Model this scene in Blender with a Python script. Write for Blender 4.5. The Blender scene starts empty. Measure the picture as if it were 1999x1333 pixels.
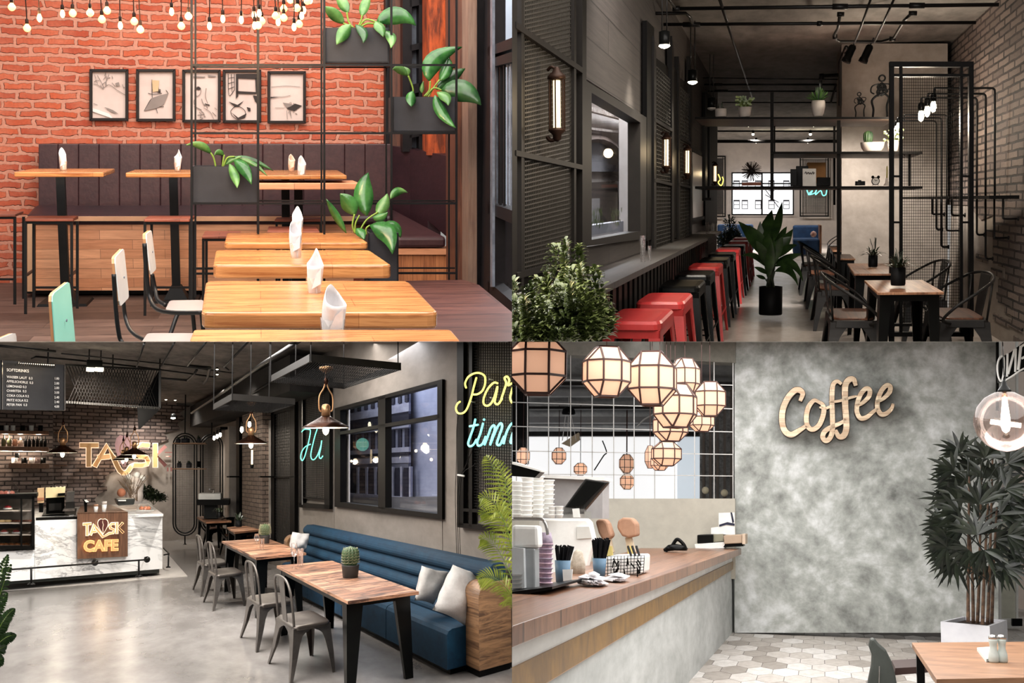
import bpy, bmesh, math, random
from mathutils import Vector as V, Matrix

# ------------------------------------------------------------------ camera
# One building of four cafe rooms, two above and two below, open towards the viewer.
F, CX, CY = 2400.0, 999.5, 666.5           # focal length and picture centre, in pixels of a 1999 x 1333 frame
EYE = V((0, 0, 4.0))
scn = bpy.context.scene
COL = scn.collection
cam_d = bpy.data.cameras.new('camera'); cam = bpy.data.objects.new('camera', cam_d); COL.objects.link(cam)
cam.location = EYE; cam.rotation_euler = (math.pi/2, 0, 0)
cam_d.sensor_width = 36; cam_d.lens = 36*F/1999; cam_d.clip_start = .1; cam_d.clip_end = 400
scn.camera = cam
scn.view_settings.view_transform = 'Standard'; scn.view_settings.look = 'None'
scn.view_settings.exposure = 0; scn.view_settings.gamma = 1; scn.view_settings.use_curve_mapping = False
wd = bpy.data.worlds.new('world'); scn.world = wd; wd.use_nodes = True
wd.node_tree.nodes['Background'].inputs[0].default_value = (1, .97, .93, 1)
wd.node_tree.nodes['Background'].inputs[1].default_value = .34


class Room:
    """Axes of one room: r to the right, d into the depth, u up; h eye height over its floor; S how deep its furniture is for its width."""
    def __init__(s, vx, vy, h, S, yaw=0):
        s.d = V(((vx-CX)/F, 1, (CY-vy)/F)).normalized()
        r0 = V((s.d.y, -s.d.x, 0)).normalized(); u0 = r0.cross(s.d)
        k = .5*s.d.x*s.d.z
        s.r = (r0-u0*k).normalized(); s.u = s.r.cross(s.d).normalized()
        s.h, s.S, s.yaw = h, S, yaw
        s.quad = (1 if vx > CX else -1, 1 if vy < CY else -1)


TL = Room(503, 250, 1.5, 2.4)
TR = Room(1525, 395, 1.4, 2.8)
BL = Room(500, 920, 1.8, 2.737, math.radians(21.8))
BR = Room(1605, 1005, 1.6, 2.4)
R = TL
def room(x):
    global R
    R = x
def ray(px, py): return V(((px-CX)/F, 1, (CY-py)/F))
def P(px, py, D):                     # the point at depth D
    k = ray(px, py); return EYE+k*(D/k.dot(R.d))
def H(px, py, z):                     # the point at height z over the floor
    k = ray(px, py); return EYE+k*((z-R.h)/k.dot(R.u))
def W(px, py, X):                     # the point on the side wall at X
    k = ray(px, py); return EYE+k*(X/k.dot(R.r))
def L(x, y, z): return EYE+R.r*x+R.d*y+R.u*(z-R.h)
def depth(p): return (p-EYE).dot(R.d)
def height(p): return (p-EYE).dot(R.u)+R.h
def hz(py, D): return height(P((CX+R.quad[0]*500), py, D))
def basis(a=0.0, k=1.0):              # plan axes turned by a
    c, s_ = math.cos(a), math.sin(a)
    return ((R.r*c+R.d*(s_*R.S))*k, (R.r*-s_+R.d*(c*R.S))*k, R.u*k)
def at(base, a=0.0, k=1.0):           # a map from a thing's own metres to the world
    ex, ey, ez = basis(a, k)
    return lambda x, y, z: base+ex*x+ey*y+ez*z

# ------------------------------------------------------------------ lights; the area lights are unseen fill for whole rooms
def area(rm, x, y, z, sx, sy, power, col, tilt=(0, 0)):  # unseen area light, added to fill a room or stand for daylight
    room(rm)
    ld = bpy.data.lights.new('fill_light', 'AREA'); ld.shape = 'RECTANGLE'; ld.size = sx; ld.size_y = sy
    ld.energy = power; ld.color = col
    o = bpy.data.objects.new('fill_light', ld); COL.objects.link(o)
    zz = (R.u + R.r*tilt[0] + R.d*tilt[1]).normalized(); xx = (R.r-zz*R.r.dot(zz)).normalized(); yy = zz.cross(xx)
    o.matrix_world = Matrix.Translation(L(x, y, z)) @ Matrix((xx, yy, zz)).transposed().to_4x4()
    return o
def spot(p, power, col, ang=120, aim=None, rad=.08):
    ld = bpy.data.lights.new('spot_light', 'SPOT'); ld.energy = power; ld.color = col; ld.shadow_soft_size = rad
    ld.spot_size = math.radians(ang); ld.spot_blend = .6
    o = bpy.data.objects.new('spot_light', ld); COL.objects.link(o); o.location = p
    o.rotation_euler = (aim or -R.u).to_track_quat('-Z', 'Y').to_euler()
    return o
def lamp(p, power, col, rad=.05):
    ld = bpy.data.lights.new('lamp_light', 'POINT'); ld.energy = power; ld.color = col; ld.shadow_soft_size = rad
    o = bpy.data.objects.new('lamp_light', ld); COL.objects.link(o); o.location = p
    return o
def area_flat(x, y, z, sx, sy, power, col):      # an unseen fill light added level with the storey slab, shining down
    ld = bpy.data.lights.new('fill_light', 'AREA'); ld.shape = 'RECTANGLE'; ld.size = sx; ld.size_y = sy
    ld.energy = power; ld.color = col
    o = bpy.data.objects.new('fill_light', ld); COL.objects.link(o); o.location = (x, y, z)
    return o
area(TL, 0, 7.0, 3.3, 4.5, 7, 620, (1, .93, .86), (0, -.25))
area(TR, .5, 8.6, 3.35, 3.0, 2.2, 150, (1, .93, .88), (0, -.6))
area_flat(-3.2, 12.0, EYE.z-.03, 2.8, 9, 540, (1, .95, .9))
area_flat(-3.9, 15.0, EYE.z-.03, 3.4, 3, 330, (1, .95, .9))
area_flat(2.3, 11.0, EYE.z-.03, 3.8, 10, 580, (1, .98, .96))
# daylight outside the windows of the two long rooms
area(TR, -1.55, 14.5, 3.3, .5, 8, 360, (.92, .95, 1), (.35, 0))
area(BL, 1.87, 17.4, 3.3, .5, 8, 90, (.85, .9, 1), (-.4, 0))

# ------------------------------------------------------------------ mesh helpers
QUAD = []                                      # (object, room)
def lerp(a, b, t): return a+(b-a)*t
class MB:
    def __init__(s): s.v = []; s.f = []
    def poly(s, pts):
        n = len(s.v); s.v += [V(p) for p in pts]; s.f.append(list(range(n, n+len(pts)))); return s
    def prism(s, pts, vec):
        n = len(s.v); k = len(pts); vec = V(vec)
        s.v += [V(p) for p in pts]+[V(p)+vec for p in pts]
        s.f.append(list(range(n, n+k))); s.f.append(list(range(n+2*k-1, n+k-1, -1)))
        for i in range(k): s.f.append([n+i, n+(i+1) % k, n+k+(i+1) % k, n+k+i])
        return s
    def box(s, m, x0, x1, y0, y1, z0, z1):
        return s.prism([m(x0, y0, z0), m(x1, y0, z0), m(x1, y1, z0), m(x0, y1, z0)], m(0, 0, z1)-m(0, 0, z0))
    def taper(s, m, a, b):                   # a, b = (x0,x1,y0,y1,z)
        n = len(s.v)
        for (x0, x1, y0, y1, z) in (a, b): s.v += [m(x0, y0, z), m(x1, y0, z), m(x1, y1, z), m(x0, y1, z)]
        for q in ([3, 2, 1, 0], [4, 5, 6, 7], [0, 1, 5, 4], [1, 2, 6, 5], [2, 3, 7, 6], [3, 0, 4, 7]): s.f.append([n+i for i in q])
        return s
    def bar(s, a, b, w, t=None, up=None):    # square bar from a to b
        a, b = V(a), V(b); t = t or w; dv = (b-a).normalized(); up = up or R.u
        if abs(dv.dot(up)) > .95: up = R.r
        sx = dv.cross(up).normalized(); sy = sx.cross(dv).normalized()
        return s.prism([a+sx*w/2+sy*t/2, a-sx*w/2+sy*t/2, a-sx*w/2-sy*t/2, a+sx*w/2-sy*t/2], b-a)
    def tube(s, pts, r, n=8, closed=False, caps=True):
        pts = [V(p) for p in pts]; k = len(pts); base = len(s.v)
        rs = r if isinstance(r, (list, tuple)) else [r]*k
        prev = None
        for i, p in enumerate(pts):
            if closed: t = pts[(i+1) % k]-pts[i-1]
            else: t = pts[min(i+1, k-1)]-pts[max(i-1, 0)]
            t = t.normalized() if t.length > 1e-9 else V((0, 0, 1))
            if prev is None:
                a = t.orthogonal().normalized()
            else:
                a = prev-t*prev.dot(t); a = a.normalized() if a.length > 1e-6 else t.orthogonal().normalized()
            prev = a; b = t.cross(a)
            for j in range(n):
                th = 2*math.pi*j/n; s.v.append(p+(a*math.cos(th)+b*math.sin(th))*rs[i])
        for i in range(k if closed else k-1):
            for j in range(n):
                i2 = (i+1) % k
                s.f.append([base+i*n+j, base+i*n+(j+1) % n, base+i2*n+(j+1) % n, base+i2*n+j])
        if caps and not closed:
            s.f.append([base+j for j in range(n-1, -1, -1)]); s.f.append([base+(k-1)*n+j for j in range(n)])
        return s
    def lathe(s, m, prof, n=20, cx=0, cy=0, caps=True):
        base = len(s.v); k = len(prof)
        for (r_, z) in prof:
            for j in range(n):
                th = 2*math.pi*j/n; s.v.append(m(cx+r_*math.cos(th), cy+r_*math.sin(th), z))
        for i in range(k-1):
            for j in range(n): s.f.append([base+i*n+j, base+i*n+(j+1) % n, base+(i+1)*n+(j+1) % n, base+(i+1)*n+j])
        if caps:
            s.f.append([base+j for j in range(n-1, -1, -1)]); s.f.append([base+(k-1)*n+j for j in range(n)])
        return s
    def ball(s, c, r_, n=12, k=8, sq=1.0, m=None):
        m = m or (lambda x, y, z: V(c)+R.r*x+R.d*y+R.u*z)
        return s.lathe(m, [(max(r_*math.sin(math.pi*i/k), r_*.02), -r_*sq*math.cos(math.pi*i/k)) for i in range(k+1)], n)
    def leaf(s, p0, p1, p2, w, side, fold=.25, n=7, shape=1.0):
        """A blade along the curve p0, p1, p2, w wide, its width along side, folded along the midrib."""
        base = len(s.v); p0, p1, p2 = V(p0), V(p1), V(p2)
        for i in range(n+1):
            t = i/n; q = p0*(1-t)**2+p1*(2*t*(1-t))+p2*t*t
            tg = ((p1-p0)*(1-t)+(p2-p1)*t)
            tg = tg.normalized() if tg.length > 1e-9 else V((0, 0, 1))
            sd = V(side)-tg*V(side).dot(tg); sd = sd.normalized() if sd.length > 1e-6 else tg.orthogonal().normalized()
            nn = sd.cross(tg)
            ww = w*.5*max(.03, math.sin(math.pi*min(1, (t**shape)*.97+.02))**.95)*(1.08-.16*t)
            s.v += [q+sd*ww+nn*ww*fold, q, q-sd*ww+nn*ww*fold]
        for i in range(n):
            a = base+i*3
            s.f += [[a, a+1, a+4, a+3], [a+1, a+2, a+5, a+4]]
        return s
    def lattice(s, q, nu, nv, w):            # q = four corners; a grid of thin bars
        a, b, c, d = [V(x) for x in q]
        for i in range(nu+1):
            t = i/nu; s.bar(lerp(a, b, t), lerp(d, c, t), w)
        for j in range(nv+1):
            t = j/nv; s.bar(lerp(a, d, t), lerp(b, c, t), w)
        return s
    def frame(s, q, w, vec, ins=None):       # a picture frame: q four outer corners, w = width as a fraction or metres
        a = [V(x) for x in q]; c = sum(a, V((0, 0, 0)))/4
        wu = w/max((a[1]-a[0]).length, 1e-6); wv = w/max((a[3]-a[0]).length, 1e-6)
        wu2 = w*ins/max((a[1]-a[0]).length, 1e-6) if ins else wu
        def bl(u, v): return lerp(lerp(a[0], a[1], u), lerp(a[3], a[2], u), v)
        o = [bl(0, 0), bl(1, 0), bl(1, 1), bl(0, 1)]; i_ = [bl(wu2, wv), bl(1-wu2, wv), bl(1-wu2, 1-wv), bl(wu2, 1-wv)]
        for k in range(4): s.prism([o[k], o[(k+1) % 4], i_[(k+1) % 4], i_[k]], vec)
        return s
    def add(s, other):
        n = len(s.v); s.v += other.v; s.f += [[i+n for i in f] for f in other.f]; return s
    def text(s, string, m, size=1.0, ext=.02, font_w=None, align='LEFT', spacing=1.0):
        cu = bpy.data.curves.new('t', 'FONT'); cu.body = string; cu.size = size; cu.extrude = ext; cu.align_x = align
        cu.space_character = spacing; cu.resolution_u = 3
        if font_w: cu.offset = font_w
        o = bpy.data.objects.new('t', cu); COL.objects.link(o)
        bpy.context.view_layer.update()
        me = bpy.data.meshes.new_from_object(o.evaluated_get(bpy.context.evaluated_depsgraph_get()))
        n = len(s.v); s.v += [m(q.co.x, q.co.y, q.co.z) for q in me.vertices]; s.f += [[n+i for i in p.vertices] for p in me.polygons]
        bpy.data.objects.remove(o); bpy.data.curves.remove(cu); bpy.data.meshes.remove(me)
        return s
    def build(s, name, mat, parent=None, smooth=False, bevel=0, base=None, a=None, solid=0, sub=0, uvs=1.0):
        a = R.yaw if a is None else a
        origin = V((0, 0, 0))
        if parent is not None:
            q = parent
            while q.parent: q = q.parent
            origin = q.location.copy()
        else:
            if base is None:
                lo = sum(s.v, V((0, 0, 0)))/len(s.v); k = min(s.v, key=lambda p: p.dot(R.u)); base = lo-R.u*(lo-k).dot(R.u)
            origin = V(base)
        bm = bmesh.new(); vs = [bm.verts.new(p-origin) for p in s.v]
        for f in s.f:
            try: bm.faces.new([vs[i] for i in f])
            except ValueError: pass
        bmesh.ops.recalc_face_normals(bm, faces=bm.faces)
        uv = bm.loops.layers.uv.new('UVMap'); ca, sa = math.cos(a), math.sin(a)
        bm.normal_update()
        for f in bm.faces:
            f.smooth = smooth
            nx, ny, nz = f.normal.dot(R.r), f.normal.dot(R.d)*R.S, f.normal.dot(R.u)
            nx, ny = nx*ca+ny*sa, -nx*sa+ny*ca
            for l in f.loops:
                p = l.vert.co+origin-EYE
                x, y, z = p.dot(R.r), p.dot(R.d)/R.S, p.dot(R.u)+R.h
                x, y = x*ca+y*sa, -x*sa+y*ca
                if abs(nz) >= abs(nx) and abs(nz) >= abs(ny): l[uv].uv = (x, y)
                elif abs(nx) > abs(ny): l[uv].uv = (y, z)
                else: l[uv].uv = (x, z)
        me = bpy.data.meshes.new(name); bm.to_mesh(me); bm.free(); me.materials.append(mat)
        o = bpy.data.objects.new(name, me); COL.objects.link(o)
        if parent is not None: o.parent = parent
        else: o.location = origin
        if solid:
            md = o.modifiers.new('s', 'SOLIDIFY'); md.thickness = solid; md.offset = 0
        if bevel:
            md = o.modifiers.new('b', 'BEVEL'); md.width = bevel; md.segments = 2; md.limit_method = 'ANGLE'; md.angle_limit = .7
        if sub:
            md = o.modifiers.new('d', 'SUBSURF'); md.levels = sub; md.render_levels = sub
        QUAD.append((o, R))
        return o
def tag(o, label, cat, group=None, kind=None):
    o['label'] = label; o['category'] = cat
    if group: o['group'] = group
    if kind: o['kind'] = kind
    return o
def thing(name, label, cat, base, group=None):
    o = bpy.data.objects.new(name, None); COL.objects.link(o); o.location = V(base); o.empty_display_size = .1
    return tag(o, label, cat, group)
def struct(name, mb, mat, label, cat=None, **k):
    o = mb.build(name, mat, **k); o['kind'] = 'structure'; o['label'] = label; o['category'] = cat or name.split('_')[0]
    return o
def spl(pts, n=6, closed=False):               # smooth curve through points
    pts = [V(p) for p in pts]; out = []; k = len(pts)
    for i in range(k if closed else k-1):
        g = lambda j: pts[j % k] if closed else pts[max(0, min(k-1, j))]
        a, b, c, d = g(i-1), g(i), g(i+1), g(i+2)
        for j in range(n):
            t = j/n; out.append(((b*2)+(c-a)*t+(a*2-b*5+c*4-d)*t*t+(b*3-a-c*3+d)*t**3)*.5)
    if not closed: out.append(pts[-1])
    return out
def px(D): return D/F                          # metres per pixel at depth D
def PL(pts, D): return [P(x, y, D) for x, y in pts]
def WL(pts, X): return [W(x, y, X) for x, y in pts]
def rect(x0, y0, x1, y1, D): return PL([(x0, y0), (x1, y0), (x1, y1), (x0, y1)], D)

# ------------------------------------------------------------------ materials
def srgb(h):
    if isinstance(h, (tuple, list)): c = [x/255 for x in h]
    else: c = [int(h[i:i+2], 16)/255 for i in (0, 2, 4)]
    return tuple((x/12.92 if x <= .04045 else ((x+.055)/1.055)**2.4) for x in c)+(1,)
class NT:
    def __init__(s, name):
        s.m = bpy.data.materials.new(name); s.m.use_nodes = True; s.t = s.m.node_tree; s.b = s.t.nodes['Principled BSDF']
        s.uv = s.t.nodes.new('ShaderNodeTexCoord')
    def n(s, typ, **k):
        x = s.t.nodes.new('ShaderNode'+typ)
        for a, b in k.items():
            if a.startswith('i_'): x.inputs[a[2:].replace('_', ' ')].default_value = b
            else: setattr(x, a, b)
        return x
    def l(s, a, b): s.t.links.new(a, b)
    def map(s, sc=(1, 1, 1), rot=0, coord='UV'):
        q = s.n('Mapping'); q.inputs['Scale'].default_value = sc; q.inputs['Rotation'].default_value = (0, 0, rot); s.l(s.uv.outputs[coord], q.inputs[0]); return q.outputs[0]
    def noise(s, vec, scale, detail=6, rough=.6, dist=0):
        q = s.n('TexNoise'); q.inputs['Scale'].default_value = scale; q.inputs['Detail'].default_value = detail; q.inputs['Roughness'].default_value = rough; q.inputs['Distortion'].default_value = dist
        s.l(vec, q.inputs['Vector']); return q
    def ramp(s, fac, stops):
        q = s.n('ValToRGB'); e = q.color_ramp.elements
        while len(e) < len(stops): e.new(.5)
        for x, (p, c) in zip(e, stops): x.position = p; x.color = c
        s.l(fac, q.inputs[0]); return q.outputs[0]
    def mix(s, fac, a, b, mode='MIX'):
        q = s.n('MixRGB', blend_type=mode)
        for i, x in ((0, fac), (1, a), (2, b)):
            if hasattr(x, 'is_linked'): s.l(x, q.inputs[i])
            elif i == 0: q.inputs[0].default_value = x
            else: q.inputs[i].default_value = x
        return q.outputs[0]
    def col(s, x):
        if hasattr(x, 'is_linked'): s.l(x, s.b.inputs['Base Color'])
        else: s.b.inputs['Base Color'].default_value = x
    def bump(s, h, st=.3, dist=.01):
        q = s.n('Bump'); q.inputs['Strength'].default_value = st; q.inputs['Distance'].default_value = dist; s.l(h, q.inputs['Height']); s.l(q.outputs[0], s.b.inputs['Normal'])
    def fin(s, rough=.5, metal=0, spec=.5):
        s.b.inputs['Roughness'].default_value = rough; s.b.inputs['Metallic'].default_value = metal; s.b.inputs['Specular IOR Level'].default_value = spec; return s.m
def plain(name, c, rough=.5, metal=0, c2=None, scale=6, st=(1, 1, 1), lo=.35, hi=.65, bump=0, bs=60, spec=None, emit=0, coord='UV'):
    t = NT(name); c = srgb(c)
    if spec is None: spec = .35 if max(c[:3]) > .03 else .1
    vec = t.map(st, coord=coord)
    nz = t.noise(vec, scale)
    c2 = srgb(c2) if c2 else tuple(x*.86 for x in c[:3])+(1,)
    t.col(t.ramp(nz.outputs['Fac'], [(lo, c2), (hi, c)]))
    if bump: t.bump(t.noise(vec, bs, 4).outputs['Fac'], bump, .01)
    if emit: t.b.inputs['Emission Color'].default_value = c; t.b.inputs['Emission Strength'].default_value = emit
    return t.fin(rough, metal, spec)
def brickmat(name, c1, c2, mortar, bw=.24, bh=.08, ms=.01, rough=.85, bump=.6, dist=.012, c3=None, patch=None):
    t = NT(name); vec = t.map()
    nz = t.noise(vec, 9, 3)
    w = t.n('VectorMath', operation='SCALE'); w.inputs['Scale'].default_value = dist*2; t.l(nz.outputs['Color'], w.inputs[0])
    ad = t.n('VectorMath', operation='ADD'); t.l(vec, ad.inputs[0]); t.l(w.outputs[0], ad.inputs[1])
    b = t.n('TexBrick'); b.inputs['Scale'].default_value = 1; b.inputs['Brick Width'].default_value = bw; b.inputs['Row Height'].default_value = bh
    b.inputs['Mortar Size'].default_value = ms; b.inputs['Mortar Smooth'].default_value = .3; b.inputs['Bias'].default_value = 0
    t.l(ad.outputs[0], b.inputs['Vector'])
    b.inputs['Color1'].default_value = srgb(c1); b.inputs['Color2'].default_value = srgb(c2); b.inputs['Mortar'].default_value = srgb(mortar)
    big = t.noise(vec, 3.5, 5)
    c = t.mix(t.ramp(big.outputs['Fac'], [(.4, (0, 0, 0, 1)), (.75, (.6, .6, .6, 1))]), b.outputs['Color'], srgb(c3 or mortar))
    c = t.mix(.35, c, t.ramp(t.noise(vec, 40, 5).outputs['Fac'], [(.3, (.35, .35, .35, 1)), (.7, (1, 1, 1, 1))]), 'MULTIPLY')
    t.col(c)
    inv = t.n('Math', operation='SUBTRACT'); inv.inputs[0].default_value = 1; t.l(b.outputs['Fac'], inv.inputs[1])
    t.bump(inv.outputs[0], bump, .02)
    return t.fin(rough)
def wood(name, c1, c2, rot=0, plank=0, length=1.2, grain=14, rough=.45, c3=None, coord='UV', knots=True, seam=.12, lo=.33, hi=.62):
    t = NT(name); v0 = t.map((1, 1, 1), rot, coord)
    st = t.n('Mapping'); st.inputs['Scale'].default_value = (.9, grain, grain*.6); t.l(v0, st.inputs[0])
    nz = t.noise(st.outputs[0], 2.6, 8, .65, 1.2)
    c = t.ramp(nz.outputs['Fac'], [(lo, srgb(c2)), (hi, srgb(c1))])
    if plank:
        b = t.n('TexBrick'); b.inputs['Scale'].default_value = 1; b.inputs['Brick Width'].default_value = length; b.inputs['Row Height'].default_value = plank
        b.inputs['Mortar Size'].default_value = plank*.02; b.inputs['Color1'].default_value = (1, 1, 1, 1); b.inputs['Color2'].default_value = srgb(c3) if c3 else (.55, .5, .47, 1); b.inputs['Mortar'].default_value = (seam, seam*.85, seam*.75, 1)
        b.offset_frequency = 2; t.l(v0, b.inputs['Vector'])
        c = t.mix(.8, c, b.outputs['Color'], 'MULTIPLY')
    if knots:
        k = t.noise(v0, 3.0, 2); c = t.mix(t.ramp(k.outputs['Fac'], [(.68, (0, 0, 0, 1)), (.78, (.55, .55, .55, 1))]), c, srgb(c2))
    t.col(c); t.bump(nz.outputs['Fac'], .12, .004)
    return t.fin(rough)
def concrete(name, c1, c2, scale=1.2, rough=.7, bump=.15, spec=.4, c3=None, st=(1, 1, 1)):
    t = NT(name); v0 = t.map(st)
    a = t.noise(v0, scale, 10, .68, .5); b = t.noise(v0, scale*5, 8, .6)
    f = t.mix(.4, a.outputs['Fac'], b.outputs['Fac'])
    t.col(t.ramp(f, [(.36, srgb(c2)), (.62, srgb(c1))] if not c3 else [(.36, srgb(c2)), (.5, srgb(c1)), (.64, srgb(c3))]))
    if bump: t.bump(b.outputs['Fac'], bump, .01)
    return t.fin(rough, 0, spec)
def glow(name, c, s, c2=None):
    t = NT(name); t.col(srgb(c)); t.b.inputs['Emission Color'].default_value = srgb(c); t.b.inputs['Emission Strength'].default_value = s
    return t.fin(.4)
def glass(name, c=(255, 255, 255), rough=.02, a=.25):
    t = NT(name); o = t.t.nodes['Material Output']
    tr = t.n('BsdfTransparent'); tr.inputs[0].default_value = srgb(c); gl = t.n('BsdfGlossy'); gl.inputs['Roughness'].default_value = rough; gl.inputs[0].default_value = (1, 1, 1, 1)
    fr = t.n('Fresnel'); fr.inputs[0].default_value = 1.45
    mx = t.n('MixShader'); ad = t.n('Math', operation='MULTIPLY_ADD'); ad.inputs[1].default_value = .35 if a else .04; ad.inputs[2].default_value = a*.05; t.l(fr.outputs[0], ad.inputs[0])
    t.l(ad.outputs[0], mx.inputs[0]); t.l(tr.outputs[0], mx.inputs[1]); t.l(gl.outputs[0], mx.inputs[2]); t.l(mx.outputs[0], o.inputs[0])
    return t.m
def leafmat(name, c1, c2, rough=.35):
    t = NT(name); v0 = t.map((1, 1, 1), 0, 'Object')
    t.col(t.ramp(t.noise(v0, 7, 4).outputs['Fac'], [(.35, srgb(c1)), (.65, srgb(c2))]))
    t.b.inputs['Subsurface Weight'].default_value = 0
    return t.fin(rough)

# ================================================================== the shells of the four rooms
# ---- upper left: brick dining room
room(TL)
M_black = plain('black_metal', (10, 10, 12), .4, 0, (16, 16, 19), 12, spec=.3)
M_blackm = plain('matt_black', (10, 10, 12), .6, 0, (18, 17, 18), 10, spec=.3)
M_steel = plain('blue_steel', (118, 126, 140), .4, .2, (84, 90, 102), 9)
M_white = plain('white_paint', (236, 236, 232), .5)
M_brick_red = brickmat('red_brick', (210, 100, 66), (184, 80, 56), (214, 150, 128), .27, .0835, .0185, .9, 1, .034, c3=(222, 140, 112))
M_floor_wood = wood('worn_floor', (128, 104, 94), (84, 68, 62), 0, .16, 1.6, 10, .5, (140, 130, 125))
M_timber = wood('brown_timber', (110, 66, 48), (62, 36, 28), math.pi/2, 0, 1, 14, .5)
M_timber_o = plain('orange_timber', (188, 84, 40), .8, 0, (96, 44, 26), 5, (3, .6, 1), .4, .62, .5, 20)
M_timber_p = plain('pale_post', (142, 118, 104), .6, 0, (118, 92, 80), 5, (8, .6, 1))
M_dark_frame = plain('dark_frame', (20, 19, 22), .5, 0, (28, 26, 29), 6, spec=.15)
M_sky = glow('bright_sky', (198, 212, 228), 1.1)
M_glass = glass('window_glass')
o = struct('floor', MB().poly([L(-6, 3.4, 0), L(2.6, 3.4, 0), L(2.6, 13.2, 0), L(-6, 13.2, 0)]), M_floor_wood, 'worn dark board floor of the brick dining room')
o = struct('wall_back', MB().prism(rect(-60, -70, 772, 620, 12.4), R.d*.15), M_brick_red, 'orange red brick wall with pale uneven mortar')
mb = MB()
mb.prism(rect(753, -40, 764, 420, 12.2), R.d*.2)
struct('trim_1', mb, M_dark_frame, 'dark strip closing the brick wall at the corner', 'trim')
struct('trim_2', MB().prism(rect(763, -40, 788, 420, 12.1), R.d*.3), M_timber, 'brown timber corner post beside the brick wall', 'trim')
# narrow window behind the planter
w = bpy.data.objects.new('window_1', None); COL.objects.link(w); w.location = P(812, 200, 11.8)
w['kind'] = 'structure'; w['label'] = 'narrow dark framed window between timber posts behind the hanging planter'; w['category'] = 'window'
mb = MB()
for q in ((786, 804), (818, 826)): mb.prism(rect(q[0], -40, q[1], 296, 11.7), R.d*.2)
for (a, b) in ((-20, 6), (80, 92), (158, 176), (256, 262)): mb.prism([P(800, a+8, 11.7), P(836, a, 11.7), P(836, b, 11.7), P(800, b+8, 11.7)], R.d*.2)
mb.build('window_frame', M_dark_frame, w)
MB().prism(rect(801, -40, 818, 294, 11.9), R.d*.1).build('side_strip', M_steel, w)
MB().prism(rect(817, -40, 838, 345, 12.15), R.d*.02).build('pane', M_glass, w)
MB().prism(rect(780, -60, 850, 360, 12.6), R.d*.02).build('sky', M_sky, w)
struct('trim_3', MB().prism(rect(831, -40, 838, 300, 11.6), R.d*.2), M_timber, 'thin brown jamb of the narrow window', 'trim')
struct('trim_4', MB().prism(rect(836, -40, 878, 303, 11.2), R.d*.4), M_timber_o, 'rough orange timber post with cracked bark', 'trim')
struct('trim_5', MB().prism(rect(876, -40, 895, 309, 11.0), R.d*.4), M_timber, 'dark brown post behind the black shelf frame', 'trim')
struct('trim_6', MB().prism(rect(892, -40, 916, 560, 9.9), R.d*.6), M_timber, 'brown board on the right of the black shelf frame', 'trim')
struct('trim_7', MB().prism(rect(914, -40, 934, 575, 9.6), R.d*.3), M_timber_p, 'pale weathered post beside the dark window', 'trim')
# the big dark window on the right wall
X1 = 1.70
w = bpy.data.objects.new('window_2', None); COL.objects.link(w); w.location = W(960, 300, X1)
w['kind'] = 'structure'; w['label'] = 'tall dark framed window with upright bars at the far right wall'; w['category'] = 'window'
mb = MB()
mb.prism(rect(931, -40, 943, 575, 9.45), R.r*.12)
mb.prism(WL([(938, -60), (956, -60), (956, 590), (938, 570)], X1), R.r*.12)
for (ya, yb, t) in ((92, 72, 22), (117, 100, 20), (395, 412, 26), (548, 592, 30)):
    mb.prism(WL([(952, ya), (1003, yb), (1003, yb+t), (952, ya+t*.8)], X1), R.r*.1)
mb.build('window_frame', M_dark_frame, w)
mb = MB()
for x in (960, 967, 974.5, 982, 989, 995.5):
    MB().prism(WL([(x, 118), (x+1.5, 117), (x+1.5, 402), (x, 402)], X1+.03), R.r*.015).build('bar', M_steel if int(x) % 2 else M_black, w)
MB().prism(WL([(957, -60), (961, -60), (961, 560), (957, 560)], X1-.02), R.r*.02).build('steel_strip', M_steel, w)
MB().poly(WL([(945, -60), (1005, -60), (1005, 640), (945, 590)], X1+.12)).build('pane', M_glass, w)
MB().poly(WL([(930, -80), (1020, -80), (1020, 420), (930, 420)], X1+.3)).build('sky', M_sky, w)
mb = MB().poly(WL([(930, 420), (1020, 420), (1020, 700), (930, 640)], X1+.3)); mb.build('outdoor_wall', plain('outdoor_shade', (92, 96, 106), .8), w)
# low window platform
struct('sill_1', MB().prism([H(792, 548, .42), H(905, 546, .42), H(935, 556, .42), H(1010, 618, .42), H(1010, 690, .42), H(760, 690, .42)], R.u*-.42),
       wood('purple_brown_boards', (104, 68, 62), (66, 40, 40), 0, .2, 3, 14, .4), 'wide low brown board platform below the window', 'sill')
# ---- upper right: dark corridor bar
room(TR)
M_plank = wood('grey_plank_wall', (80, 74, 69), (60, 55, 52), 0, .24, 6, 12, .6, (215, 212, 208), knots=False)
M_ceil = concrete('board_ceiling', (140, 135, 129), (90, 86, 82), 1.1, .8, .2, .3)
M_conc_floor = concrete('polished_floor', (206, 197, 190), (164, 154, 146), .8, .26, .02, .5)
M_plaster = concrete('trowelled_plaster', (164, 154, 144), (134, 125, 116), 1.4, .75, .25, .3)
M_brick_grey = brickmat('grey_brown_brick', (142, 126, 116), (98, 86, 80), (30, 26, 24), .22, .078, .013, .85, .6, .012, c3=(112, 96, 90))
M_frame2 = plain('charcoal_frame', (33, 30, 28), .5, 0, (27, 25, 23), 5, spec=.12)
M_frame2b = plain('black_frame', (17, 16, 15), .5, 0, (13, 12, 12), 5, spec=.06)
M_backing = plain('dark_backing', (30, 28, 26), .8)
XL, XR, ZC = -1.15, 2.156, 3.44
struct('floor', MB().poly([L(-1.6, 4.2, 0), L(XR, 4.2, 0), L(XR, 46, 0), L(-5, 46, 0), L(-5, 24, 0), L(-1.6, 24, 0)]), M_conc_floor, 'polished grey concrete floor of the dark corridor')
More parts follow.
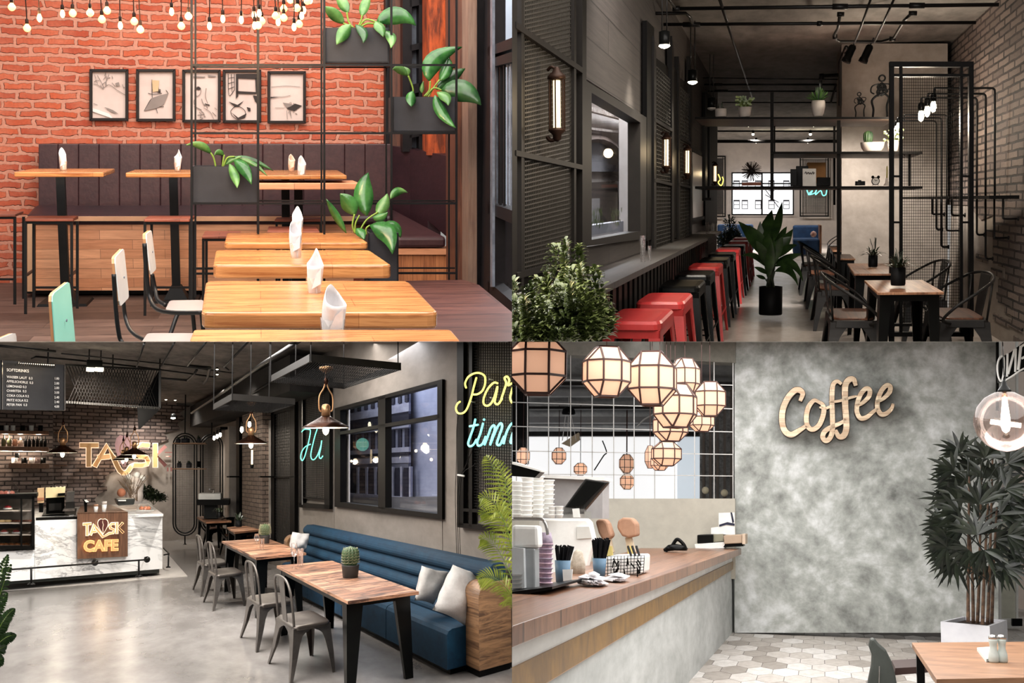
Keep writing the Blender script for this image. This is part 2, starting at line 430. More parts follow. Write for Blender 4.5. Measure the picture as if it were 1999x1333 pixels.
struct('ceiling', MB().prism([L(-1.6, 6, ZC), L(XR+.3, 6, ZC), L(XR+.3, 46, ZC), L(-5, 46, ZC), L(-5, 24, ZC), L(-1.6, 24, ZC)], R.u*.1), M_ceil, 'dark board marked concrete ceiling')
# left wall, with an opening for the window
w0 = [(1138, 150), (1262, 230), (1262, 466), (1138, 484)]
o4 = WL(w0, XL)
yw = [depth(o4[0]), depth(o4[1])]; ztop = [height(o4[0]), height(o4[1])]; zb = [height(o4[3]), height(o4[2])]
mb = MB()
mb.prism([L(XL, 4.2, 0), L(XL, yw[0], 0), L(XL, yw[0], ZC), L(XL, 4.2, ZC)], R.r*-.12)
mb.prism([L(XL, yw[1], 0), L(XL, 23, 0), L(XL, 23, ZC), L(XL, yw[1], ZC)], R.r*-.12)
mb.prism([L(XL, yw[0], 0), L(XL, yw[1], 0), o4[2], o4[3]], R.r*-.12)
mb.prism([o4[0], o4[1], L(XL, yw[1], ZC), L(XL, yw[0], ZC)], R.r*-.12)
struct('wall_left', mb, M_plank, 'grey brown horizontal plank wall along the bar counter')
# bricks thin out towards the plaster: brick skin over a plastered wall
struct('wall_right', MB().prism([L(XR, 5, 0), L(XR, 16.9, 0), L(XR, 16.9, ZC), L(XR, 5, ZC)], R.r*.15), M_plaster, 'plastered right wall under the brick facing')
fl = MB(); pts = [(1831, 100), (2010, -60), (2010, 640), (1975, 640), (1975, 600), (1948, 590), (1948, 545), (1962, 545), (1962, 515), (1938, 515), (1938, 420), (1915, 430), (1890, 400), (1831, 400)]
struct('wall_right', fl.prism(WL(pts, XR-.012), R.r*.012), M_brick_grey, 'grey brown brick facing with a ragged lower edge on the right wall')
random.seed(11)
for i, (x, y, wd_) in enumerate([(1905, 495, 22), (1948, 506, 20), (1934, 522, 20), (1950, 540, 30), (1960, 596, 20), (1938, 610, 30), (1968, 622, 26), (1925, 448, 24), (1978, 655, 20), (1945, 570, 16)]):
    MBx = MB().prism(WL([(x, y), (x+wd_, y+wd_*(y-395)/(x-1525)), (x+wd_, y+wd_*(y-395)/(x-1525)+14), (x, y+13)], XR-.014), R.r*.012)
    struct('wall_right', MBx, M_brick_grey, 'loose facing bricks at the ragged edge of the right wall')
struct('wall_back', MB().prism([P(1643, 85, 16.9), P(1850, 85, 16.9), P(1850, 660, 16.9), P(1643, 660, 16.9)], R.d*1.5), M_plaster, 'plastered pillar wall behind the hanging shelves')
struct('wall_far', MB().prism([P(1300, 240, 43), P(1650, 240, 43), P(1650, 520, 43), P(1300, 520, 43)], R.d*.2), concrete('far_plaster', (176, 164, 154), (158, 148, 140), .8, .8, .05), 'pale plaster wall at the far end of the corridor')
struct('wall_side', MB().prism([L(1.25, 18.5, 0), L(1.9, 43, 0), L(1.9, 43, ZC), L(1.25, 18.5, ZC)], R.r*.1), M_plaster, 'plaster wall of the far room on the right')
struct('wall_side', MB().prism([L(-4, 23, 0), L(-4, 43, 0), L(-4, 43, ZC), L(-4, 23, ZC)], R.r*-.1), M_plaster, 'plaster wall of the far room on the left')
# window one on the left wall
M_stone = concrete('pale_stone', (206, 200, 196), (168, 160, 154), 1.2, .9, .1)
w = bpy.data.objects.new('window_3', None); COL.objects.link(w); w.location = W(1200, 330, XL)
w['kind'] = 'structure'; w['label'] = 'large window with charcoal frame over the bar counter showing a stone arch'; w['category'] = 'window'
mb = MB()
oo = WL([(1143, 157), (1262, 229), (1262, 466), (1143, 481)], XL+.06); ii = WL([(1155, 181), (1250, 239), (1250, 451), (1155, 468)], XL+.06)
for k_ in range(4): mb.prism([oo[k_], oo[(k_+1) % 4], ii[(k_+1) % 4], ii[k_]], R.r*-.1)
mb.build('window_frame', M_frame2, w)
MB().poly(WL([(1150, 170), (1255, 235), (1255, 455), (1150, 470)], XL-.03)).build('pane', M_glass, w)
# what stands outside that window
XO = -1.9
tn = bpy.data.objects.new('stone_building', None); COL.objects.link(tn); tn.location = W(1215, 500, XO)
tag(tn, 'pale stone building with an arch seen through the large bar window', 'building')
MB().poly(WL([(1090, 60), (1290, 60), (1290, 520), (1090, 520)], XO-.05)).build('facade', M_stone, tn)
mb = MB()
for (a, b, c_, d_) in ((205, 214, 246, 253), (247, 252, 266, 270), (160, 168, 215, 221)):
    mb.prism(WL([(1130, a), (1280, c_), (1280, d_), (1130, b)], XO), R.r*.06)
mb.build('cornice', plain('stone_trim', (190, 180, 172), .8, 0, (120, 104, 96), 12), tn)
arc = [W(1158+math.cos(t)*60, 335-math.sin(t)*66, XO) for t in [i*math.pi/14 for i in range(-2, 13)]]
MB().tube(arc, .05, 6).build('arch', plain('arch_stone', (124, 108, 100), .8), tn)
arc2 = [W(1158+math.cos(t)*52, 335-math.sin(t)*58, XO-.02) for t in [i*math.pi/14 for i in range(0, 15)]]
MB().prism(arc2, R.r*-.01).build('tympanum', plain('grey_tympanum', (150, 150, 156), .8), tn)
MB().prism(WL([(1120, 358), (1228, 352), (1228, 450), (1120, 460)], XO-.01), R.r*-.01).build('shop_front', plain('dark_shopfront', (88, 76, 68), .6, 0, (58, 48, 44), 3, (.3, 9, 1)), tn)
MB().prism(WL([(1156, 388), (1171, 387), (1171, 445), (1156, 447)], XO), R.r*-.01).build('doorway', plain('pale_door', (150, 146, 144), .7), tn)
MB().prism(WL([(1204, 355), (1216, 354), (1226, 405), (1210, 405)], XO), R.r*.03).build('curtain', plain('grey_drape', (150, 140, 138), .8), tn)
MB().prism(WL([(1226, 190), (1262, 200), (1262, 470), (1226, 470)], XO+.25), R.r*-.1).build('pier', plain('white_pier', (186, 178, 174), .8), tn)
MB().prism(WL([(1120, 445), (1262, 425), (1262, 480), (1120, 480)], XO+.2), R.r*-.1).build('ledge', plain('white_ledge', (196, 194, 204), .7), tn)
for (x, y, lab) in ((1166, 428, 'small green bush outside, left one seen through the bar window'), (1203, 425, 'small green bush outside, right one seen through the bar window')):
    mb = MB(); c0 = W(x, y+20, XO+.3)
    for i in range(60):
        a = random.uniform(0, 6.28); r_ = random.uniform(.02, .1)
        p = c0+R.d*r_*math.cos(a)*2.4+R.r*r_*math.sin(a)*.5+R.u*random.uniform(.0, .16)
        mb.leaf(p, p+R.u*.03, p+R.u*.05+R.d*random.uniform(-.06, .06), .03, R.d, .1, 2)
    tag(mb.build('garden_bush', leafmat('bush', (70, 110, 30), (150, 170, 60)), None), lab, 'bush')
# window two further along
w = bpy.data.objects.new('window_4', None); COL.objects.link(w); w.location = W(1364, 360, XL)
w['kind'] = 'structure'; w['label'] = 'second narrow looking window further along the plank wall'; w['category'] = 'window'
MB().prism(WL([(1353, 290), (1375, 303), (1375, 427), (1353, 432)], XL+.02), R.r*-.02).build('pane', plain('pale_pane', (196, 186, 180), .3), w)
MB().frame(WL([(1351, 434), (1377, 428), (1377, 301), (1351, 286)], XL+.04), .05, R.r*-.04).build('window_frame', M_frame2, w)
# far window with white house outside
w = bpy.data.objects.new('window_5', None); COL.objects.link(w); w.location = P(1488, 420, 42.8)
w['kind'] = 'structure'; w['label'] = 'bright far window with black frame at the corridor end'; w['category'] = 'window'
D = 42.7
mb = MB().frame(rect(1428, 420, 1550, 336, D), .045, R.d*-.06)
mb.prism(rect(1486, 336, 1489, 420, D), R.d*-.06).prism(rect(1430, 357, 1548, 359.5, D), R.d*-.06); mb.build('window_frame', M_frame2b, w)
MB().prism(rect(1430, 338, 1548, 418, D+.1), R.d*.05).build('pane', glow('bright_pane', (240, 242, 246), .95), w)
tn = bpy.data.objects.new('white_house', None); COL.objects.link(tn); tn.location = P(1488, 440, 42.75)
tag(tn, 'white house front with dark sash windows seen through the far window', 'building')
for x in (1432, 1448, 1474, 1500, 1529):
    for y in (352, 390):
        mb = MB().frame(rect(x, y+18, x+12, y, D+.04), .02, R.d*.01); mb.prism(rect(x, y, x+12, y+3, D+.03), R.d*.01); mb.prism(rect(x+1, y+9, x+11, y+10, D+.03), R.d*.01)
        mb.build('sash_window', plain('sash', (70, 70, 80), .6), tn)
mb = MB()
for (a, b, c_, d_) in ((1488, 362, 1520, 405), (1500, 372, 1512, 372), (1494, 380, 1520, 395)): mb.bar(P(a, b, D+.02), P(c_, d_, D+.02), .025)
mb.build('fire_escape', M_frame2b, tn)
# counter: continuous top on a corrugated front
k = thing('bar_counter', 'long dark stained bar counter with corrugated front below the windows', 'counter', L(-1.0, 11, 0))
M_ctop = wood('dark_counter', (62, 56, 53), (42, 38, 36), math.pi/2, 0, 2, 9, .6, knots=False)
XF = -.84
MB().prism([L(XL+.01, 4.62, 1.0), L(XF, 4.62, 1.0), L(XF, 18.1, 1.0), L(XL+.01, 18.1, 1.0)], R.u*-.035).build('counter_top', M_ctop, k)
mb = MB(); y = 4.75; st = .105*2.8
while y < 18.0:
    mb.prism([L(-1.03, y, .02), L(-1.03, y+st*.55, .02), L(-1.03, y+st*.55, .96), L(-1.03, y, .96)], R.r*-.05); y += st
mb.prism([L(-1.07, 4.75, .0), L(-1.07, 18, .0), L(-1.07, 18, .96), L(-1.07, 4.75, .96)], R.r*-.03)
mb.build('corrugated_front', plain('charcoal_corrugated', (40, 37, 35), .5, 0, (30, 28, 27), 5), k)
MB().prism([L(XL+.02, 4.7, 0), L(XF, 4.7, 0), L(XF, 4.7, .96), L(XL+.02, 4.7, .96)], R.d*.05).build('end_panel', M_backing, k)
# ---- lower left: cafe with the long blue bench
room(BL)
ct, st_ = math.cos(BL.yaw), math.sin(BL.yaw)
NB = BL.r*ct+BL.d*(st_/BL.S); NA = BL.r*-st_+BL.d*(ct/BL.S)
def Q(a, b, z):                               # a away along the bench wall, b to the right, z up
    x, y = b*ct-a*st_, b*st_+a*ct
    return EYE+BL.r*x+BL.d*(y*BL.S)+BL.u*(z-BL.h)
def WB(px_, py_, b): k = ray(px_, py_); return EYE+k*(b/k.dot(NB))
def WA(px_, py_, a): k = ray(px_, py_); return EYE+k*(a/k.dot(NA))
def WBL(pts, b): return [WB(x, y, b) for x, y in pts]
def WAL(pts, a): return [WA(x, y, a) for x, y in pts]
EA, EB = Q(1, 0, 0)-Q(0, 0, 0), Q(0, 1, 0)-Q(0, 0, 0)
M_floor_bl = concrete('pale_polished_floor', (150, 146, 143), (108, 104, 101), .7, .25, .02, .5)
M_plaster_bl = concrete('warm_grey_plaster', (132, 125, 118), (108, 101, 94), 1.0, .8, .3, .3)
M_plaster_d = concrete('far_grey_plaster', (168, 160, 152), (138, 130, 124), .8, .8, .1, .3)
M_brick_bl = brickmat('dark_umber_brick', (166, 148, 140), (86, 76, 73), (36, 29, 28), .27, .092, .016, .85, .6, .012, c3=(122, 104, 98))
M_brick_pier = brickmat('pier_brick', (150, 132, 118), (120, 104, 94), (50, 42, 38), .24, .085, .009, .85, .6, .01, c3=(130, 112, 102))
M_ceil_bl = concrete('rough_board_ceiling', (140, 132, 125), (78, 73, 69), 1.3, .85, .3, .3)
struct('floor', MB().poly([Q(1.6, -5, 0), Q(1.6, 3.9, 0), Q(13, 3.9, 0), Q(13, -7, 0)]), M_floor_bl, 'pale polished concrete floor of the cafe')
struct('trim_9', MB().prism([H(-40, 1156, .012), H(366, 1124, .012), H(318, 1070, .012), H(-40, 1072, .012)], R.u*-.011), plain('pale_kerb', (206, 200, 194), .35), 'pale raised border slab round the marble counter', 'trim')
struct('ceiling', MB().prism([Q(4.5, -7, 3.65), Q(4.5, 3.9, 3.65), Q(13, 3.9, 3.65), Q(13, -7, 3.65)], R.u*.1), M_ceil_bl, 'rough dark board ceiling of the cafe')
BW = 3.65
w0 = [(653, 797), (863, 740), (863, 1014), (653, 985)]
o4 = WBL(w0, BW)
def ab(p): q = p-EYE; return q.dot(NA), q.dot(NB)
aw = (ab(o4[0])[0], ab(o4[1])[0])
mb = MB(); e = EB*.12
za, zb, zc_, zd = height(o4[0]), height(o4[1]), height(o4[2]), height(o4[3])
mb.prism([Q(1.6, BW, 0), Q(aw[1], BW, 0), Q(aw[1], BW, 3.65), Q(1.6, BW, 3.65)], e)
mb.prism([Q(aw[0], BW, 0), Q(12.4, BW, 0), Q(12.4, BW, 3.65), Q(aw[0], BW, 3.65)], e)
mb.prism([Q(aw[0], BW, 0), Q(aw[1], BW, 0), o4[2], o4[3]], e)
mb.prism([o4[0], o4[1], Q(aw[1], BW, 3.65), Q(aw[0], BW, 3.65)], e)
struct('wall_right', mb, M_plaster_bl, 'warm grey trowelled plaster wall behind the blue bench')
struct('wall_back', MB().prism([Q(12.4, -7, 0), Q(12.4, 3.9, 0), Q(12.4, 3.9, 3.7), Q(12.4, -7, 3.7)], EA*.15), M_plaster_d, 'grey plaster wall behind the marble counter')
edge = [(-30, 690), (345, 690), (345, 790), (372, 792), (350, 806), (362, 818), (346, 826), (352, 838), (320, 845), (330, 858), (304, 868), (304, 880), (255, 920), (222, 921), (205, 930), (207, 938), (196, 948), (209, 950), (209, 958), (196, 962), (184, 975), (190, 985), (150, 990), (150, 1010), (-30, 1010)]
struct('wall_back', MB().prism(WAL(edge, 12.36), EA*.02), M_brick_bl, 'umber brick facing with ragged edge behind the counter sign')
struct('wall_left', MB().prism(WAL([(-60, 700), (103, 700), (103, 1040), (-60, 1040)], 11.7), EA*.6), M_brick_bl, 'brick pier on the left carrying the lit shelves')
struct('pillar', MB().prism(WAL([(512, 690), (530, 690), (530, 1045), (512, 1045)], 8.2), EA*1.1+EB*.0), M_brick_pier, 'brick pier beside the black mesh door', 'pillar')
M_slab = plain('storey_slab', (150, 146, 140), .9)
for x0, x1, rm in ((-7, -.02, BL), (.02, 7, BR)):
    room(rm); struct('ceiling', MB().poly([V((x0, 5.5, EYE.z-.002)), V((x1, 5.5, EYE.z-.002)), V((x1, 16.5, EYE.z-.002)), V((x0, 16.5, EYE.z-.002))]), M_slab, 'underside of the storey slab over the near part of the room')
room(BL)
# doors and dark recesses at the far right
struct('partition', MB().prism(WAL([(447, 832), (468, 832), (468, 1012), (447, 1012)], 10.2), EA*.3), plain('white_partition', (190, 182, 174), .6), 'white partition post beside the wash basin', 'partition')
struct('partition', MB().prism(WAL([(430, 833), (448, 833), (448, 838), (430, 838)], 10.3), EA*.3), M_frame2b, 'dark lintel over the wash corner', 'partition')
struct('door_2', MB().prism(WAL([(467, 770), (488, 770), (488, 1030), (467, 1030)], 9.6), EA*.2), M_frame2b, 'dark recess between white partition and brick pier', 'door')
d = bpy.data.objects.new('door_1', None); COL.objects.link(d); d.location = WB(552, 1060, 3.6)
d['kind'] = 'structure'; d['label'] = 'black framed mesh door between brick pier and plaster wall'; d['category'] = 'door'
MB().prism(WBL([(531, 770), (575, 745), (575, 1072), (531, 1055)], BW-.03), EB*.02).build('backing', plain('dark_door', (60, 56, 52), .7), d)
mb = MB()
for (x0, x1) in ((528, 535), (566, 575)): mb.prism(WBL([(x0, 770), (x1, 764), (x1, 1075), (x0, 1062)], BW-.08), EB*.06)
for (ya, yb, t) in ((775, 757, 8), (804, 792, 6), (930, 929, 3)): mb.prism(WBL([(530, ya), (574, yb), (574, yb+t), (530, ya+t)], BW-.08), EB*.06)
mb.build('frame', M_frame2b, d)
MB().lattice(WBL([(536, 1050), (566, 1060), (566, 800), (536, 808)], BW-.05), 9, 44, .008).build('wire_mesh', M_wireb_bl if False else plain('door_mesh', (34, 32, 30), .5), d)
MB().prism(WBL([(540, 782), (565, 768), (565, 785), (540, 797)], BW-.06), EB*.01).build('fanlight', M_white, d)
MB().prism(WAL([(526.5, 820), (529, 820), (529, 1050), (526.5, 1050)], 8.15), EA*.2).build('light_jamb', plain('pale_jamb', (190, 182, 172), .5), d)
# the large window
w = bpy.data.objects.new('window_6', None); COL.objects.link(w); w.location = WB(758, 900, BW)
w['kind'] = 'structure'; w['label'] = 'large black framed four pane window above the blue bench'; w['category'] = 'window'
mb = MB(); bo = BW-.04
oo = WBL([(653, 797), (863, 740), (863, 1014), (653, 989)], bo); ii = WBL([(664, 801), (853.5, 750), (853.5, 1003), (664, 980)], bo)
for k_ in range(4): mb.prism([oo[k_], oo[(k_+1) % 4], ii[(k_+1) % 4], ii[k_]], EB*.1)
mb.prism(WBL([(738, 776), (752, 772), (752, 994), (738, 992)], bo), EB*.1)
mb.prism(WBL([(660, 843), (858, 808), (858, 816), (660, 849)], bo), EB*.1)
mb.build('window_frame', M_frame2b, w)
MB().poly(WBL([(655, 795), (860, 742), (860, 1012), (655, 986)], BW+.05)).build('pane', M_glass, w)
MB().prism(WBL([(664, 800), (681, 797), (681, 983), (664, 981)], BW+.1), EB*.02).build('reveal', plain('pale_reveal', (214, 208, 204), .7), w)
# palace facade in blue dusk outside
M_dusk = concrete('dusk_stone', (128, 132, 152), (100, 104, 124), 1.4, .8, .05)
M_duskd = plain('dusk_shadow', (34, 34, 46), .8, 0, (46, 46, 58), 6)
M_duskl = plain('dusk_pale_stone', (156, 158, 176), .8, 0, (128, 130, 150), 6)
tn = bpy.data.objects.new('palace_building', None); COL.objects.link(tn); bz = 4.6; tn.location = WB(740, 1000, bz)
tag(tn, 'pale arcaded palace front in blue dusk seen through the large window', 'building')
sl_ = lambda x, y: y+(x-680)*(y-920)/(680-150)*.9            # edges run towards the vanishing point
def fp(x0, x1, y0, y1, b): return WBL([(x0, sl_(x0, y0)), (x1, sl_(x1, y0)), (x1, sl_(x1, y1)), (x0, sl_(x0, y1))], b)
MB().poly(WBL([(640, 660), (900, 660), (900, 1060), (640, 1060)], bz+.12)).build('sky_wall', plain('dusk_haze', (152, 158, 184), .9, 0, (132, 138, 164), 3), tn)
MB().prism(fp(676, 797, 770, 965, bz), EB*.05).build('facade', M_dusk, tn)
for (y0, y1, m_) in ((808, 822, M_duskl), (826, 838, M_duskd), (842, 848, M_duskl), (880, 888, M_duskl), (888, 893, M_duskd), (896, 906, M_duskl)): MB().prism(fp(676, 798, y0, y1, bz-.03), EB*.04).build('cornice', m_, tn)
for i in range(9):
    x = 684+i*13.2
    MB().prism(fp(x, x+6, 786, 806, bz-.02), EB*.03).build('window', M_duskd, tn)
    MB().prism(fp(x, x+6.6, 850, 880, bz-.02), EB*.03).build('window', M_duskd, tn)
for i in range(7):
    x = 684+i*17; pts = fp(x, x+11, 925, 968, bz-.02); mid = fp(x+2, x+9, 914, 925, bz-.02)
    MB().prism([pts[0], mid[0], mid[1], pts[1], pts[2], pts[3]], EB*.03).build('arch_opening', M_duskd, tn)
    MB().prism(fp(x+12, x+15.5, 912, 966, bz-.04), EB*.04).build('column', M_duskl, tn)
MB().prism(fp(676, 800, 962, 970, bz-.05), EB*.03).build('step', M_duskl, tn)
MB().poly(WBL([(640, 972), (900, 968), (900, 1060), (640, 1060)], bz-.06)).build('square', concrete('wet_square', (122, 122, 128), (92, 92, 98), 2, .4, .05, st=(.4, 3, 1)), tn)
for i, (x, y) in enumerate(((686, 900), (760, 895), (842, 897), (812, 880))):
    tag(MB().ball(WB(x, y, bz-.12), .022, 8, 6).build('street_lamp', glow('street_glow', (255, 226, 180), 3), None, True), ('left', 'middle', 'right', 'high white')[i]+' small street light outside the large window', 'lamp', 'street lights outside the window')
# ---- lower right: bright coffee bar
room(BR); random.seed(5)
M_conc = concrete('cloudy_concrete', (176, 179, 174), (112, 114, 110), .9, .85, .1, .3, c3=(232, 234, 234))
M_lowwall = concrete('pale_render', (196, 190, 176), (178, 172, 160), 1.4, .9, .08, .2)
M_conc_c = concrete('counter_concrete', (200, 202, 200), (160, 163, 160), 1.4, .8, .05, .3)
M_beam = concrete('grey_beam', (146, 142, 132), (118, 116, 108), 2, .85, .1)
M_wcounter = wood('walnut_counter', (160, 118, 92), (112, 80, 60), math.pi/2, .3, 3.2, 12, .3, (190, 170, 160), knots=False)
M_brasss = wood('brass_strip', (150, 112, 52), (104, 76, 40), math.pi/2, 0, 1, 5, .4, knots=False)
DW = 17.2
# hexagonal tiles laid over a screed
struct('floor', MB().poly([L(-3, 5, -.006), L(6, 5, -.006), L(6, 34, -.006), L(-3, 34, -.006)]), plain('tile_joint', (118, 114, 110), .9), 'grey screed below the hexagonal tiles')
mb = MB(); hr = .15; sx = hr*1.732; sy = hr*1.5
for j in range(-2, 60):
    y = 6.2/2.4+j*sy
    for i in range(-9, 16):
        x = i*sx+(sx/2 if j % 2 else 0)
        if x < -1.9+0 or x > 3.6: continue
        c = [(x+(hr-.004)*math.sin(q), y+(hr-.004)*math.cos(q)) for q in [k_*math.pi/3 for k_ in range(6)]]
        if y*2.4 > 17.8 and x < 1.9: continue
        mb.prism([L(a, b*2.4, 0) for a, b in c], R.u*-.006)
t = NT('hex_tiles'); g = t.n('NewGeometry'); v0 = t.map()
cc = t.ramp(g.outputs['Random Per Island'], [(0, srgb((150, 142, 134))), (.5, srgb((190, 183, 176))), (1, srgb((216, 212, 208)))])
t.col(t.mix(.5, cc, t.ramp(t.noise(v0, 14, 6).outputs['Fac'], [(.35, (.62, .6, .57, 1)), (.6, (1, 1, 1, 1))]), 'MULTIPLY')); M_hex = t.fin(.55)
struct('floor', mb, M_hex, 'pale hexagonal floor tiles')
struct('wall_back', MB().prism(rect(1434, 640, 1949, 1235, DW), R.d*.3), M_conc, 'cloudy grey concrete wall carrying the lettering')
struct('wall_low', MB().prism(rect(960, 973, 1435, 1130, DW-.1), R.d*.2), M_lowwall, 'low pale rendered wall below the mirror grid')
struct('beam', MB().prism(PL([(960, 640), (1436, 640), (1436, 708), (1100, 692), (960, 686)], DW-.05), R.d*.4), M_beam, 'grey beam over the mirror grid', 'beam')
# gridded mirror panes: a bright room with dark ceiling shows in them
w = bpy.data.objects.new('window_7', None); COL.objects.link(w); w.location = P(1220, 975, DW)
w['kind'] = 'structure'; w['label'] = 'wall of gridded mirror panes showing a bright white room'; w['category'] = 'window'
M_cop = plain('pale_bar', (206, 204, 200), .35, .3)
mb = MB()
for x in (1008, 1030, 1071, 1114, 1156, 1198, 1238, 1278, 1317, 1356, 1394, 1431): mb.bar(P(x, 690, DW), P(x, 976, DW), 1.7*px(DW))
for (ya, yb) in ((738, 752), (785, 798), (832, 843), (880, 887), (925, 929), (973, 975)): mb.bar(P(1000, ya, DW), P(1432, yb, DW), 1.7*px(DW))
mb.build('grid_bars', M_cop, w)
MB().poly(rect(960, 690, 1434, 976, DW+.03)).build('pane', glass('mirror_pane', (255, 255, 255), .02, 0), w)
DM = 23.5
struct('window_9', MB().prism(rect(900, 840, 1372, 1010, DM), R.d*.1), glow('white_glow_panel', (250, 250, 250), .8), 'glowing white panel standing for daylit windows reflected in the mirror grid', 'window')  # added glowing panel puts the reflected daylight behind the grid
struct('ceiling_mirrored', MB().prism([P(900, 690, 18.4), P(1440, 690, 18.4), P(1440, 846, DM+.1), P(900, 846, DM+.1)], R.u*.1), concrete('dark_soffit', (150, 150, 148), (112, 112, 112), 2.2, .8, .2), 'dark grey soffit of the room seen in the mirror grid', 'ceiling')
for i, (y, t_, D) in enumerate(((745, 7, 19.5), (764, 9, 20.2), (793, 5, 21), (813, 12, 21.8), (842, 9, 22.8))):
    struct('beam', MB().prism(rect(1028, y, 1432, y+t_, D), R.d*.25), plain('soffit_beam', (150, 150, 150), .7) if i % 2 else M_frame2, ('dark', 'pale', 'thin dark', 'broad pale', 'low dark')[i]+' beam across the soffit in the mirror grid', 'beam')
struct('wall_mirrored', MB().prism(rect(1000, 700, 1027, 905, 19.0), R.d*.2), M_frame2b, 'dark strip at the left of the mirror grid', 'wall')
wv = bpy.data.objects.new('window_8', None); COL.objects.link(wv); wv.location = P(1400, 975, 20); wv['kind'] = 'structure'; wv['label'] = 'tall dark slatted window with street view at the right of the mirror grid'; wv['category'] = 'window'
mb = MB()
for x in (1371, 1384, 1398, 1412, 1425): mb.prism(rect(x, 760, x+5, 976, 20), R.d*.1)
mb.build('window_frame', plain('brown_frame', (84, 74, 66), .6), wv); MB().prism(rect(1366, 700, 1434, 980, 20.6), R.d*.1).build('street', concrete('street_blur', (150, 150, 148), (64, 62, 58), 4, .9, 0), wv)
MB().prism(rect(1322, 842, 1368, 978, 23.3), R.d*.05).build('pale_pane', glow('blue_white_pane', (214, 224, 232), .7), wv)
# right of the concrete wall
struct('trim_10', MB().prism(rect(1946, 640, 1950, 800, DW-.1), R.d*.2), M_frame2b, 'dark edge strip at the right end of the concrete wall', 'trim')
struct('wall_right', MB().prism([P(1950, 640, 24), P(2080, 640, 24), P(2080, 1240, 24), P(1950, 1240, 24)], R.d*.1), plain('rosy_white_wall', (240, 226, 216), .7, 0, (232, 214, 202), 2), 'bright rosy white wall beyond the concrete wall')
wv = bpy.data.objects.new('door_3', None); COL.objects.link(wv); wv.location = P(1970, 1215, 19); wv['kind'] = 'structure'; wv['label'] = 'white glazed door at the right behind the palm'; wv['category'] = 'door'
mb = MB()
for x in (1951, 1984): mb.prism(rect(x, 640, x+4, 1225, 19.5), R.d*.1)
mb.prism(rect(1951, 1018, 1988, 1022, 19.5), R.d*.1).prism(rect(1951, 1208, 1992, 1226, 19.4), R.d*.1); mb.build('door_frame', M_white, wv); MB().prism(rect(1976, 1208, 1996, 1222, 19.2), R.d*.1).build('door_stop', M_frame2b, wv)
MB().prism(rect(1955, 700, 1984, 1018, 19.7), R.d*.02).build('pane', plain('milky_pane', (238, 230, 222), .3), wv); MB().prism(rect(1955, 1022, 1984, 1208, 19.7), R.d*.02).build('lower_pane', plain('milky_green_pane', (222, 222, 206), .3), wv)
# counter
k = thing('bar_counter', 'long concrete bar counter with walnut top and brass strip', 'counter', L(-1.5, 11, 0))
ZT = 1.14
ft = [H(990, 1225.5, ZT), H(1447, 1069.8, ZT), H(1250, 1069.8, ZT), H(960, 1150, ZT), H(940, 1225, ZT)]
MB().prism(ft, R.u*-.085).build('counter_top', M_wcounter, k, bevel=.004)
def cf(y0a, y0b, y1a, y1b, xn, xf, nm, m_, t_=.05, xa=985, xb=1440): MB().prism([W(xa, y0a, xn), W(xb, y0b, xf), W(xb, y1b, xf), W(xa, y1a, xn)], R.r*-t_).build(nm, m_, k)
cf(1270, 1076.4, 1320, 1092, -1.31, -1.18, 'white_recess', M_white, .06)
cf(1312, 1091.4, 1382, 1105.5, -1.3, -1.17, 'brass_strip', M_brasss, .05)
cf(1382, 1104.5, 1840, 1227, -1.33, -1.195, 'concrete_front', M_conc_c, .08)
cf(1378, 1103.5, 1384, 1105.5, -1.305, -1.175, 'wood_edge', plain('pale_edge', (214, 180, 150), .6), .02)

# ================================================================== upper left room
room(TL); random.seed(3)
M_leather = concrete('plum_leather', (72, 44, 46), (50, 28, 33), 5, .42, .2, .5)
M_leather2 = concrete('dark_leather', (58, 34, 40), (38, 22, 28), 5, .42, .2, .5)
M_pine = wood('pine', (208, 146, 90), (158, 96, 52), 0, .11, .8, 15, .22, (236, 224, 214), seam=.62, lo=.36, hi=.6)
M_pine_s = wood('bench_pine', (236, 174, 134), (204, 144, 106), 0, .085, .55, 14, .5, (215, 195, 182))
M_pine_u = wood('upright_pine', (198, 132, 86), (150, 92, 58), math.pi/2, .1, 1.4, 14, .5, (205, 185, 170))
M_redwood = wood('reddish_seat', (176, 100, 76), (132, 68, 52), 0, .1, .6, 12, .5)
M_paper = plain('drawing_paper', (226, 206, 198), .6, 0, (212, 190, 182), 3)
M_ink = plain('ink', (60, 52, 50), .8)
M_inkl = plain('grey_wash', (150, 136, 130), .8)
M_framew = plain('dark_wood_frame', (26, 16, 15), .5, spec=.3)
M_bulb = glow('warm_bulb', (255, 214, 140), 5)
M_bulb_o = glow('amber_bulb', (255, 190, 110), 3.2)
M_cord = plain('black_cord', (30, 20, 18), .6)
M_slate = plain('slate_planter', (50, 51, 57), .5, 0, (38, 39, 44), 4)
M_soil = plain('soil', (52, 38, 30), .95, 0, (30, 22, 18), 30)
M_leaf_v = leafmat('bright_leaf', (44, 92, 38), (104, 146, 80))
M_leaf_g = leafmat('glossy_leaf', (18, 66, 26), (62, 116, 56), .25)
M_leaf_d = leafmat('deep_leaf', (24, 58, 28), (50, 96, 46), .3)
M_stem = plain('leaf_stem', (120, 150, 60), .5)
M_nap = plain('paper_napkin', (240, 238, 238), .8, 0, (214, 212, 216), 7, bump=.3, bs=14)
M_napp = plain('peach_napkin', (236, 208, 190), .8, 0, (220, 184, 164), 7)
M_ply = plain('ply_edge', (196, 140, 96), .5)
M_mint = plain('mint_laminate', (150, 224, 206), .35, 0, (140, 216, 198), 3)
M_lam = plain('white_laminate', (226, 226, 224), .35, 0, (212, 212, 212), 4)
M_lamg = plain('grey_laminate', (168, 160, 158), .3)

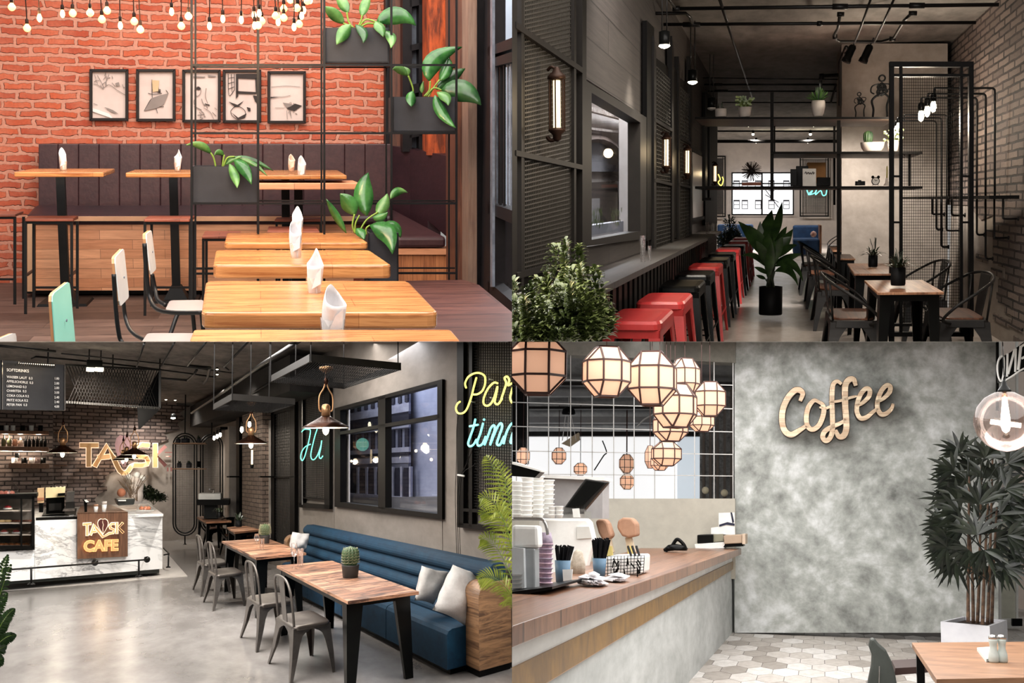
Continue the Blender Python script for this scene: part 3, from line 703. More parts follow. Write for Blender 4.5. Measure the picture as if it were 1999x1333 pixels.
# --- corner bench
b = thing('corner_bench', 'plum leather corner bench on a pine base along the brick wall', 'bench', P(420, 560, 11.5))
mb = MB()
xs = [75, 113, 153, 193, 233, 273, 313, 353, 393, 433, 473, 513, 553, 593, 633, 673, 713, 766]
for i in range(len(xs)-1):
    a, c = xs[i]+.2, xs[i+1]-.2
    mb.prism(rect(a, 281, c, 404, 12.0), R.d*.35)
mb.build('back_cushion', M_leather, b, bevel=.008)
MB().prism([P(50, 420, 11.28), P(68, 400, 11.9), P(766, 400, 11.9), P(766, 420, 11.28)], R.u*-.09).build('seat_cushion', M_leather2, b, bevel=.03)
mb = MB().prism(rect(50, 422.5, 690, 431.5, 11.26), R.d*.1); mb.build('top_rail', plain('pale_rail', (206, 156, 122), .5), b)
MB().prism(rect(70, 431, 690, 567, 11.3), R.d*.5).build('pine_front', M_pine_s, b)
MB().prism(rect(52, 431, 68, 569, 11.27), R.d*.6).build('end_panel', plain('pale_pine_end', (214, 168, 132), .5), b)
MB().prism(rect(50, 568, 700, 573, 11.4), R.d*.5).build('plinth', M_blackm, b)
mb = MB()
px0 = [(766, 285), (800, 291), (835, 297), (890, 308)]; dd = [12.0, 11.7, 11.3, 10.7]
for i in range(3):
    q = [P(*px0[i], dd[i]), P(*px0[i+1], dd[i+1]), P(px0[i+1][0], 478, dd[i+1]), P(px0[i][0], 430, dd[i])]
    mb.prism(q, R.r*.12)
mb.build('back_cushion', M_leather2, b)
MB().prism([P(690, 412, 11.9), P(768, 407, 11.9), P(872, 462, 10.55), P(775, 462, 10.55)], R.u*-.1).build('seat_cushion', M_leather, b, bevel=.03)
MB().prism(rect(772, 484, 876, 640, 10.6), R.d*.8).build('pine_front', M_pine_u, b)
MB().prism(rect(775, 485, 876, 497, 10.57), R.d*.05).build('top_rail', M_pine_s, b)

# --- high tables
def high_table(x0, x1, ya, yb, xb0, xb1, t, D, col, foot, label):
    f = H(col, foot, 0); k = thing('high_table', label, 'table', f, 'high tables along the bench')
    top = [P(x0, yb, D), P(x1, yb, D)]; z = height(top[0]); th = t*px(D)
    MB().prism([top[0], top[1], H(xb1, ya, z), H(xb0, ya, z)], R.u*-th).build('table_top', M_pine_s if t > 9 else M_pine, k, bevel=.008)
    MB().bar(f+R.u*.02, f+R.u*(z-th), .07).build('column', M_blackm, k)
    MB().taper(at(f), (-.2, .2, -.1, .1, 0), (-.19, .19, -.09, .09, .02)).taper(at(f), (-.1, .1, -.06, .06, .02), (-.04, .04, -.03, .03, .13)).build('base_plate', M_blackm, k)
high_table(27, 202, 329, 336, 62, 224, 9, 9.6, 129, 591, 'leftmost high pine table in front of the leather bench')
high_table(245, 395, 331, 337, 262, 405, 9, 10.0, 345, 585, 'second high pine table from the left, beside the dark planter')
high_table(480, 677, 332, 342, 490, 660, 8, 9.9, 560, 582, 'high pine table at the back, behind the other one right of the planter')
high_table(470, 702, 352, 357, 490, 690, 13, 9.9, 585, 597, 'high pine table in front of another, right of the hanging planter')

# --- bar stools: seat and four thin legs
def bar_stool(x0, x1, y0, y1, bx0, bx1, t, D, legs, label, rungs=()):
    k = thing('bar_stool', label, 'stool', P((x0+x1)/2, legs[0][1], D), 'bar stools at the high tables')
    z = height(P(x0, y1, D))
    MB().prism([P(x0, y1, D), P(x1, y1, D), H(bx1, y0, z), H(bx0, y0, z)], R.u*(-t*px(D))).build('seat', M_redwood, k, bevel=.006)
    d2 = depth(H(bx0, y0, z))
    for (lx, fy, back) in legs:
        dl = d2-.05 if back else D+.04
        MB().bar(P(lx, y1+t, dl), P(lx, fy, dl), .02).build('leg', M_black, k)
    mb = MB()
    for (ax, ay, bx_, by, s) in rungs: mb.bar(P(ax, ay, D+.1+(0 if s < 2 else .3)), P(bx_, by, D+.1+(.6 if s == 1 else .3 if s == 2 else 0)), .017)
    mb.bar(P(x0+2, y1+t+2, D+.05), P(x1-2, y1+t+2, D+.05), .02)
    mb.build('rungs', M_black, k)
bar_stool(49, 143, 421, 426, 56, 153, 6, 9.8, [(50, 613, 0), (66, 600, 1), (140, 600, 0), (151, 602, 1)], 'bar stool with reddish seat standing under the leftmost high table', [(52, 537, 67, 526, 1), (67, 561, 151, 561, 2), (138, 538, 151, 527, 1)])
bar_stool(-40, 30, 412, 418, -40, 46, 5, 10.2, [(29, 594, 0), (46, 583, 1)], 'bar stool cut off by the left edge beside the bench end', [(-20, 545, 30, 545, 0)])
bar_stool(281, 370, 421, 427, 290, 381, 6, 9.8, [(283, 616, 0), (296, 598, 1), (371, 600, 0), (379, 590, 1)], 'bar stool with reddish seat behind the black backed white chairs', [(285, 561, 372, 561, 2)])
bar_stool(394, 470, 451, 461, 400, 470, 5, 9.5, [(397, 610, 0), (403, 596, 1)], 'bar stool with reddish seat partly hidden behind the far dining table', [(380, 524, 470, 524, 0), (380, 534, 470, 534, 2)])
bar_stool(521, 624, 442, 452, 524, 618, 3, 9.7, [(545, 560, 0), (622, 560, 0)], 'lower bar stool seen above the far dining table', [])
bar_stool(536, 628, 424, 428, 540, 628, 5, 10.7, [(540, 570, 0), (626, 570, 0)], 'bar stool standing close to the bench front in the middle', [])

# --- dining tables in the middle
def dining_table(fx0, fx1, fy, t, bx0, bx1, by, label):
    z = .75
    q = [H(fx0, fy, z), H(fx1, fy, z), H(bx1, by, z), H(bx0, by, z)]
    c = sum(q, V((0, 0, 0)))/4; f = c-R.u*z
    k = thing('dining_table', label, 'table', f, 'pine dining tables in a row')
    pts = []
    for i in range(4):
        c0, a, b_ = q[i], q[i-1], q[(i+1) % 4]
        pts += [lerp(c0, a, .05), lerp(c0, lerp(a, b_, .5), .022), lerp(c0, b_, .05)]
    th = t*px(depth(q[0]))
    MB().prism(pts, R.u*-th).build('table_top', M_pine, k, bevel=.012)
    MB().bar(f+R.u*.03, c-R.u*th, .08).build('column', M_blackm, k)
    MB().taper(at(f), (-.28, .28, -.12, .12, 0), (-.26, .26, -.1, .1, .03)).build('base_plate', M_blackm, k)
dining_table(368, 902, 668, 26, 378, 880, 643, 'nearest pine dining table, cut off by the lower edge')
dining_table(393, 857, 610, 33, 402, 797, 548, 'large pine dining table, second nearest in the row of four')
dining_table(416, 765, 517, 27, 421, 722, 488, 'pine dining table, third in the row of four')
dining_table(438, 719, 473, 14, 443, 692, 454, 'farthest and smallest pine dining table in the row of four')

# --- glasses with folded paper napkins
def napkin(cx, yb, w, h, D, tip, label, m=None, colour=None, kind=0):
    k = thing('napkin_glass', label, 'glass', P(cx, yb, D), 'drinking glasses holding folded napkins')
    s = px(D); M = at(P(cx, yb, D), 0, s)
    M2 = lambda x, y, z: P(cx, yb, D)+R.r*x*s+R.d*y*s*1.3+R.u*z*s
    gh = h*.42
    MB().lathe(M2, [(w*.36, 0), (w*.38, 1), (w*.48, gh), (w*.45, gh), (w*.34, 2), (.1, 2)], 16, caps=False).build('tumbler', M_glass, k, True)
    mb = MB(); n = 20; rings = 8
    for i in range(rings+1):              # a rolled sheet, narrow in the glass, wide and slanting to one point at the top
        t = i/rings
        for j in range(n):
            th = 2*math.pi*j/n; pk = max(0, math.cos((th-tip[0])/2))**3
            top = h*(.66+.34*pk); rr = w*(.31+.17*t)*(1-.55*pk*t**3)*(1+.06*math.sin(4*th+i*.4))
            mb.v.append(M2(rr*math.cos(th)+tip[1]*t*w+.12*w*t*t*pk*math.cos(tip[0]+3.14), rr*math.sin(th), 2+(top-2)*t))
    for i in range(rings):
        for j in range(n): mb.f.append([i*n+j, i*n+(j+1) % n, (i+1)*n+(j+1) % n, (i+1)*n+j])
    mb.f.append(list(range(n)))
    mb.build('napkin', colour or M_nap, k, True, solid=s*.8)
    q = [M2(w*x+tip[1]*w*.5, -w*.47, h*z) for x, z in ((-.22, .2), (.3, .3), (.34, .62), (.05, .5))]
    MB().prism(q, R.d*-.6*s).build('fold', colour or M_nap, k)
napkin(650, 668, 54, 113, 4.75, (2.2, .0, -.1), 'nearest glass with a large pointed white napkin')
napkin(614, 581, 33, 96, 5.75, (.6, .06, .35), 'glass with a white napkin on the second nearest dining table')
napkin(578, 505, 27, 74, 7.0, (2.0, -.1, -.2), 'glass with a rolled white napkin on the third dining table')
napkin(581, 472, 22, 68, 8.3, (1.3, .0, .1), 'glass with a white napkin on the farthest dining table')
napkin(124, 334, 15, 43, 9.9, (2.0, -.1, -.15), 'napkin glass on the leftmost high table')
napkin(347, 335, 14, 41, 10.2, (.4, .1, .2), 'napkin glass on the second high table')
napkin(569, 336, 14, 34, 10.4, (2, 0, 0), 'peach napkin glass on the back high table', None, M_napp)
napkin(588, 353, 17, 48, 10.1, (1.9, .05, -.1), 'leaning white napkin glass on the front high table')

# --- chairs with laminate backs
def shell_chair(back, D0, D1, ctl, seat, mat, smat, label, legs=()):
    base = P(back[3][0]+30, 700, D0)
    k = thing('school_chair', label, 'chair', base, 'laminate chairs with black tube frames')
    q = [P(back[0][0], back[0][1], D0), P(back[1][0], back[1][1], D1), P(back[2][0], back[2][1], D1), P(back[3][0], back[3][1], D0)]
    def soft(q):
        pts = []
        for i in range(4):
            c, a, b = q[i], q[i-1], q[(i+1) % 4]
            pts += [c+(a-c)*.12, c+((a-c)+(b-c))*.028, c+(b-c)*.12]
        return pts
    q = soft(q)
    bk = MB().prism(q, R.r*-5*px(D0)).build('backrest', M_ply, k)
    MB().prism([p+R.r*.001 for p in q], R.r*2*px(D0)).build('laminate_face', mat, bk)
    c = sum(q, V((0, 0, 0)))/len(q)
    MB().lathe(lambda x, y, z: c+R.r*(.012+z)+R.u*x+R.d*y*2, [(.006, 0), (.006, .003), (.002, .004)], 10).build('screw', M_steel, bk)
    for pts in ctl:
        MB().tube(spl([P(x, y, d) for x, y, d in pts], 6), 4.2*px(D0), 10).build('frame_tube', M_black, k, True)
    if seat:
        z = height(P(seat[0][0], seat[0][1], D0))
        MB().prism(soft([H(x, y, z) for x, y in seat]), R.u*-.02).build('seat', smat, k, bevel=.004)
    for (a, b) in legs: MB().tube(spl([P(*p) for p in (a, ((a[0]*.7+b[0]*.3), a[1]+6, a[2]), b)], 6), 4*px(D0), 10).build('leg', M_black, k, True)
    return k
shell_chair([(99, 575), (134, 548), (147, 690), (107, 690)], 4.75, 5.4,
            [[(101, 600, 4.8), (103, 650, 4.8), (108, 690, 4.8)]], None, M_mint, M_lamg, 'mint green backed chair at the left of the nearest tables')
shell_chair([(222, 503), (240, 484), (250, 580), (232, 599)], 5.6, 6.3,
            [[(222, 535, 5.6), (226, 600, 5.6), (231, 645, 5.6), (238, 668, 5.6), (262, 690, 5.5)], [(241, 590, 6.2), (245, 620, 6.2), (255, 645, 6.1), (275, 660, 6.0), (300, 668, 5.9)]],
            [(276, 668), (288, 650), (392, 650), (392, 668)], M_lam, M_lamg, 'white backed chair behind the mint one, left of the large table')
shell_chair([(283, 457), (294, 449), (303, 525), (292, 537)], 6.9, 7.6,
            [[(282, 475, 6.9), (287, 545, 6.9), (292, 580, 6.9), (305, 602, 6.8), (335, 610, 6.7), (395, 610, 6.6)], [(297, 535, 7.5), (303, 565, 7.5), (308, 585, 7.4), (323, 596, 7.3)]],
            [(322, 604), (331, 586), (398, 585), (398, 607)], M_lam, M_lamg, 'white backed chair farthest from view, left of the third table',
            [((352, 610, 6.8), (330, 660, 6.7)), ((375, 610, 7.0), (380, 650, 7.0)), ((392, 612, 7.0), (398, 660, 7.0))])
shell_chair([(-30, 672), (29, 648), (34, 720), (-20, 720)], 4.3, 4.8, [[(0, 690, 4.4), (4, 720, 4.4)]], None, M_lam, M_lamg, 'white backed chair just showing in the lower left corner')

# --- black wire shelf divider
k = thing('shelf_divider', 'tall black steel rod shelf frame dividing the dining room', 'shelf frame', P(632, 585, 10.2))
Df, Db = 9.0, 9.35
xf = [374, 504, 633, 764, 891]
for i, x in enumerate(xf):
    r_ = 1.9*px(Df)
    MB().bar(P(x, -60, Df), P(x, 585, Df), 4.2*px(Df)).build('post', M_black, k)
    xb = x+(503-x)*.035+(3 if x < 503 else -1)
    MB().bar(P(xb, -60, Db), P(xb, 580, Db), 3.4*px(Db)).build('post', M_black, k)
mb = MB()
for y, xa, xb in ((127, 374, 891), (260, 374, 891), (397, 374, 891), (533, 764, 891)):
    mb = MB().bar(P(xa, y, Df), P(xb, y, Df), 4*px(Df)); mb.build('rail', M_black, k)
    yb = y+(250-y)*.035
    MB().bar(P(xa+3, yb, Db), P(xb-3, yb, Db), 3*px(Db)).build('rail', M_black, k)
mb = MB()
for x in xf:
    for y in (127, 260, 397): mb.bar(P(x, y, Df), P(x, y, Df)+R.d*.35, 3*px(Df))
mb.build('cross_rods', M_black, k)

# --- planters and their plants
def planter(x0, y0, x1, y1, D, dep, label, leaves, stems=(), mats=None, w=.02):
    k = thing('planter_box', label, 'planter', P((x0+x1)/2, y1, D), 'slate grey planter boxes in the shelf divider')
    f = PL([(x0, y1), (x1, y1), (x1, y0), (x0, y0)], D); v = R.d*dep
    MB().prism([f[0], f[1], f[2], f[3]], R.d*.02).build('box', M_slate, k)
    o = [p+v for p in f]
    mb = MB().prism([f[0], f[3], o[3], o[0]], R.r*.012).prism([f[1], f[2], o[2], o[1]], R.r*-.012).prism(o, R.d*-.012).prism([f[0], f[1], o[1], o[0]], R.u*.012)
    mb.build('box_sides', M_slate, k)
    dn = R.u*-.03
    MB().poly([f[3]+dn, f[2]+dn, o[2]+dn, o[3]+dn]).build('soil', M_soil, k)
    for i, (p0, p1, p2, wp, d0, d2, mt, tw) in enumerate(leaves):
        a, c = P(p0[0], p0[1], D+d0), P(p2[0], p2[1], D+d2); b_ = P(p1[0], p1[1], D+(d0+d2)/2)
        t = (c-a).normalized(); sd = t.cross(R.d).normalized()*math.cos(tw)+R.d*math.sin(tw)
        MB().leaf(a, b_, c, wp*px(D)/max(.35, math.cos(tw)), sd, .18, 9, .85).build('leaf', mt, k, True, solid=.004)
    for (p0, p1, p2, d0, d2) in stems:
        MB().tube(spl([P(p0[0], p0[1], D+d0), P(p1[0], p1[1], D+(d0+d2)/2), P(p2[0], p2[1], D+d2)], 5), 1.8*px(D), 6).build('stem', M_stem, k, True)
    return k
G, Gg, Gd = M_leaf_v, M_leaf_g, M_leaf_d
planter(634, 54, 760, 123, 9.05, .3, 'dark planter box at the top of the shelf frame with a broad leaved plant',
        [((672, 46), (650, 24), (631, 13), 22, .1, 0, G, .2), ((680, 24), (668, 5), (655, -16), 20, .1, .2, G, .2), ((706, 32), (712, 6), (722, -14), 18, .1, .2, G, .3),
         ((684, 48), (668, 66), (657, 87), 24, 0, -.1, G, .1), ((694, 48), (716, 60), (709, 84), 18, 0, -.12, Gd, .3),
         ((735, 45), (780, 12), (812, 50), 34, .1, .1, Gg, .1), ((733, 42), (744, 52), (748, 72), 20, 0, -.1, G, .4), ((751, 60), (770, 68), (763, 94), 20, 0, -.15, G, .1)],
        [((687, 53), (680, 40), (677, 24), .1, .1), ((698, 54), (704, 42), (707, 30), .1, .1), ((700, 54), (714, 38), (734, 43), .1, .1), ((690, 53), (676, 48), (670, 45), .1, .1), ((702, 54), (716, 46), (730, 46), .1, .1)])
planter(766, 189, 891, 258, 9.05, .3, 'dark planter box on the right of the shelf frame with tall leaves',
        [((838, 158), (830, 108), (902, 92), 36, .1, .2, Gg, .1), ((858, 158), (880, 130), (874, 112), 22, .15, .2, Gg, .4), ((852, 175), (885, 145), (908, 134), 24, .15, .25, Gd, .2),
         ((862, 176), (910, 165), (939, 205), 44, .1, 0, Gd, .15), ((795, 148), (778, 128), (766, 136), 16, .1, 0, G, .2), ((797, 148), (792, 138), (788, 130), 15, .1, .1, G, .3),
         ((806, 178), (800, 196), (803, 208), 20, 0, -.1, Gg, .2), ((849, 186), (856, 222), (890, 250), 22, 0, -.15, Gg, .1), ((853, 180), (876, 186), (875, 206), 20, 0, -.12, G, .3),
         ((824, 182), (822, 172), (827, 158), 8, .1, .1, G, .3)],
        [((805, 188), (806, 172), (797, 148), .1, .1), ((828, 188), (838, 176), (840, 158), .1, .1), ((832, 188), (846, 172), (862, 176), .1, .1), ((836, 189), (846, 172), (858, 156), .1, .15)])
planter(374, 325, 505, 398, 9.05, .3, 'dark planter box on the left of the shelf frame above the chairs',
        [((412, 300), (394, 276), (363, 283), 15, .1, 0, G, .15), ((437, 304), (426, 290), (418, 304), 11, .1, .05, G, .3), ((448, 320), (462, 345), (463, 367), 17, 0, -.15, G, .1),
         ((457, 312), (480, 325), (491, 360), 22, 0, -.15, Gg, .1), ((440, 322), (450, 308), (472, 306), 10, .1, .1, G, .4), ((455, 308), (490, 306), (534, 334), 12, .1, .1, Gd, .2), ((470, 310), (500, 318), (522, 344), 9, .1, .05, G, .3)],
        [((421, 325), (417, 308), (411, 298), .1, .1), ((434, 325), (436, 312), (438, 302), .1, .1), ((436, 325), (444, 308), (458, 306), .1, .1)])
planter(719, 455, 778, 560, 8.7, .35, 'floor planter box with glossy leaves behind the farthest dining table',
        [((716, 421), (702, 370), (719, 337), 38, .1, .2, Gg, .1), ((693, 420), (680, 392), (664, 378), 32, .1, .1, Gg, .2), ((676, 455), (650, 412), (637, 388), 15, .1, .1, Gg, .3),
         ((735, 418), (752, 400), (756, 378), 24, .1, .15, G, .3), ((762, 388), (776, 364), (796, 376), 16, .1, .2, G, .2), ((728, 424), (744, 430), (757, 414), 16, .05, 0, Gg, .3),
         ((722, 440), (765, 440), (766, 496), 38, 0, -.2, Gg, .1), ((745, 440), (778, 438), (782, 464), 24, .1, .1, Gg, .2), ((696, 446), (706, 452), (711, 468), 18, 0, -.1, Gg, .3)],
        [((693, 455), (694, 436), (702, 420), .1, .1), ((693, 455), (688, 440), (692, 418), .1, .1), ((700, 455), (715, 430), (738, 414), .1, .1), ((715, 458), (715, 446), (722, 440), .05, .05)])

# --- five framed drawings
def picture(x0, y0, x1, y1, label, strokes):
    k = thing('framed_drawing', label, 'picture', P((x0+x1)/2, y1, 12.36), 'framed drawings on the brick wall')
    D = 12.36; s = px(D)
    MB().frame(rect(x0, y1, x1, y0, D), 5.2*s, R.d*-.03).build('frame', M_framew, k, bevel=.004)
    pp = MB().prism(rect(x0+4, y0+4, x1-4, y1-4, D+.01), R.d*.01).build('paper', M_paper, k)
    for (nm, mt, w, lines) in strokes:
        mb = MB()
        for ln in lines:
            pts = [P(x0+a*(x1-x0), y0+b_*(y1-y0), D-.004) for a, b_ in ln]
            if w: mb.tube(spl(pts, 4), w*s, 4)
            else: mb.prism(pts, R.d*-.003)
        mb.build(nm, mt, pp)
random.seed(5)
def rocks(n, x0, x1, y0, y1, a=.1):
    out = []
    for i in range(n):
        x, y = random.uniform(x0, x1), random.uniform(y0, y1)
        out.append([(x, y), (x+random.uniform(.02, a), y+random.uniform(-a, a)*.8), (x+random.uniform(.0, a), y+random.uniform(.02, a)*.7)])
    return out
M_lightw = plain('white_wash', (244, 240, 236), .7); M_ochre = plain('ochre_wash', (222, 190, 150), .8)
picture(175, 135, 251, 236, 'framed landscape sketch, leftmost of the five drawings',
        [('wash', M_lightw, 0, [[(.08, .75), (.5, .86), (.62, .97), (.5, .93), (.08, .82)]]), ('drawing', M_inkl, .5, [[(.1, .28), (.2, .3), (.35, .36), (.5, .3), (.7, .4), (.92, .5)], [(.2, .12), (.3, .25), (.36, .34)], [(.5, .1), (.42, .25), (.45, .32)], [(.1, .66), (.2, .69)], [(.4, .74), (.55, .78), (.7, .85)]]+rocks(12, .12, .85, .1, .32)),
         ('dark_stroke', M_inkl, 0, [[(.38, .73), (.6, .79), (.74, .86), (.55, .83)], [(.66, .27), (.75, .25), (.78, .33), (.68, .32)]])])
picture(266, 135, 343, 237, 'framed sketch of a small boat with a square basket, second drawing from the left',
        [('wash', M_inkl, 0, [[(.2, .8), (.4, .55), (.6, .5), (.82, .46), (.7, .68), (.5, .75)]]), ('drawing', M_ink, .6, [[(.4, .2), (.4, .45), (.42, .75)], [(.55, .22), (.57, .42)], [(.3, .46), (.45, .48), (.65, .46)], [(.2, .8), (.35, .6), (.42, .55)], [(.75, .4), (.8, .46), (.72, .5)], [(.45, .74), (.55, .72), (.7, .72)], [(.5, .74), (.54, .84)]]+rocks(9, .4, .58, .2, .42, .08)),
         ('ochre', M_ochre, 0, [[(.4, .21), (.58, .22), (.56, .42), (.42, .44)]])])
picture(356, 136, 431, 239, 'framed sketch of a seated figure, middle one of the five drawings',
        [('drawing', M_inkl, .6, [[(.32, .38), (.4, .32), (.48, .36), (.46, .46), (.38, .5), (.32, .42), (.32, .38)], [(.38, .5), (.3, .6), (.35, .7), (.5, .76)], [(.5, .55), (.55, .65), (.7, .66)], [(.62, .35), (.6, .5), (.66, .64)], [(.3, .7), (.5, .78), (.6, .9)], [(.55, .72), (.72, .8), (.82, .94)]]+rocks(10, .3, .85, .55, .92)),
         ('shading', M_ink, 0, [[(.33, .36), (.42, .32), (.48, .35), (.46, .38), (.37, .38)], [(.58, .64), (.7, .66), (.72, .69), (.62, .67)]]), ('smudge', M_inkl, 0, [[(.28, .12), (.6, .13), (.58, .15), (.28, .15)], [(.66, .1), (.88, .12), (.86, .14), (.68, .14)]])])
picture(435, 136, 510, 240, 'framed bold black ink drawing of a table with a jar, fourth from the left',
        [('ink_blocks', M_ink, 0, [[(.34, .08), (.92, .08), (.92, .18), (.34, .16)], [(.34, .15), (.4, .15), (.4, .5), (.34, .55)], [(.84, .16), (.92, .16), (.92, .45), (.86, .45)], [(.36, .4), (.86, .42), (.86, .46), (.36, .45)], [(.15, .6), (.38, .66), (.55, .58), (.4, .7), (.3, .69)], [(.78, .48), (.94, .5), (.94, .66), (.84, .6)], [(.22, .8), (.4, .9), (.62, .82), (.58, .9), (.4, .94)], [(.62, .7), (.72, .72), (.72, .78), (.66, .78)]]),
         ('drawing', M_ink, .6, [[(.14, .08), (.16, .48), (.3, .38)], [(.22, .08), (.24, .42)], [(.3, .08), (.3, .38)], [(.14, .16), (.3, .14)], [(.14, .26), (.3, .23)], [(.15, .36), (.3, .32)], [(.2, .78), (.3, .7), (.45, .7), (.58, .78), (.55, .88), (.38, .93), (.24, .86), (.2, .78)]])])
picture(522, 139, 597, 241, 'framed faint sketch with a small dark roof, rightmost of the five drawings',
        [('ink_blocks', M_ink, 0, [[(.5, .72), (.72, .62), (.9, .66), (.7, .76), (.58, .74)], [(.08, .49), (.3, .5), (.08, .515)]]), ('wash', M_inkl, 0, [[(.4, .6), (.6, .62), (.7, .66), (.5, .7)]]), ('drawing', M_inkl, .45, [[(.15, .48), (.4, .49), (.6, .46)], [(.1, .3), (.5, .28), (.85, .3)], [(.5, .75), (.52, .92)], [(.6, .76), (.62, .9)], [(.2, .7), (.45, .7)]]+rocks(8, .5, .85, .6, .85, .08))])

# --- hanging bulbs
bulbs = [(23, 14, 0), (53, 55, 0), (77, 35, 1), (122, 27, 1), (142, 26, 0), (176, 25, 0), (199, 38, 0), (209, 21, 0), (235, 50, 1), (262, 42, 0), (274, 58, 0), (335, 23, 1), (354, 51, 0), (368, 32, 0),
         (409, 51, 1), (435, 37, 1), (471, 39, 1), (496, 30, 1), (497, 50, 1), (506, 26, 1), (511, 41, 0), (504, 50, 0), (538, 31, 0), (543, 32, 1), (543, 43, 1), (554, 17, 0), (554, 35, 0), (580, 16, 0), (593, 20, 1), (589, 31, 1), (574, 53, 1), (584, 47, 0), (567, 0, 0), (600, 2, 0), (606, 0, 1)]
words_ = ['first', 'second', 'third', 'fourth', 'fifth', 'sixth', 'seventh', 'eighth', 'ninth', 'tenth', 'eleventh', 'twelfth', 'thirteenth', 'fourteenth', 'fifteenth', 'sixteenth', 'seventeenth', 'eighteenth', 'nineteenth']
order = sorted(range(len(bulbs)), key=lambda i: bulbs[i][0])
for rank, i in enumerate(order):
    x, y, hot = bulbs[i]
    D = 7.2+((i*7) % 11)*.22
    c = P(x, y, D); s = px(D)
    nth = words_[rank] if rank < len(words_) else None
    fl = rank-len(order)
    lab = ('round' if not hot else 'bright narrow')+' glowing bulb on a black cord, '+(nth+' from the left' if nth else words_[-fl-1]+' from the right' if fl < -1 else 'farthest to the right')+' over the brick wall'
    k = thing('hanging_bulb', lab, 'bulb', c+R.u*10*s, 'bare bulbs hanging over the brick wall')
    m = lambda X, Y, Z: c+(R.r*X+R.d*Y+R.u*Z)*s
    if hot: MB().lathe(m, [(.3, -7.5), (2.8, -6), (4.4, -2), (4.2, 2), (2.6, 6), (2, 8)], 12).build('bulb', M_bulb, k, True)
    else: MB().lathe(m, [(.3, -6.8), (3.6, -5.8), (6, -3), (6.9, 0), (6, 3), (3.4, 6), (2.4, 8)], 14).build('bulb', M_bulb_o, k, True)
    MB().lathe(m, [(2.3, 7), (3, 8), (3, 14), (2, 16), (1, 17)], 10).build('socket', M_cord, k, True)
    MB().tube(spl([m(0, 0, 16), m(random.uniform(-1, 1), 0, 40), m(random.uniform(-4, 4), 0, 120)], 4), 1.1*s, 6).build('cord', M_cord, k, True)
for x in (60, 150, 240, 340, 430, 500, 560): lamp(P(x, 40, 8.0)-R.d*.2, 18, (1, .62, .3), .06)

# ================================================================== upper right room
room(TR); random.seed(8)
def pleaf(mb, p0, p1, p2, w, D0, D2, tw=.2, fold=.18, shape=.85, n=8):
    a, c, b_ = P(p0[0], p0[1], D0), P(p2[0], p2[1], D2), P(p1[0], p1[1], (D0+D2)/2)
    t = (c-a).normalized(); sd = t.cross(R.d).normalized()*math.cos(tw)+R.d*math.sin(tw)
    return mb.leaf(a, b_, c, w*px(D0)/max(.35, math.cos(tw)), sd, fold, n, shape)
M_red = plain('red_enamel', (206, 64, 62), .35, 0, (178, 48, 48), 4)
M_blk = plain('black_enamel', (14, 15, 14), .3, 0, (11, 11, 11), 8)
M_gun = plain('gunmetal', (40, 38, 36), .45, .2, (29, 28, 27), 5, spec=.25)
M_rust = wood('oiled_seat_wood', (128, 82, 56), (72, 44, 34), math.pi/2, .09, 1.5, 10, .45, (150, 130, 120))
M_tablew = wood('reclaimed_top', (190, 142, 106), (120, 80, 58), math.pi/2, .1, 1.6, 9, .4, (150, 125, 110))
M_pipe = plain('black_pipe', (22, 20, 19), .4, .2, (16, 15, 15), 8, spec=.3)
M_pot_b = plain('black_pot', (14, 14, 15), .5)
M_pot_w = plain('white_pot', (226, 218, 210), .4, 0, (206, 196, 188), 5)
M_lfd = leafmat('palm_leaf', (26, 46, 22), (58, 84, 42), .3)
M_lfy = leafmat('shrub_leaf', (54, 70, 34), (120, 132, 74), .3)
M_lfdd = leafmat('dark_sprig', (26, 36, 24), (50, 62, 40), .4)
M_lamp = glow('warm_white_lamp', (255, 244, 214), 9)
M_tube = glow('filament_tube', (255, 226, 176), 2.6)
M_wire = plain('mesh_wire', (70, 66, 60), .5, .3)
M_wireb = plain('black_mesh_wire', (14, 13, 12), .8, 0, spec=.1)
M_neon_a = glow('aqua_neon', (120, 240, 225), 1.4)
M_neon_y = glow('yellow_neon', (250, 236, 110), 1.2)

# --- lattice panels on the left wall
def wall_panel(label, vs, rails, lat, X, wr, nu, nv):
    yc = lambda x: 395+.3704*(1525-x)-2     # where the counter top meets the panel
    k = thing('wire_screen', label, 'panel', W(vs[0][0], 500, X), 'wire mesh panels on the plank wall')
    MB().prism(WL([(vs[0][0], lat[0][1]-20), (vs[-1][1], lat[1][1]-20), (vs[-1][1], yc(vs[-1][1])), (vs[0][0], yc(vs[0][0]))], X-.04), R.r*-.01).build('backing', M_backing, k)
    for (a, b) in vs: MB().prism(WL([(a, -70 if vs[0][0] < 1010 else lat[0][1]-60), (b, -70 if vs[0][0] < 1010 else lat[1][1]-60), (b, yc(b)), (a, yc(a))], X), R.r*-.05).build('post', M_frame2, k)
    for (xa, ya, xb, yb, t) in rails: MB().prism(WL([(xa, ya), (xb, yb), (xb, yb+t*.85), (xa, ya+t)], X+.004), R.r*-.05).build('rail', M_frame2, k)
    MB().lattice(WL(lat, X-.02), nu, nv, wr).build('wire_mesh', M_wire, k)
wall_panel('tall wire mesh panel with a lamp at the near left wall', [(1000, 1009.5), (1018, 1023), (1121, 1125), (1137, 1145)],
           [(1008, 42, 1138, 132, 13), (1008, 293, 1138, 322, 11), (1010, 533, 1138, 499, 12)], [(1023, -40), (1121, -60), (1121, 505), (1023, 530)], -1.08, .006, 34, 66)
wall_panel('wire mesh panel just beyond the large bar window', [(1277, 1281), (1312, 1316)], [(1279, 230, 1314, 252, 7), (1279, 349, 1314, 358, 6)], [(1281, 130), (1312, 160), (1312, 473), (1281, 484)], -1.08, .007, 10, 44)
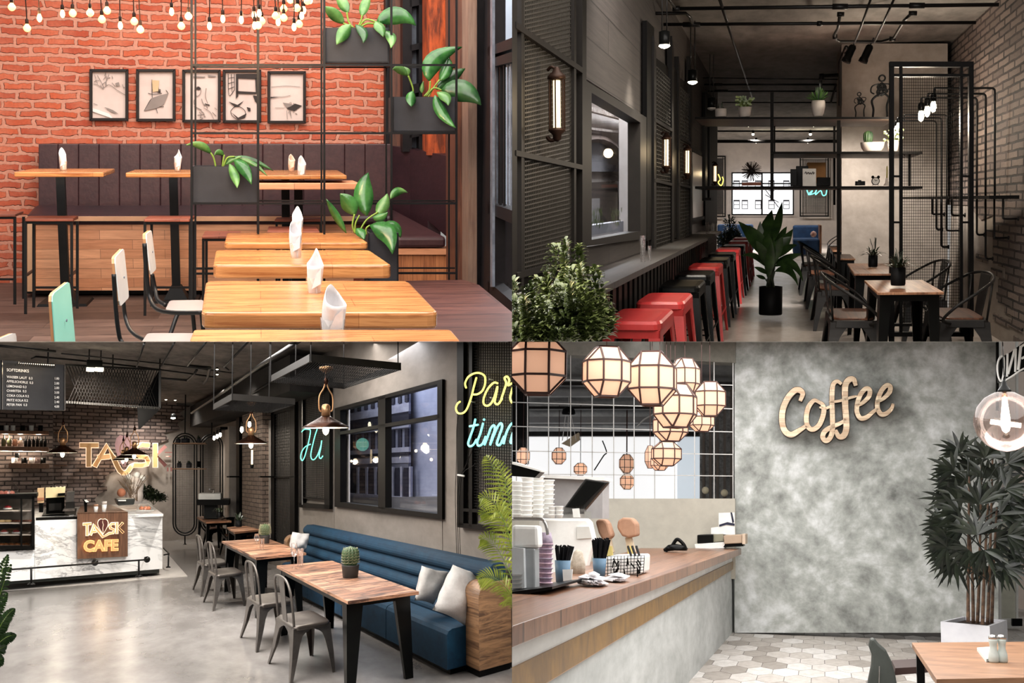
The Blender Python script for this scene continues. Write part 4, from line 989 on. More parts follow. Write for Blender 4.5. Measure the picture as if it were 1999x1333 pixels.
wall_panel('wire mesh panel farthest along the plank wall', [(1325, 1328), (1348, 1351)], [(1326, 264, 1350, 278, 6), (1326, 357, 1350, 364, 5)], [(1328, 170), (1348, 190), (1348, 458), (1328, 466)], -1.08, .007, 8, 40)
for (x0, x1, ya, yb, lab) in ((1263, 1277, 40, 470, 'dark post between the large window and the mesh panel'), (1316, 1325, 130, 466, 'dark post between the two far mesh panels'), (1377, 1400, 180, 440, 'dark end of the plank wall behind the shelf')):
    struct('trim_8', MB().prism(WL([(x0, ya), (x1, ya+14), (x1, yb-4), (x0, yb)], -1.1), R.r*-.04), M_frame2b, lab, 'trim')
# --- caged tube lamps
def sconce(cx, y0, y1, X, label, k_=1.0):
    c = W(cx, (y0+y1)/2, X); D = depth(c); s = px(D)
    k = thing('tube_wall_lamp', label, 'lamp', c, 'caged tube lamps on the mesh panels')
    m = lambda x, y, z: c+(R.r*x+R.d*y*1.0+R.u*z)*s
    hh = (y1-y0)/2; q = hh/72
    MB().lathe(m, [(7*q, -hh*.62), (7*q, hh*.62)], 12).build('glow_tube', M_tube, k, True)
    MB().lathe(m, [(3*q, hh*.98), (6*q, hh*.94), (9*q, hh*.84), (16*q, hh*.76), (18*q, hh*.72), (18*q, hh*.66), (10*q, hh*.62)], 14).build('top_cap', M_rustm, k, True)
    MB().lathe(m, [(10*q, -hh*.62), (17*q, -hh*.66), (17*q, -hh*.7), (9*q, -hh*.8), (8*q, -hh*.92), (3*q, -hh*.98)], 14).build('bottom_cap', M_rustm, k, True)
    for t in (.4, 1.4, 2.6, 3.6, 4.7, 5.7): MB().tube([m(15*q*math.cos(t), 15*q*math.sin(t), -hh*.68), m(15*q*math.cos(t), 15*q*math.sin(t), hh*.7)], 1.5*q*s, 6).build('cage_bar', M_rustm, k)
    mb = MB().tube(spl([m(0, 0, hh*.9), m(-10*q, 0, hh*.98), m(-18*q, 4*q, hh*.9)], 4), 3*q*s, 8); mb.tube(spl([m(0, 0, -hh*.9), m(-12*q, 0, -hh*.95), m(-20*q, 4*q, -hh*.85)], 4), 4*q*s, 8); mb.build('wall_arm', M_rustm, k, True)
    lamp(c+R.r*.25*q+R.d*-.15, 4*q*q+1, (1, .74, .42), .04)
M_rustm = plain('dark_bronze', (48, 34, 28), .45, .5)
sconce(1087, 130, 277, -1.0, 'large caged tube lamp on the near mesh panel')
sconce(1301, 258, 338, -1.0, 'middle caged tube lamp beyond the large bar window')
sconce(1342, 282, 350, -1.0, 'small caged tube lamp farthest along the plank wall')
sconce(1396, 316, 362, -1.02, 'tiny caged tube lamp behind the hanging shelf')

# --- tall stools along the counter
def metal_stool(cx, cy, mat, label):
    c = H(cx, cy, .75); f = c-R.u*.75
    k = thing('metal_stool', label, 'stool', f, 'tall metal stools along the bar counter')
    m = at(f)
    w = .16
    mb = MB(); n = 6; prof = []
    def ring(w_, r_, z):
        out = []
        for (sx, sy, a0) in ((1, 1, 0), (-1, 1, 1), (-1, -1, 2), (1, -1, 3)):
            for j in range(4):
                t = (a0+j/3)*math.pi/2; out.append(m(sx*(w_-r_)+r_*math.cos(t), sy*(w_-r_)+r_*math.sin(t), z))
        return out
    rs = [ring(w, .04, .70), ring(w+.006, .04, .705), ring(w+.004, .04, .735), ring(w-.006, .04, .75), ring(w-.05, .03, .744)]
    for r_ in rs: mb.v += r_
    for i in range(4):
        for j in range(16): mb.f.append([i*16+j, i*16+(j+1) % 16, (i+1)*16+(j+1) % 16, (i+1)*16+j])
    mb.f.append([64+j for j in range(16)]); mb.f.append(list(range(15, -1, -1)))
    mb.build('seat', mat, k, False)
    for sx in (-1, 1):
        for sy in (-1, 1):
            mb = MB(); a = w-.004; b = .215
            def cr(o, z, t1, t2): return [m(sx*o, sy*o, z), m(sx*(o-t1), sy*o, z), m(sx*(o-t1), sy*(o-.012), z), m(sx*(o-.012), sy*(o-.012), z), m(sx*(o-.012), sy*(o-t2), z), m(sx*o, sy*(o-t2), z)]
            A, B_ = cr(a, .705, .068, .068), cr(b, .0, .026, .026); n0 = len(mb.v); mb.v += A+B_
            for j in range(6): mb.f.append([n0+j, n0+(j+1) % 6, n0+6+(j+1) % 6, n0+6+j])
            mb.f += [[n0+j for j in range(6)], [n0+6+j for j in range(5, -1, -1)]]
            mb.build('leg', mat, k)
    mb = MB(); q = .19
    for (x0, y0, x1, y1) in ((-q, -q, q, -q), (q, -q, q, q), (q, q, -q, q), (-q, q, -q, -q)): mb.bar(m(x0, y0, .26), m(x1, y1, .26), .012)
    mb.build('foot_rungs', mat, k)
    mb = MB()
    for (sx, sy, x1, y1) in ((-1, -1, 1, -1), (1, -1, 1, 1), (1, 1, -1, 1), (-1, 1, -1, -1)):
        mb.prism([m(sx*w, sy*w, .70), m(x1*w, y1*w, .70), m(x1*(w), y1*(w), .655), m(sx*w, sy*w, .655)], m(0, 0, 0)*0+(m(-(sx+x1)*.004, -(sy+y1)*.004, 0)-m(0, 0, 0)))
    mb.build('apron', mat, k)
sl = [(1250, 614, 1, 'red metal stool nearest to view at the bar counter'), (1299, 580, 1, 'red metal stool, second from the near end of the row'), (1333, 552, 0, 'black metal stool, the nearer of the first black pair'),
      (1358, 532, 0, 'black metal stool just in front of the third red one'), (1378, 517, 1, 'third red metal stool, between black ones'), (1395, 505, 0, 'black metal stool right behind the third red one'),
      (1410, 494, 0, 'black metal stool before the fourth red one'), (1422, 485, 1, 'fourth red metal stool, halfway down the counter'), (1433, 478, 0, 'last black metal stool before the two far red ones'),
      (1443, 470, 1, 'red metal stool, second from the far end'), (1450, 464, 1, 'red metal stool at the far end of the counter')]
for x, y, r_, lab in sl: metal_stool(x, y, M_red if r_ else M_blk, lab)

# --- glasses on the counter
def clear_glass(cx, yb, w, h, D, label, grp, stem=False):
    s = px(D); b = P(cx, yb, D)
    m = lambda x, y, z: b+R.r*x*s+R.d*y*s*2+R.u*z*s
    if stem: mb = MB().lathe(m, [(w*.4, 0), (w*.06, 1.2), (w*.06, h*.45), (w*.4, h*.55), (w*.5, h*.75), (w*.36, h), (w*.33, h), (w*.45, h*.75), (w*.3, h*.57), (.2, h*.5)], 16, caps=False)
    else: mb = MB().lathe(m, [(w*.4, 0), (w*.5, h), (w*.46, h), (w*.37, 1.2), (.2, 1.2)], 16, caps=False)
    tag(mb.build('glass_tumbler' if not stem else 'wine_glass', M_glass, None, True, base=b), label, 'glass', grp)
for x, yb, w_, h_, lab in ((1255, 512, 12, 52, 'tall clear glass carafe on the bar counter'), (1268, 510, 8, 30, 'clear tumbler beside the carafe on the bar counter'), (1380, 458, 6, 24, 'small clear glass at the far end of the bar counter'), (1386, 457, 5, 18, 'smallest clear glass at the far end of the counter'), (1392, 456, 5, 20, 'clear glass nearest the counter end')):
    clear_glass(x, yb, w_, h_, depth(H(x, yb, 1.0)), lab, 'glasses on the bar counter')

# --- shrubs by the near end of the counter
def shrub(base_px, D, stems, label, mat, ll=.054, name='potted_shrub'):
    b = P(base_px[0], base_px[1], D)
    k = thing(name, label, 'plant', b)
    st = MB(); lf = MB()
    for (tx, ty, bend, dz) in stems:
        t = P(tx, ty, D+dz); mid = lerp(b, t, .55)+R.r*bend*px(D)
        pts = spl([b, mid, t], 10); st.tube(pts, [.006*(1-.7*i/len(pts)) for i in range(len(pts))], 5)
        n = len(pts)
        for i in range(4, n):
            p = pts[i]; tg = (pts[min(i+1, n-1)]-pts[i-1]).normalized(); sz = ll*(1.25-.6*i/n)
            for s_ in (-1, 1, 0):
                a = random.uniform(-.6, .6); out = (R.r*s_*math.cos(a)+R.d*(math.sin(a)-(.8 if s_ == 0 else 0)))
                d = (out+tg*.7).normalized()
                # side twig with leaflets
                q = p+d*sz*1.6
                for u in (.45, .75, 1.0):
                    pp = lerp(p, q, u)
                    for v in (-1, 1):
                        dd = (d*.6+R.u*random.uniform(-.25, .35)+R.r*v*random.uniform(.1, .6)+R.d*v*.6).normalized()*sz*random.uniform(.7, 1.1)
                        lf.leaf(pp, pp+dd*.55+R.u*sz*.22, pp+dd-R.u*sz*.12, sz*.42, dd.cross(R.u), .25, 4)
    st.build('stems', plain('shrub_stem', (70, 76, 40), .6), k, True); lf.build('foliage', mat, k, True)
    return k
shrub((1125, 690), 4.5, [(1107, 496, -8, .1), (1136, 540, 10, -.1), (1075, 560, -12, .1), (1160, 612, 12, .1), (1115, 570, 2, -.2), (1090, 610, -10, -.1), (1145, 585, 8, .2), (1128, 630, 0, -.2)], 'olive green leafy shrub before the counter end', M_lfy)
shrub((1020, 700), 4.3, [(1008, 575, -4, .1), (1028, 600, 8, -.1), (1048, 635, 12, .1), (1002, 620, -8, 0), (1030, 650, 6, -.1)], 'leafy shrub in the corner below the near mesh panel', M_lfy)
shrub((1085, 700), 4.2, [(1082, 645, -4, .1), (1100, 652, 6, 0)], 'low tip of a leafy shrub between the two larger ones', M_lfy, .03)

# --- broad leaved plant in a black pot in the aisle
b = P(1504, 614, 15.3)
k = thing('potted_palm', 'broad leaved palm in a black pot standing in the aisle', 'plant', b)
m = lambda x, y, z: b+(R.r*x+R.d*y+R.u*z)*px(15.3)
MB().lathe(m, [(21, 0), (22, 2), (22, 54), (20.5, 54), (20, 46), (.1, 46)], 28, caps=False).build('pot', M_pot_b, k, True)
mb = MB()
for i in range(26):
    a = random.uniform(0, 6.28); r_ = random.uniform(8, 18); mb.ball(m(r_*math.cos(a), r_*math.sin(a), 47), .018, 6, 4)
mb.build('pebbles', plain('cream_pebbles', (190, 176, 140), .7), k, True)
lv = [((1504, 500), (1488, 450), (1507, 410), 34, 0, .3), ((1510, 470), (1520, 430), (1527, 394), 16, 0, .4), ((1496, 500), (1482, 470), (1484, 432), 22, .1, .2), ((1497, 505), (1470, 460), (1441, 432), 24, .1, .2),
      ((1500, 500), (1478, 465), (1462, 440), 26, .1, .2), ((1494, 520), (1475, 490), (1448, 499), 11, .0, -.2), ((1514, 500), (1530, 470), (1548, 447), 20, .1, .3), ((1510, 498), (1528, 475), (1545, 462), 24, .1, .1),
      ((1515, 505), (1535, 480), (1556, 478), 14, .1, -.1), ((1512, 520), (1550, 495), (1568, 550), 16, 0, -.3), ((1512, 530), (1542, 510), (1558, 558), 15, 0, -.3), ((1512, 515), (1540, 500), (1565, 495), 14, .1, .2),
      ((1500, 535), (1485, 525), (1472, 521), 9, 0, -.2), ((1495, 545), (1485, 540), (1476, 537), 7, 0, -.2), ((1504, 520), (1496, 480), (1500, 455), 26, -.1, -.2), ((1506, 520), (1516, 480), (1528, 462), 22, -.1, -.2), ((1500, 540), (1504, 500), (1506, 470), 18, -.2, -.3), ((1502, 525), (1490, 490), (1476, 470), 20, -.1, -.2), ((1510, 500), (1524, 456), (1536, 442), 15, .2, .3)]
for i, (p0, p1, p2, w_, d0, d2) in enumerate(lv):
    pleaf(MB(), p0, p1, p2, w_, 15.3+d0, 15.3+d2, random.uniform(-.3, .5)).build('leaf', M_lfd, k, True, solid=.004) if False else None
    mb = pleaf(MB(), p0, p1, p2, w_, 15.3+d0, 15.3+d2, random.uniform(-.3, .5)); mb.build('leaf', M_lfd, k, True)
    MB().tube(spl([P(1504+random.uniform(-8, 8), 562, 15.3), P((p0[0]+1504)/2, (p0[1]+560)/2, 15.3+d0), P(p0[0], p0[1], 15.3+d0)], 5), 1.7*px(15.3), 6).build('stalk', M_lfdd, k, True)

# --- tables with wooden tops
def wood_table(q, z, t, lw, label, S_=None, mat=None, grp='small wooden tables on black legs', spread=.03, aA=None):
    pts = [H(x, y, z) for x, y in q]; c = sum(pts, V((0, 0, 0)))/4
    k = thing('cafe_table', label, 'table', c-R.u*z, grp)
    th = t*px(depth(pts[0]))
    MB().prism(pts, R.u*-th).build('table_top', mat or M_tablew, k, bevel=.004)
    ins = [lerp(p, c, .1) for p in pts]
    mb = MB()
    for i in range(4): mb.prism([ins[i]-R.u*th, ins[(i+1) % 4]-R.u*th, ins[(i+1) % 4]-R.u*(th+.05), ins[i]-R.u*(th+.05)], (c-(ins[i]+ins[(i+1) % 4])/2)*.03)
    mb.build('apron', M_blk, k)
    for i in range(4):
        p = ins[i]; e1 = (ins[(i+1) % 4]-p)*1.0; e2 = (ins[i-1]-p)*1.0
        l1, l2 = lw/max(e1.length, 1e-6), lw/max(e2.length, 1e-6)
        l1 *= (1 if abs(e1.normalized().dot(R.d)) < .5 else R.S); l2 *= (1 if abs(e2.normalized().dot(R.d)) < .5 else R.S)
        A = [p, p+e1*l1, p+e1*l1+e2*.03, p+e2*.03+e1*.03, p+e1*.03+e2*l2, p+e2*l2]
        o = (p-c)*spread/.5-R.u*0
        f = .5
        B_ = [p, p+e1*l1*f, p+e1*l1*f+e2*.02, p+e2*.02+e1*.02, p+e1*.02+e2*l2*f, p+e2*l2*f]
        mb = MB(); mb.v = [a-R.u*th for a in A]+[a+o-R.u*z for a in B_]
        for j in range(6): mb.f.append([j, (j+1) % 6, 6+(j+1) % 6, 6+j])
        mb.f += [list(range(6)), list(range(11, 5, -1))]
        mb.build('leg', M_blk, k)
    return k
wood_table([(1713, 571), (1843, 570), (1801, 546), (1687, 547)], .75, 5, .085, 'small wooden table nearest to view with a black planter')
wood_table([(1667, 534), (1752, 534), (1738, 514), (1654, 514)], .75, 4, .085, 'wooden table behind the nearest one, against the plaster pillar')
wood_table([(1625, 489), (1642, 489), (1640, 481), (1619, 481)], .75, 3, .09, 'small far wooden table beside the pillar edge')
wood_table([(1634, 505), (1670, 505), (1660, 496), (1628, 496)], .75, 3, .09, 'wooden table half hidden behind the pillar edge')
def pot_plant(cx, yb, w, h, D, label, blades, mat, potm, spread=40, tall=40, name='potted_plant', grp=None, sprigs=True, bw=2.2):
    b = P(cx, yb, D); s = px(D); m = lambda x, y, z: b+(R.r*x+R.d*y+R.u*z)*s
    k = thing(name, label, 'plant', b, grp)
    MB().lathe(m, [(w*.46, 0), (w*.5, h*.1), (w*.5, h), (w*.44, h), (w*.42, h*.86), (.1, h*.86)], 20, caps=False).build('pot', potm, k, True)
    mb = MB()
    for i in range(blades):
        a = random.uniform(0, 6.28); e = random.uniform(.35, 1.0); o = R.r*math.cos(a)+R.d*math.sin(a)*1.2
        p0 = m(0, 0, h*.85)+o*w*.2*s; p2 = m(0, 0, h*.9)+o*spread*e*s+R.u*tall*(1-e)*s*random.uniform(.6, 1.3); p1 = lerp(p0, p2, .5)+R.u*tall*.35*s
        mb.leaf(p0, p1, p2, bw*s, o.cross(R.u), .2, 5)
    if sprigs:
        for i in range(5):
            a = random.uniform(-.5, .5); p0 = m(0, 0, h*.85); p2 = m(tall*.5*math.sin(a), random.uniform(-6, 6), h*.8+tall*random.uniform(.9, 1.3)); 
            mb.tube([p0, lerp(p0, p2, .5)+R.r*.01, p2], .6*s, 4)
            for j in range(9):
                q = lerp(p0, p2, .3+.08*j); mb.leaf(q, q+R.u*2*s, q+R.r*random.choice((-4, 4))*s+R.u*3*s, 2.2*s, R.d, .2, 3)
    mb.build('foliage', mat, k, True)
    return k
pot_plant(1753, 557, 27, 34, 9.6, 'dark spiky plant in a black pot on the nearest wooden table', 44, M_lfdd, M_pot_b, 50, 36, bw=4)
pot_plant(1704, 521, 17, 22, 12.6, 'dark spiky plant in a black pot on the table by the pillar', 34, M_lfdd, M_pot_b, 32, 30, bw=3)

# --- metal armchairs with wooden seats
def armchair(sx, sy, yaw, label, k_=1.0, seatm=None):
    c = H(sx, sy, .45*k_); f = c-R.u*.45*k_
    k = thing('metal_armchair', label, 'chair', f, 'metal armchairs with wooden seats')
    m = at(f, yaw, k_)            # the chair faces its own +y
    mb = MB()
    def rr(w_, d_, z, r_=.05, n=4):
        out = []
        for (ax, ay, a0) in ((1, 1, 0), (-1, 1, 1), (-1, -1, 2), (1, -1, 3)):
            for j in range(n):
                t = (a0+j/(n-1))*math.pi/2; out.append(m(ax*(w_-r_)+r_*math.cos(t), ay*(d_-r_)+r_*math.sin(t), z))
        return out
    def stack(rings, mat_, nm):
        mb = MB(); n = len(rings[0])
        for q in rings: mb.v += q
        for i in range(len(rings)-1):
            for j in range(n): mb.f.append([i*n+j, i*n+(j+1) % n, (i+1)*n+(j+1) % n, (i+1)*n+j])
        mb.f += [list(range(n-1, -1, -1)), [(len(rings)-1)*n+j for j in range(n)]]
        mb.build(nm, mat_, k)
    stack([rr(.2, .19, .375), rr(.205, .195, .38), rr(.2, .19, .435)], M_gun, 'seat_pan')
    stack([rr(.175, .165, .436), rr(.175, .165, .448), rr(.165, .155, .453)], seatm or M_rust, 'seat')
    for ax in (-1, 1):
        for ay in (-1, 1):
            A = [m(ax*.2, ay*.19, .42), m(ax*.06, ay*.19, .40), m(ax*.2, ay*.06, .40)]
            mb = MB()
            def sec(z, o, t): return [m(ax*(.2+o), ay*(.19+o), z), m(ax*(.2+o-t), ay*(.19+o), z), m(ax*(.2+o-t), ay*(.19+o-.012), z), m(ax*(.2+o-.012), ay*(.19+o-.012), z), m(ax*(.2+o-.012), ay*(.19+o-t), z), m(ax*(.2+o), ay*(.19+o-t), z)]
            zs = [(.42, 0, .16), (.36, .004, .12), (.3, .01, .085), (.2, .022, .06), (0, .045, .035)]
            for z in zs: mb.v += sec(*z)
            for i in range(4):
                for j in range(6): mb.f.append([i*6+j, i*6+(j+1) % 6, (i+1)*6+(j+1) % 6, (i+1)*6+j])
            mb.f += [list(range(6)), list(range(29, 23, -1))]
            mb.build('leg', M_gun, k)
    hoop = [m(-.21, .12, .41), m(-.25, .19, .45), m(-.27, .1, .56), m(-.255, -.08, .68), m(-.19, -.21, .76), m(0, -.255, .79), m(.19, -.21, .76), m(.255, -.08, .68), m(.27, .1, .56), m(.25, .19, .45), m(.21, .12, .41)]
    MB().tube(spl(hoop, 6), .0125*k_, 8).build('arm_hoop', M_gun, k, True)
    mb = MB(); mb.prism([m(-.06, -.18, .42), m(.06, -.18, .42), m(.09, -.235, .78), m(-.09, -.235, .78)], m(0, .006, 0)-m(0, 0, 0)); mb.build('back_splat', M_gun, k)
    for ax in (-1, 1): MB().tube([m(ax*.185, -.17, .43), m(ax*.2, -.2, .755)], .009*k_, 6).build('back_rod', M_gun, k, True)
    return k
FR, FL = -math.pi/2, math.pi/2
armchair(1661, 611, FR, 'metal armchair nearest to view on the aisle side')
armchair(1866, 610, FL, 'metal armchair by the brick wall facing the aisle')
armchair(1797, 573, FL, 'metal armchair behind the nearest table, before the mesh screen')
armchair(1627, 558, FR, 'second metal armchair along the aisle')
armchair(1606, 531, FR, 'third metal armchair along the aisle')
armchair(1590, 514, FR, 'fourth metal armchair along the aisle, farthest one')
armchair(1632, 478, FL, 'small far armchair behind the little table', .9)

# --- free standing mesh screen
D = 11.6
k = thing('mesh_screen', 'tall black mesh screen frame standing before the brick wall', 'screen', P(1819, 655, D))
for (a, b) in ((1737, 1745.5), (1757, 1762), (1875, 1880), (1892, 1901)): MB().prism(rect(a, 121, b, 656, D), R.d*.09).build('post', M_frame2b, k)
for (a, b, x0, x1) in ((120, 130, 1737, 1901), (144, 149, 1745, 1892), (649, 657, 1737, 1901), (632, 637, 1745, 1892)): MB().prism(rect(x0, a, x1, b, D-.01), R.d*.1).build('rail', M_frame2b, k)
mb = MB()
for (y, xa, xb) in ((342, 1745, 1757), (432, 1745, 1757), (342, 1880, 1892), (432, 1880, 1892)): mb.prism(rect(xa, y, xb, y+4, D), R.d*.05)
mb.build('struts', M_frame2b, k)
MB().lattice(rect(1762, 633, 1875, 149, D+.04), 26, 84, .0034).build('wire_mesh', M_wireb, k)

# --- hanging shelves
D1, D2 = 14.5, 15.9
k = thing('hanging_shelf', 'hanging shelf of dark boards in a black steel frame over the aisle', 'shelf', P(1560, 300, D1))
M_shelfw = wood('dark_shelf_board', (92, 66, 52), (58, 42, 36), 0, 0, 1, 12, .5)
for (x0, x1, y0, t) in ((1357, 1745, 228.5, 4), (1504, 1800, 296, 4.5), (1357, 1800, 363.5, 5)):
    q = rect(x0, y0, x1, y0+t, D1); z1 = height(P(1500, y0, D1))
    MB().prism(q, R.d*(D2-D1)).build('shelf_board', M_shelfw, k)
    MB().prism([p-R.d*.02 for p in rect(x0, y0, x1, y0+t, D1)], R.d*.02).build('front_edge', M_frame2b, k)
for (x, y0, y1, w_, d_) in ((1507, 180, 391, 6.5, D1), (1637.5, 235, 535, 6.5, D1), (1373, 245, 392, 5, D1), (1383, 248, 388, 4, D2-.1), (1512, 238, 296, 3, D2-.1), (1629, 240, 400, 4, D2-.1), (1776, 300, 363, 4, D1+.1)):
    MB().prism(rect(x-w_/2, y0, x+w_/2, y1, d_), R.d*.08).build('post', M_frame2b, k)
MB().prism(rect(1371, 386, 1388, 391, D1), R.d*.8).build('lower_tie', M_frame2b, k)
# on the shelves
SHELF = 'plants on the hanging shelf'
pot_plant(1407, 228, 22, 15, 14.9, 'dark upright plant in a white bowl at the left end of the top shelf', 12, M_lfdd, M_pot_w, 8, 26, grp=SHELF, sprigs=False)
kk = pot_plant(1453, 228, 25, 18, 14.9, 'round leaved green plant in a white pot on the top shelf', 0, M_lfy, M_pot_w, 18, 16, grp=SHELF, sprigs=False) if False else None
def bushy(cx, yb, w, h, D, label, n, sp, tall, mat, potm, rl=5, grp=SHELF):
    b = P(cx, yb, D); s = px(D); m = lambda x, y, z: b+(R.r*x+R.d*y+R.u*z)*s
    k = thing('potted_plant', label, 'plant', b, grp)
    MB().lathe(m, [(w*.38, 0), (w*.44, h*.2), (w*.5, h), (w*.45, h), (w*.4, h*.85), (.1, h*.85)], 20, caps=False).build('pot', potm, k, True)
    mb = MB()
    for i in range(n):
        a = random.uniform(0, 6.28); r_ = random.uniform(.2, 1)*sp; p0 = m(r_*.3*math.cos(a), r_*.3*math.sin(a), h*.85); p2 = m(r_*math.cos(a), r_*math.sin(a), h+random.uniform(-.25, 1)*tall)
        mb.tube([p0, lerp(p0, p2, .5)+R.u*2*s, p2], .4*s, 4); d = (R.r*random.uniform(-1, 1)+R.u*random.uniform(-.3, .8)).normalized()*rl*s
        mb.leaf(p2-d*.5, p2+R.u*.6*s, p2+d*.5, rl*.9*s, d.cross(R.d), .1, 4)
    mb.build('foliage', mat, k, True)
bushy(1454, 228, 25, 18, 14.9, 'round leaved green plant in a white pot on the top shelf', 60, 19, 20, leafmat('lime_leaf', (70, 96, 30), (150, 170, 70)), M_pot_w)
b = P(1597, 227, 14.8); s = px(14.8); m = lambda x, y, z: b+(R.r*x+R.d*y+R.u*z)*s
k = thing('potted_plant', 'grassy plant in a tall white egg shaped pot on the top shelf', 'plant', b, SHELF)
MB().lathe(m, [(8, 0), (10.5, 6), (13, 18), (12.5, 26), (11.5, 29), (10, 29), (9, 26), (.1, 26)], 20, caps=False).build('pot', M_pot_w, k, True)
mb = MB()
for i in range(90):
    a = random.uniform(0, 6.28); e = random.uniform(.1, 1); p0 = m(4*math.cos(a), 4*math.sin(a), 27); p2 = m(27*e*math.cos(a), 27*e*math.sin(a), 30+24*(1-e*e*.9)*random.uniform(.7, 1.1)); mb.leaf(p0, lerp(p0, p2, .5)+R.u*5*s, p2, 2*s, R.r, .2, 4)
mb.build('foliage', leafmat('grass_blade', (40, 72, 32), (86, 120, 60)), k, True)
# cactus bowl, pot, clock, camera, candle
b = P(1703, 295, 14.9); s = px(14.9); m = lambda x, y, z: b+(R.r*x+R.d*y+R.u*z)*s
k = thing('cactus_bowl', 'ribbed cactus in a wide white bowl on the middle shelf', 'plant', b, SHELF)
MB().lathe(m, [(16, 0), (20, 6), (22, 16), (20, 16), (17, 12), (.1, 12)], 24, caps=False).build('bowl', M_pot_w, k, True)
def cactus(mb, m, x0, z0, r_, h, ribs=12):
    base = len(mb.v); n = ribs*4; kk = 10
    for i in range(kk+1):
        t = i/kk; rr_ = r_*(.75+.5*math.sin(math.pi*min(t, .5)))*(1 if t < .7 else math.sqrt(max(0, 1-((t-.7)/.3)**2))*.98+.02)/1.25
        for j in range(n):
            th = 2*math.pi*j/n; q = rr_*(1+.1*math.cos(ribs*th)); mb.v.append(m(x0+q*math.cos(th), q*math.sin(th), z0+h*t))
    for i in range(kk):
        for j in range(n): mb.f.append([base+i*n+j, base+i*n+(j+1) % n, base+(i+1)*n+(j+1) % n, base+(i+1)*n+j])
    return mb
M_cactus = leafmat('cactus_green', (32, 58, 34), (84, 110, 70), .5)
cactus(MB(), m, -8, 12, 8, 26).build('cactus', M_cactus, k, True)
bushy(1743, 295, 22, 20, 14.9, 'green plant in a white pot behind the mesh screen post on the middle shelf', 46, 20, 20, leafmat('lime_leaf2', (80, 100, 40), (160, 175, 90)), M_pot_w)
b = P(1709, 362, 14.8); s = px(14.8); m = lambda x, y, z: b+(R.r*x+R.d*y+R.u*z)*s
k = thing('alarm_clock', 'small black twin bell alarm clock on the lower shelf', 'clock', b)
mr = lambda x, y, z: b+(R.r*x+R.d*z+R.u*(y+8))*s
MB().lathe(mr, [(6.4, -2.5), (7.4, -2.5), (7.4, 4), (.1, 4)], 20).build('case', M_blk, k, True)
MB().lathe(mr, [(.1, -2.9), (6.1, -2.9), (6.1, -2.6)], 20).build('dial', M_white, k)
mb = MB().bar(mr(0, 0, -3.2), mr(3, 2, -3.2), .9*s).bar(mr(0, 0, -3.2), mr(-2, 3.5, -3.2), .9*s); mb.build('hands', M_blk, k)
for q in (-5, 5): MB().ball(m(q, 0, 15.5), 2.8*s, 10, 6).build('bell', M_blk, k, True)
mb = MB().bar(m(-5, 0, 0), m(-4, 0, 3), 1.2*s).bar(m(5, 0, 0), m(4, 0, 3), 1.2*s); mb.build('feet', M_blk, k)
b = P(1679, 362, 14.8); m = lambda x, y, z: b+(R.r*x+R.d*y+R.u*z)*s
k = thing('camera', 'small black camera on the lower shelf beside the clock', 'camera', b)
MB().box(m, -9, 9, -2, 4, 0, 8).build('body', M_blk, k, bevel=.004); MB().lathe(lambda x, y, z: m(x-3, -2-z, 4+y), [(3.4, 0), (3.4, 4), (2.6, 4), (.1, 3)], 14).build('lens', M_gun, k, True); MB().box(m, -4, 2, -1, 3, 8, 10).build('viewfinder', M_blk, k)
b = P(1731, 362, 14.8); m = lambda x, y, z: b+(R.r*x+R.d*y+R.u*z)*s
k = thing('candle_holder', 'small cream candle in a holder at the mesh screen post', 'candle', b)
MB().lathe(m, [(5, 0), (5.5, 2), (3, 4), (2, 10), (2, 14)], 14).build('holder', M_pot_w, k, True); MB().lathe(m, [(1.4, 14), (1.4, 34), (.3, 36)], 10).build('candle', plain('cream_wax', (214, 206, 140), .5), k, True)
# burr sculpture, boxes and frames on the lower shelf
b = P(1467, 362, 14.9); m = lambda x, y, z: b+(R.r*x+R.d*y+R.u*z)*s
k = thing('wire_burr', 'round spiky wire ball on a copper tray on the lower shelf', 'sculpture', b)
MB().box(m, -18, 18, -6, 10, 0, 6).build('tray', plain('copper_tray', (150, 84, 58), .5), k, bevel=.004)
mb = MB()
for i in range(170):
    a = random.uniform(0, 6.28); z = random.uniform(-1, 1); q = math.sqrt(1-z*z); v = R.r*q*math.cos(a)+R.d*q*math.sin(a)+R.u*z; c0 = m(0, 0, 27)
    mb.tube([c0+v*6*s, c0+v*21*s*random.uniform(.85, 1)], .45*s, 3)
mb.build('spikes', plain('brown_wire', (74, 64, 58), .5, .3), k); MB().ball(m(0, 0, 27), 6.5*s, 12, 8).build('core', M_gun, k, True)
for (x0, y0, x1, y1, mt, nm, lab, dd) in ((1543, 330, 1556, 363, M_blk, 'box', 'narrow black box on the lower shelf', 0), (1554, 324, 1578, 363, M_blk, 'box', 'tall black box behind the white card', .25), (1576, 317, 1612, 356, plain('cork', (176, 128, 80), .8), 'cork_board', 'tan cork board standing at the back of the lower shelf', .4), (1595, 346, 1621, 363, M_pot_b, 'box', 'low dark box at the right of the lower shelf items', -.05)):
    o = MB().prism(rect(x0, y0, x1, y1, 14.8+dd), R.d*.2).build(nm, mt, None, bevel=.004); tag(o, lab, 'box' if nm == 'box' else 'board')
k = thing('white_card', 'white card with a small handwritten word on the lower shelf', 'card', P(1580, 363, 14.65))
MB().prism(rect(1567, 329, 1593, 363, 14.65), R.d*.06).build('card', M_white, k)
MB().tube(spl(PL([(1571, 339), (1573, 335), (1575, 340), (1578, 336), (1580, 340), (1582, 337), (1584, 340), (1587, 335), (1588, 340), (1590, 336)], 14.64), 4), .55*px(14.6), 4).build('handwriting', M_ink, k)
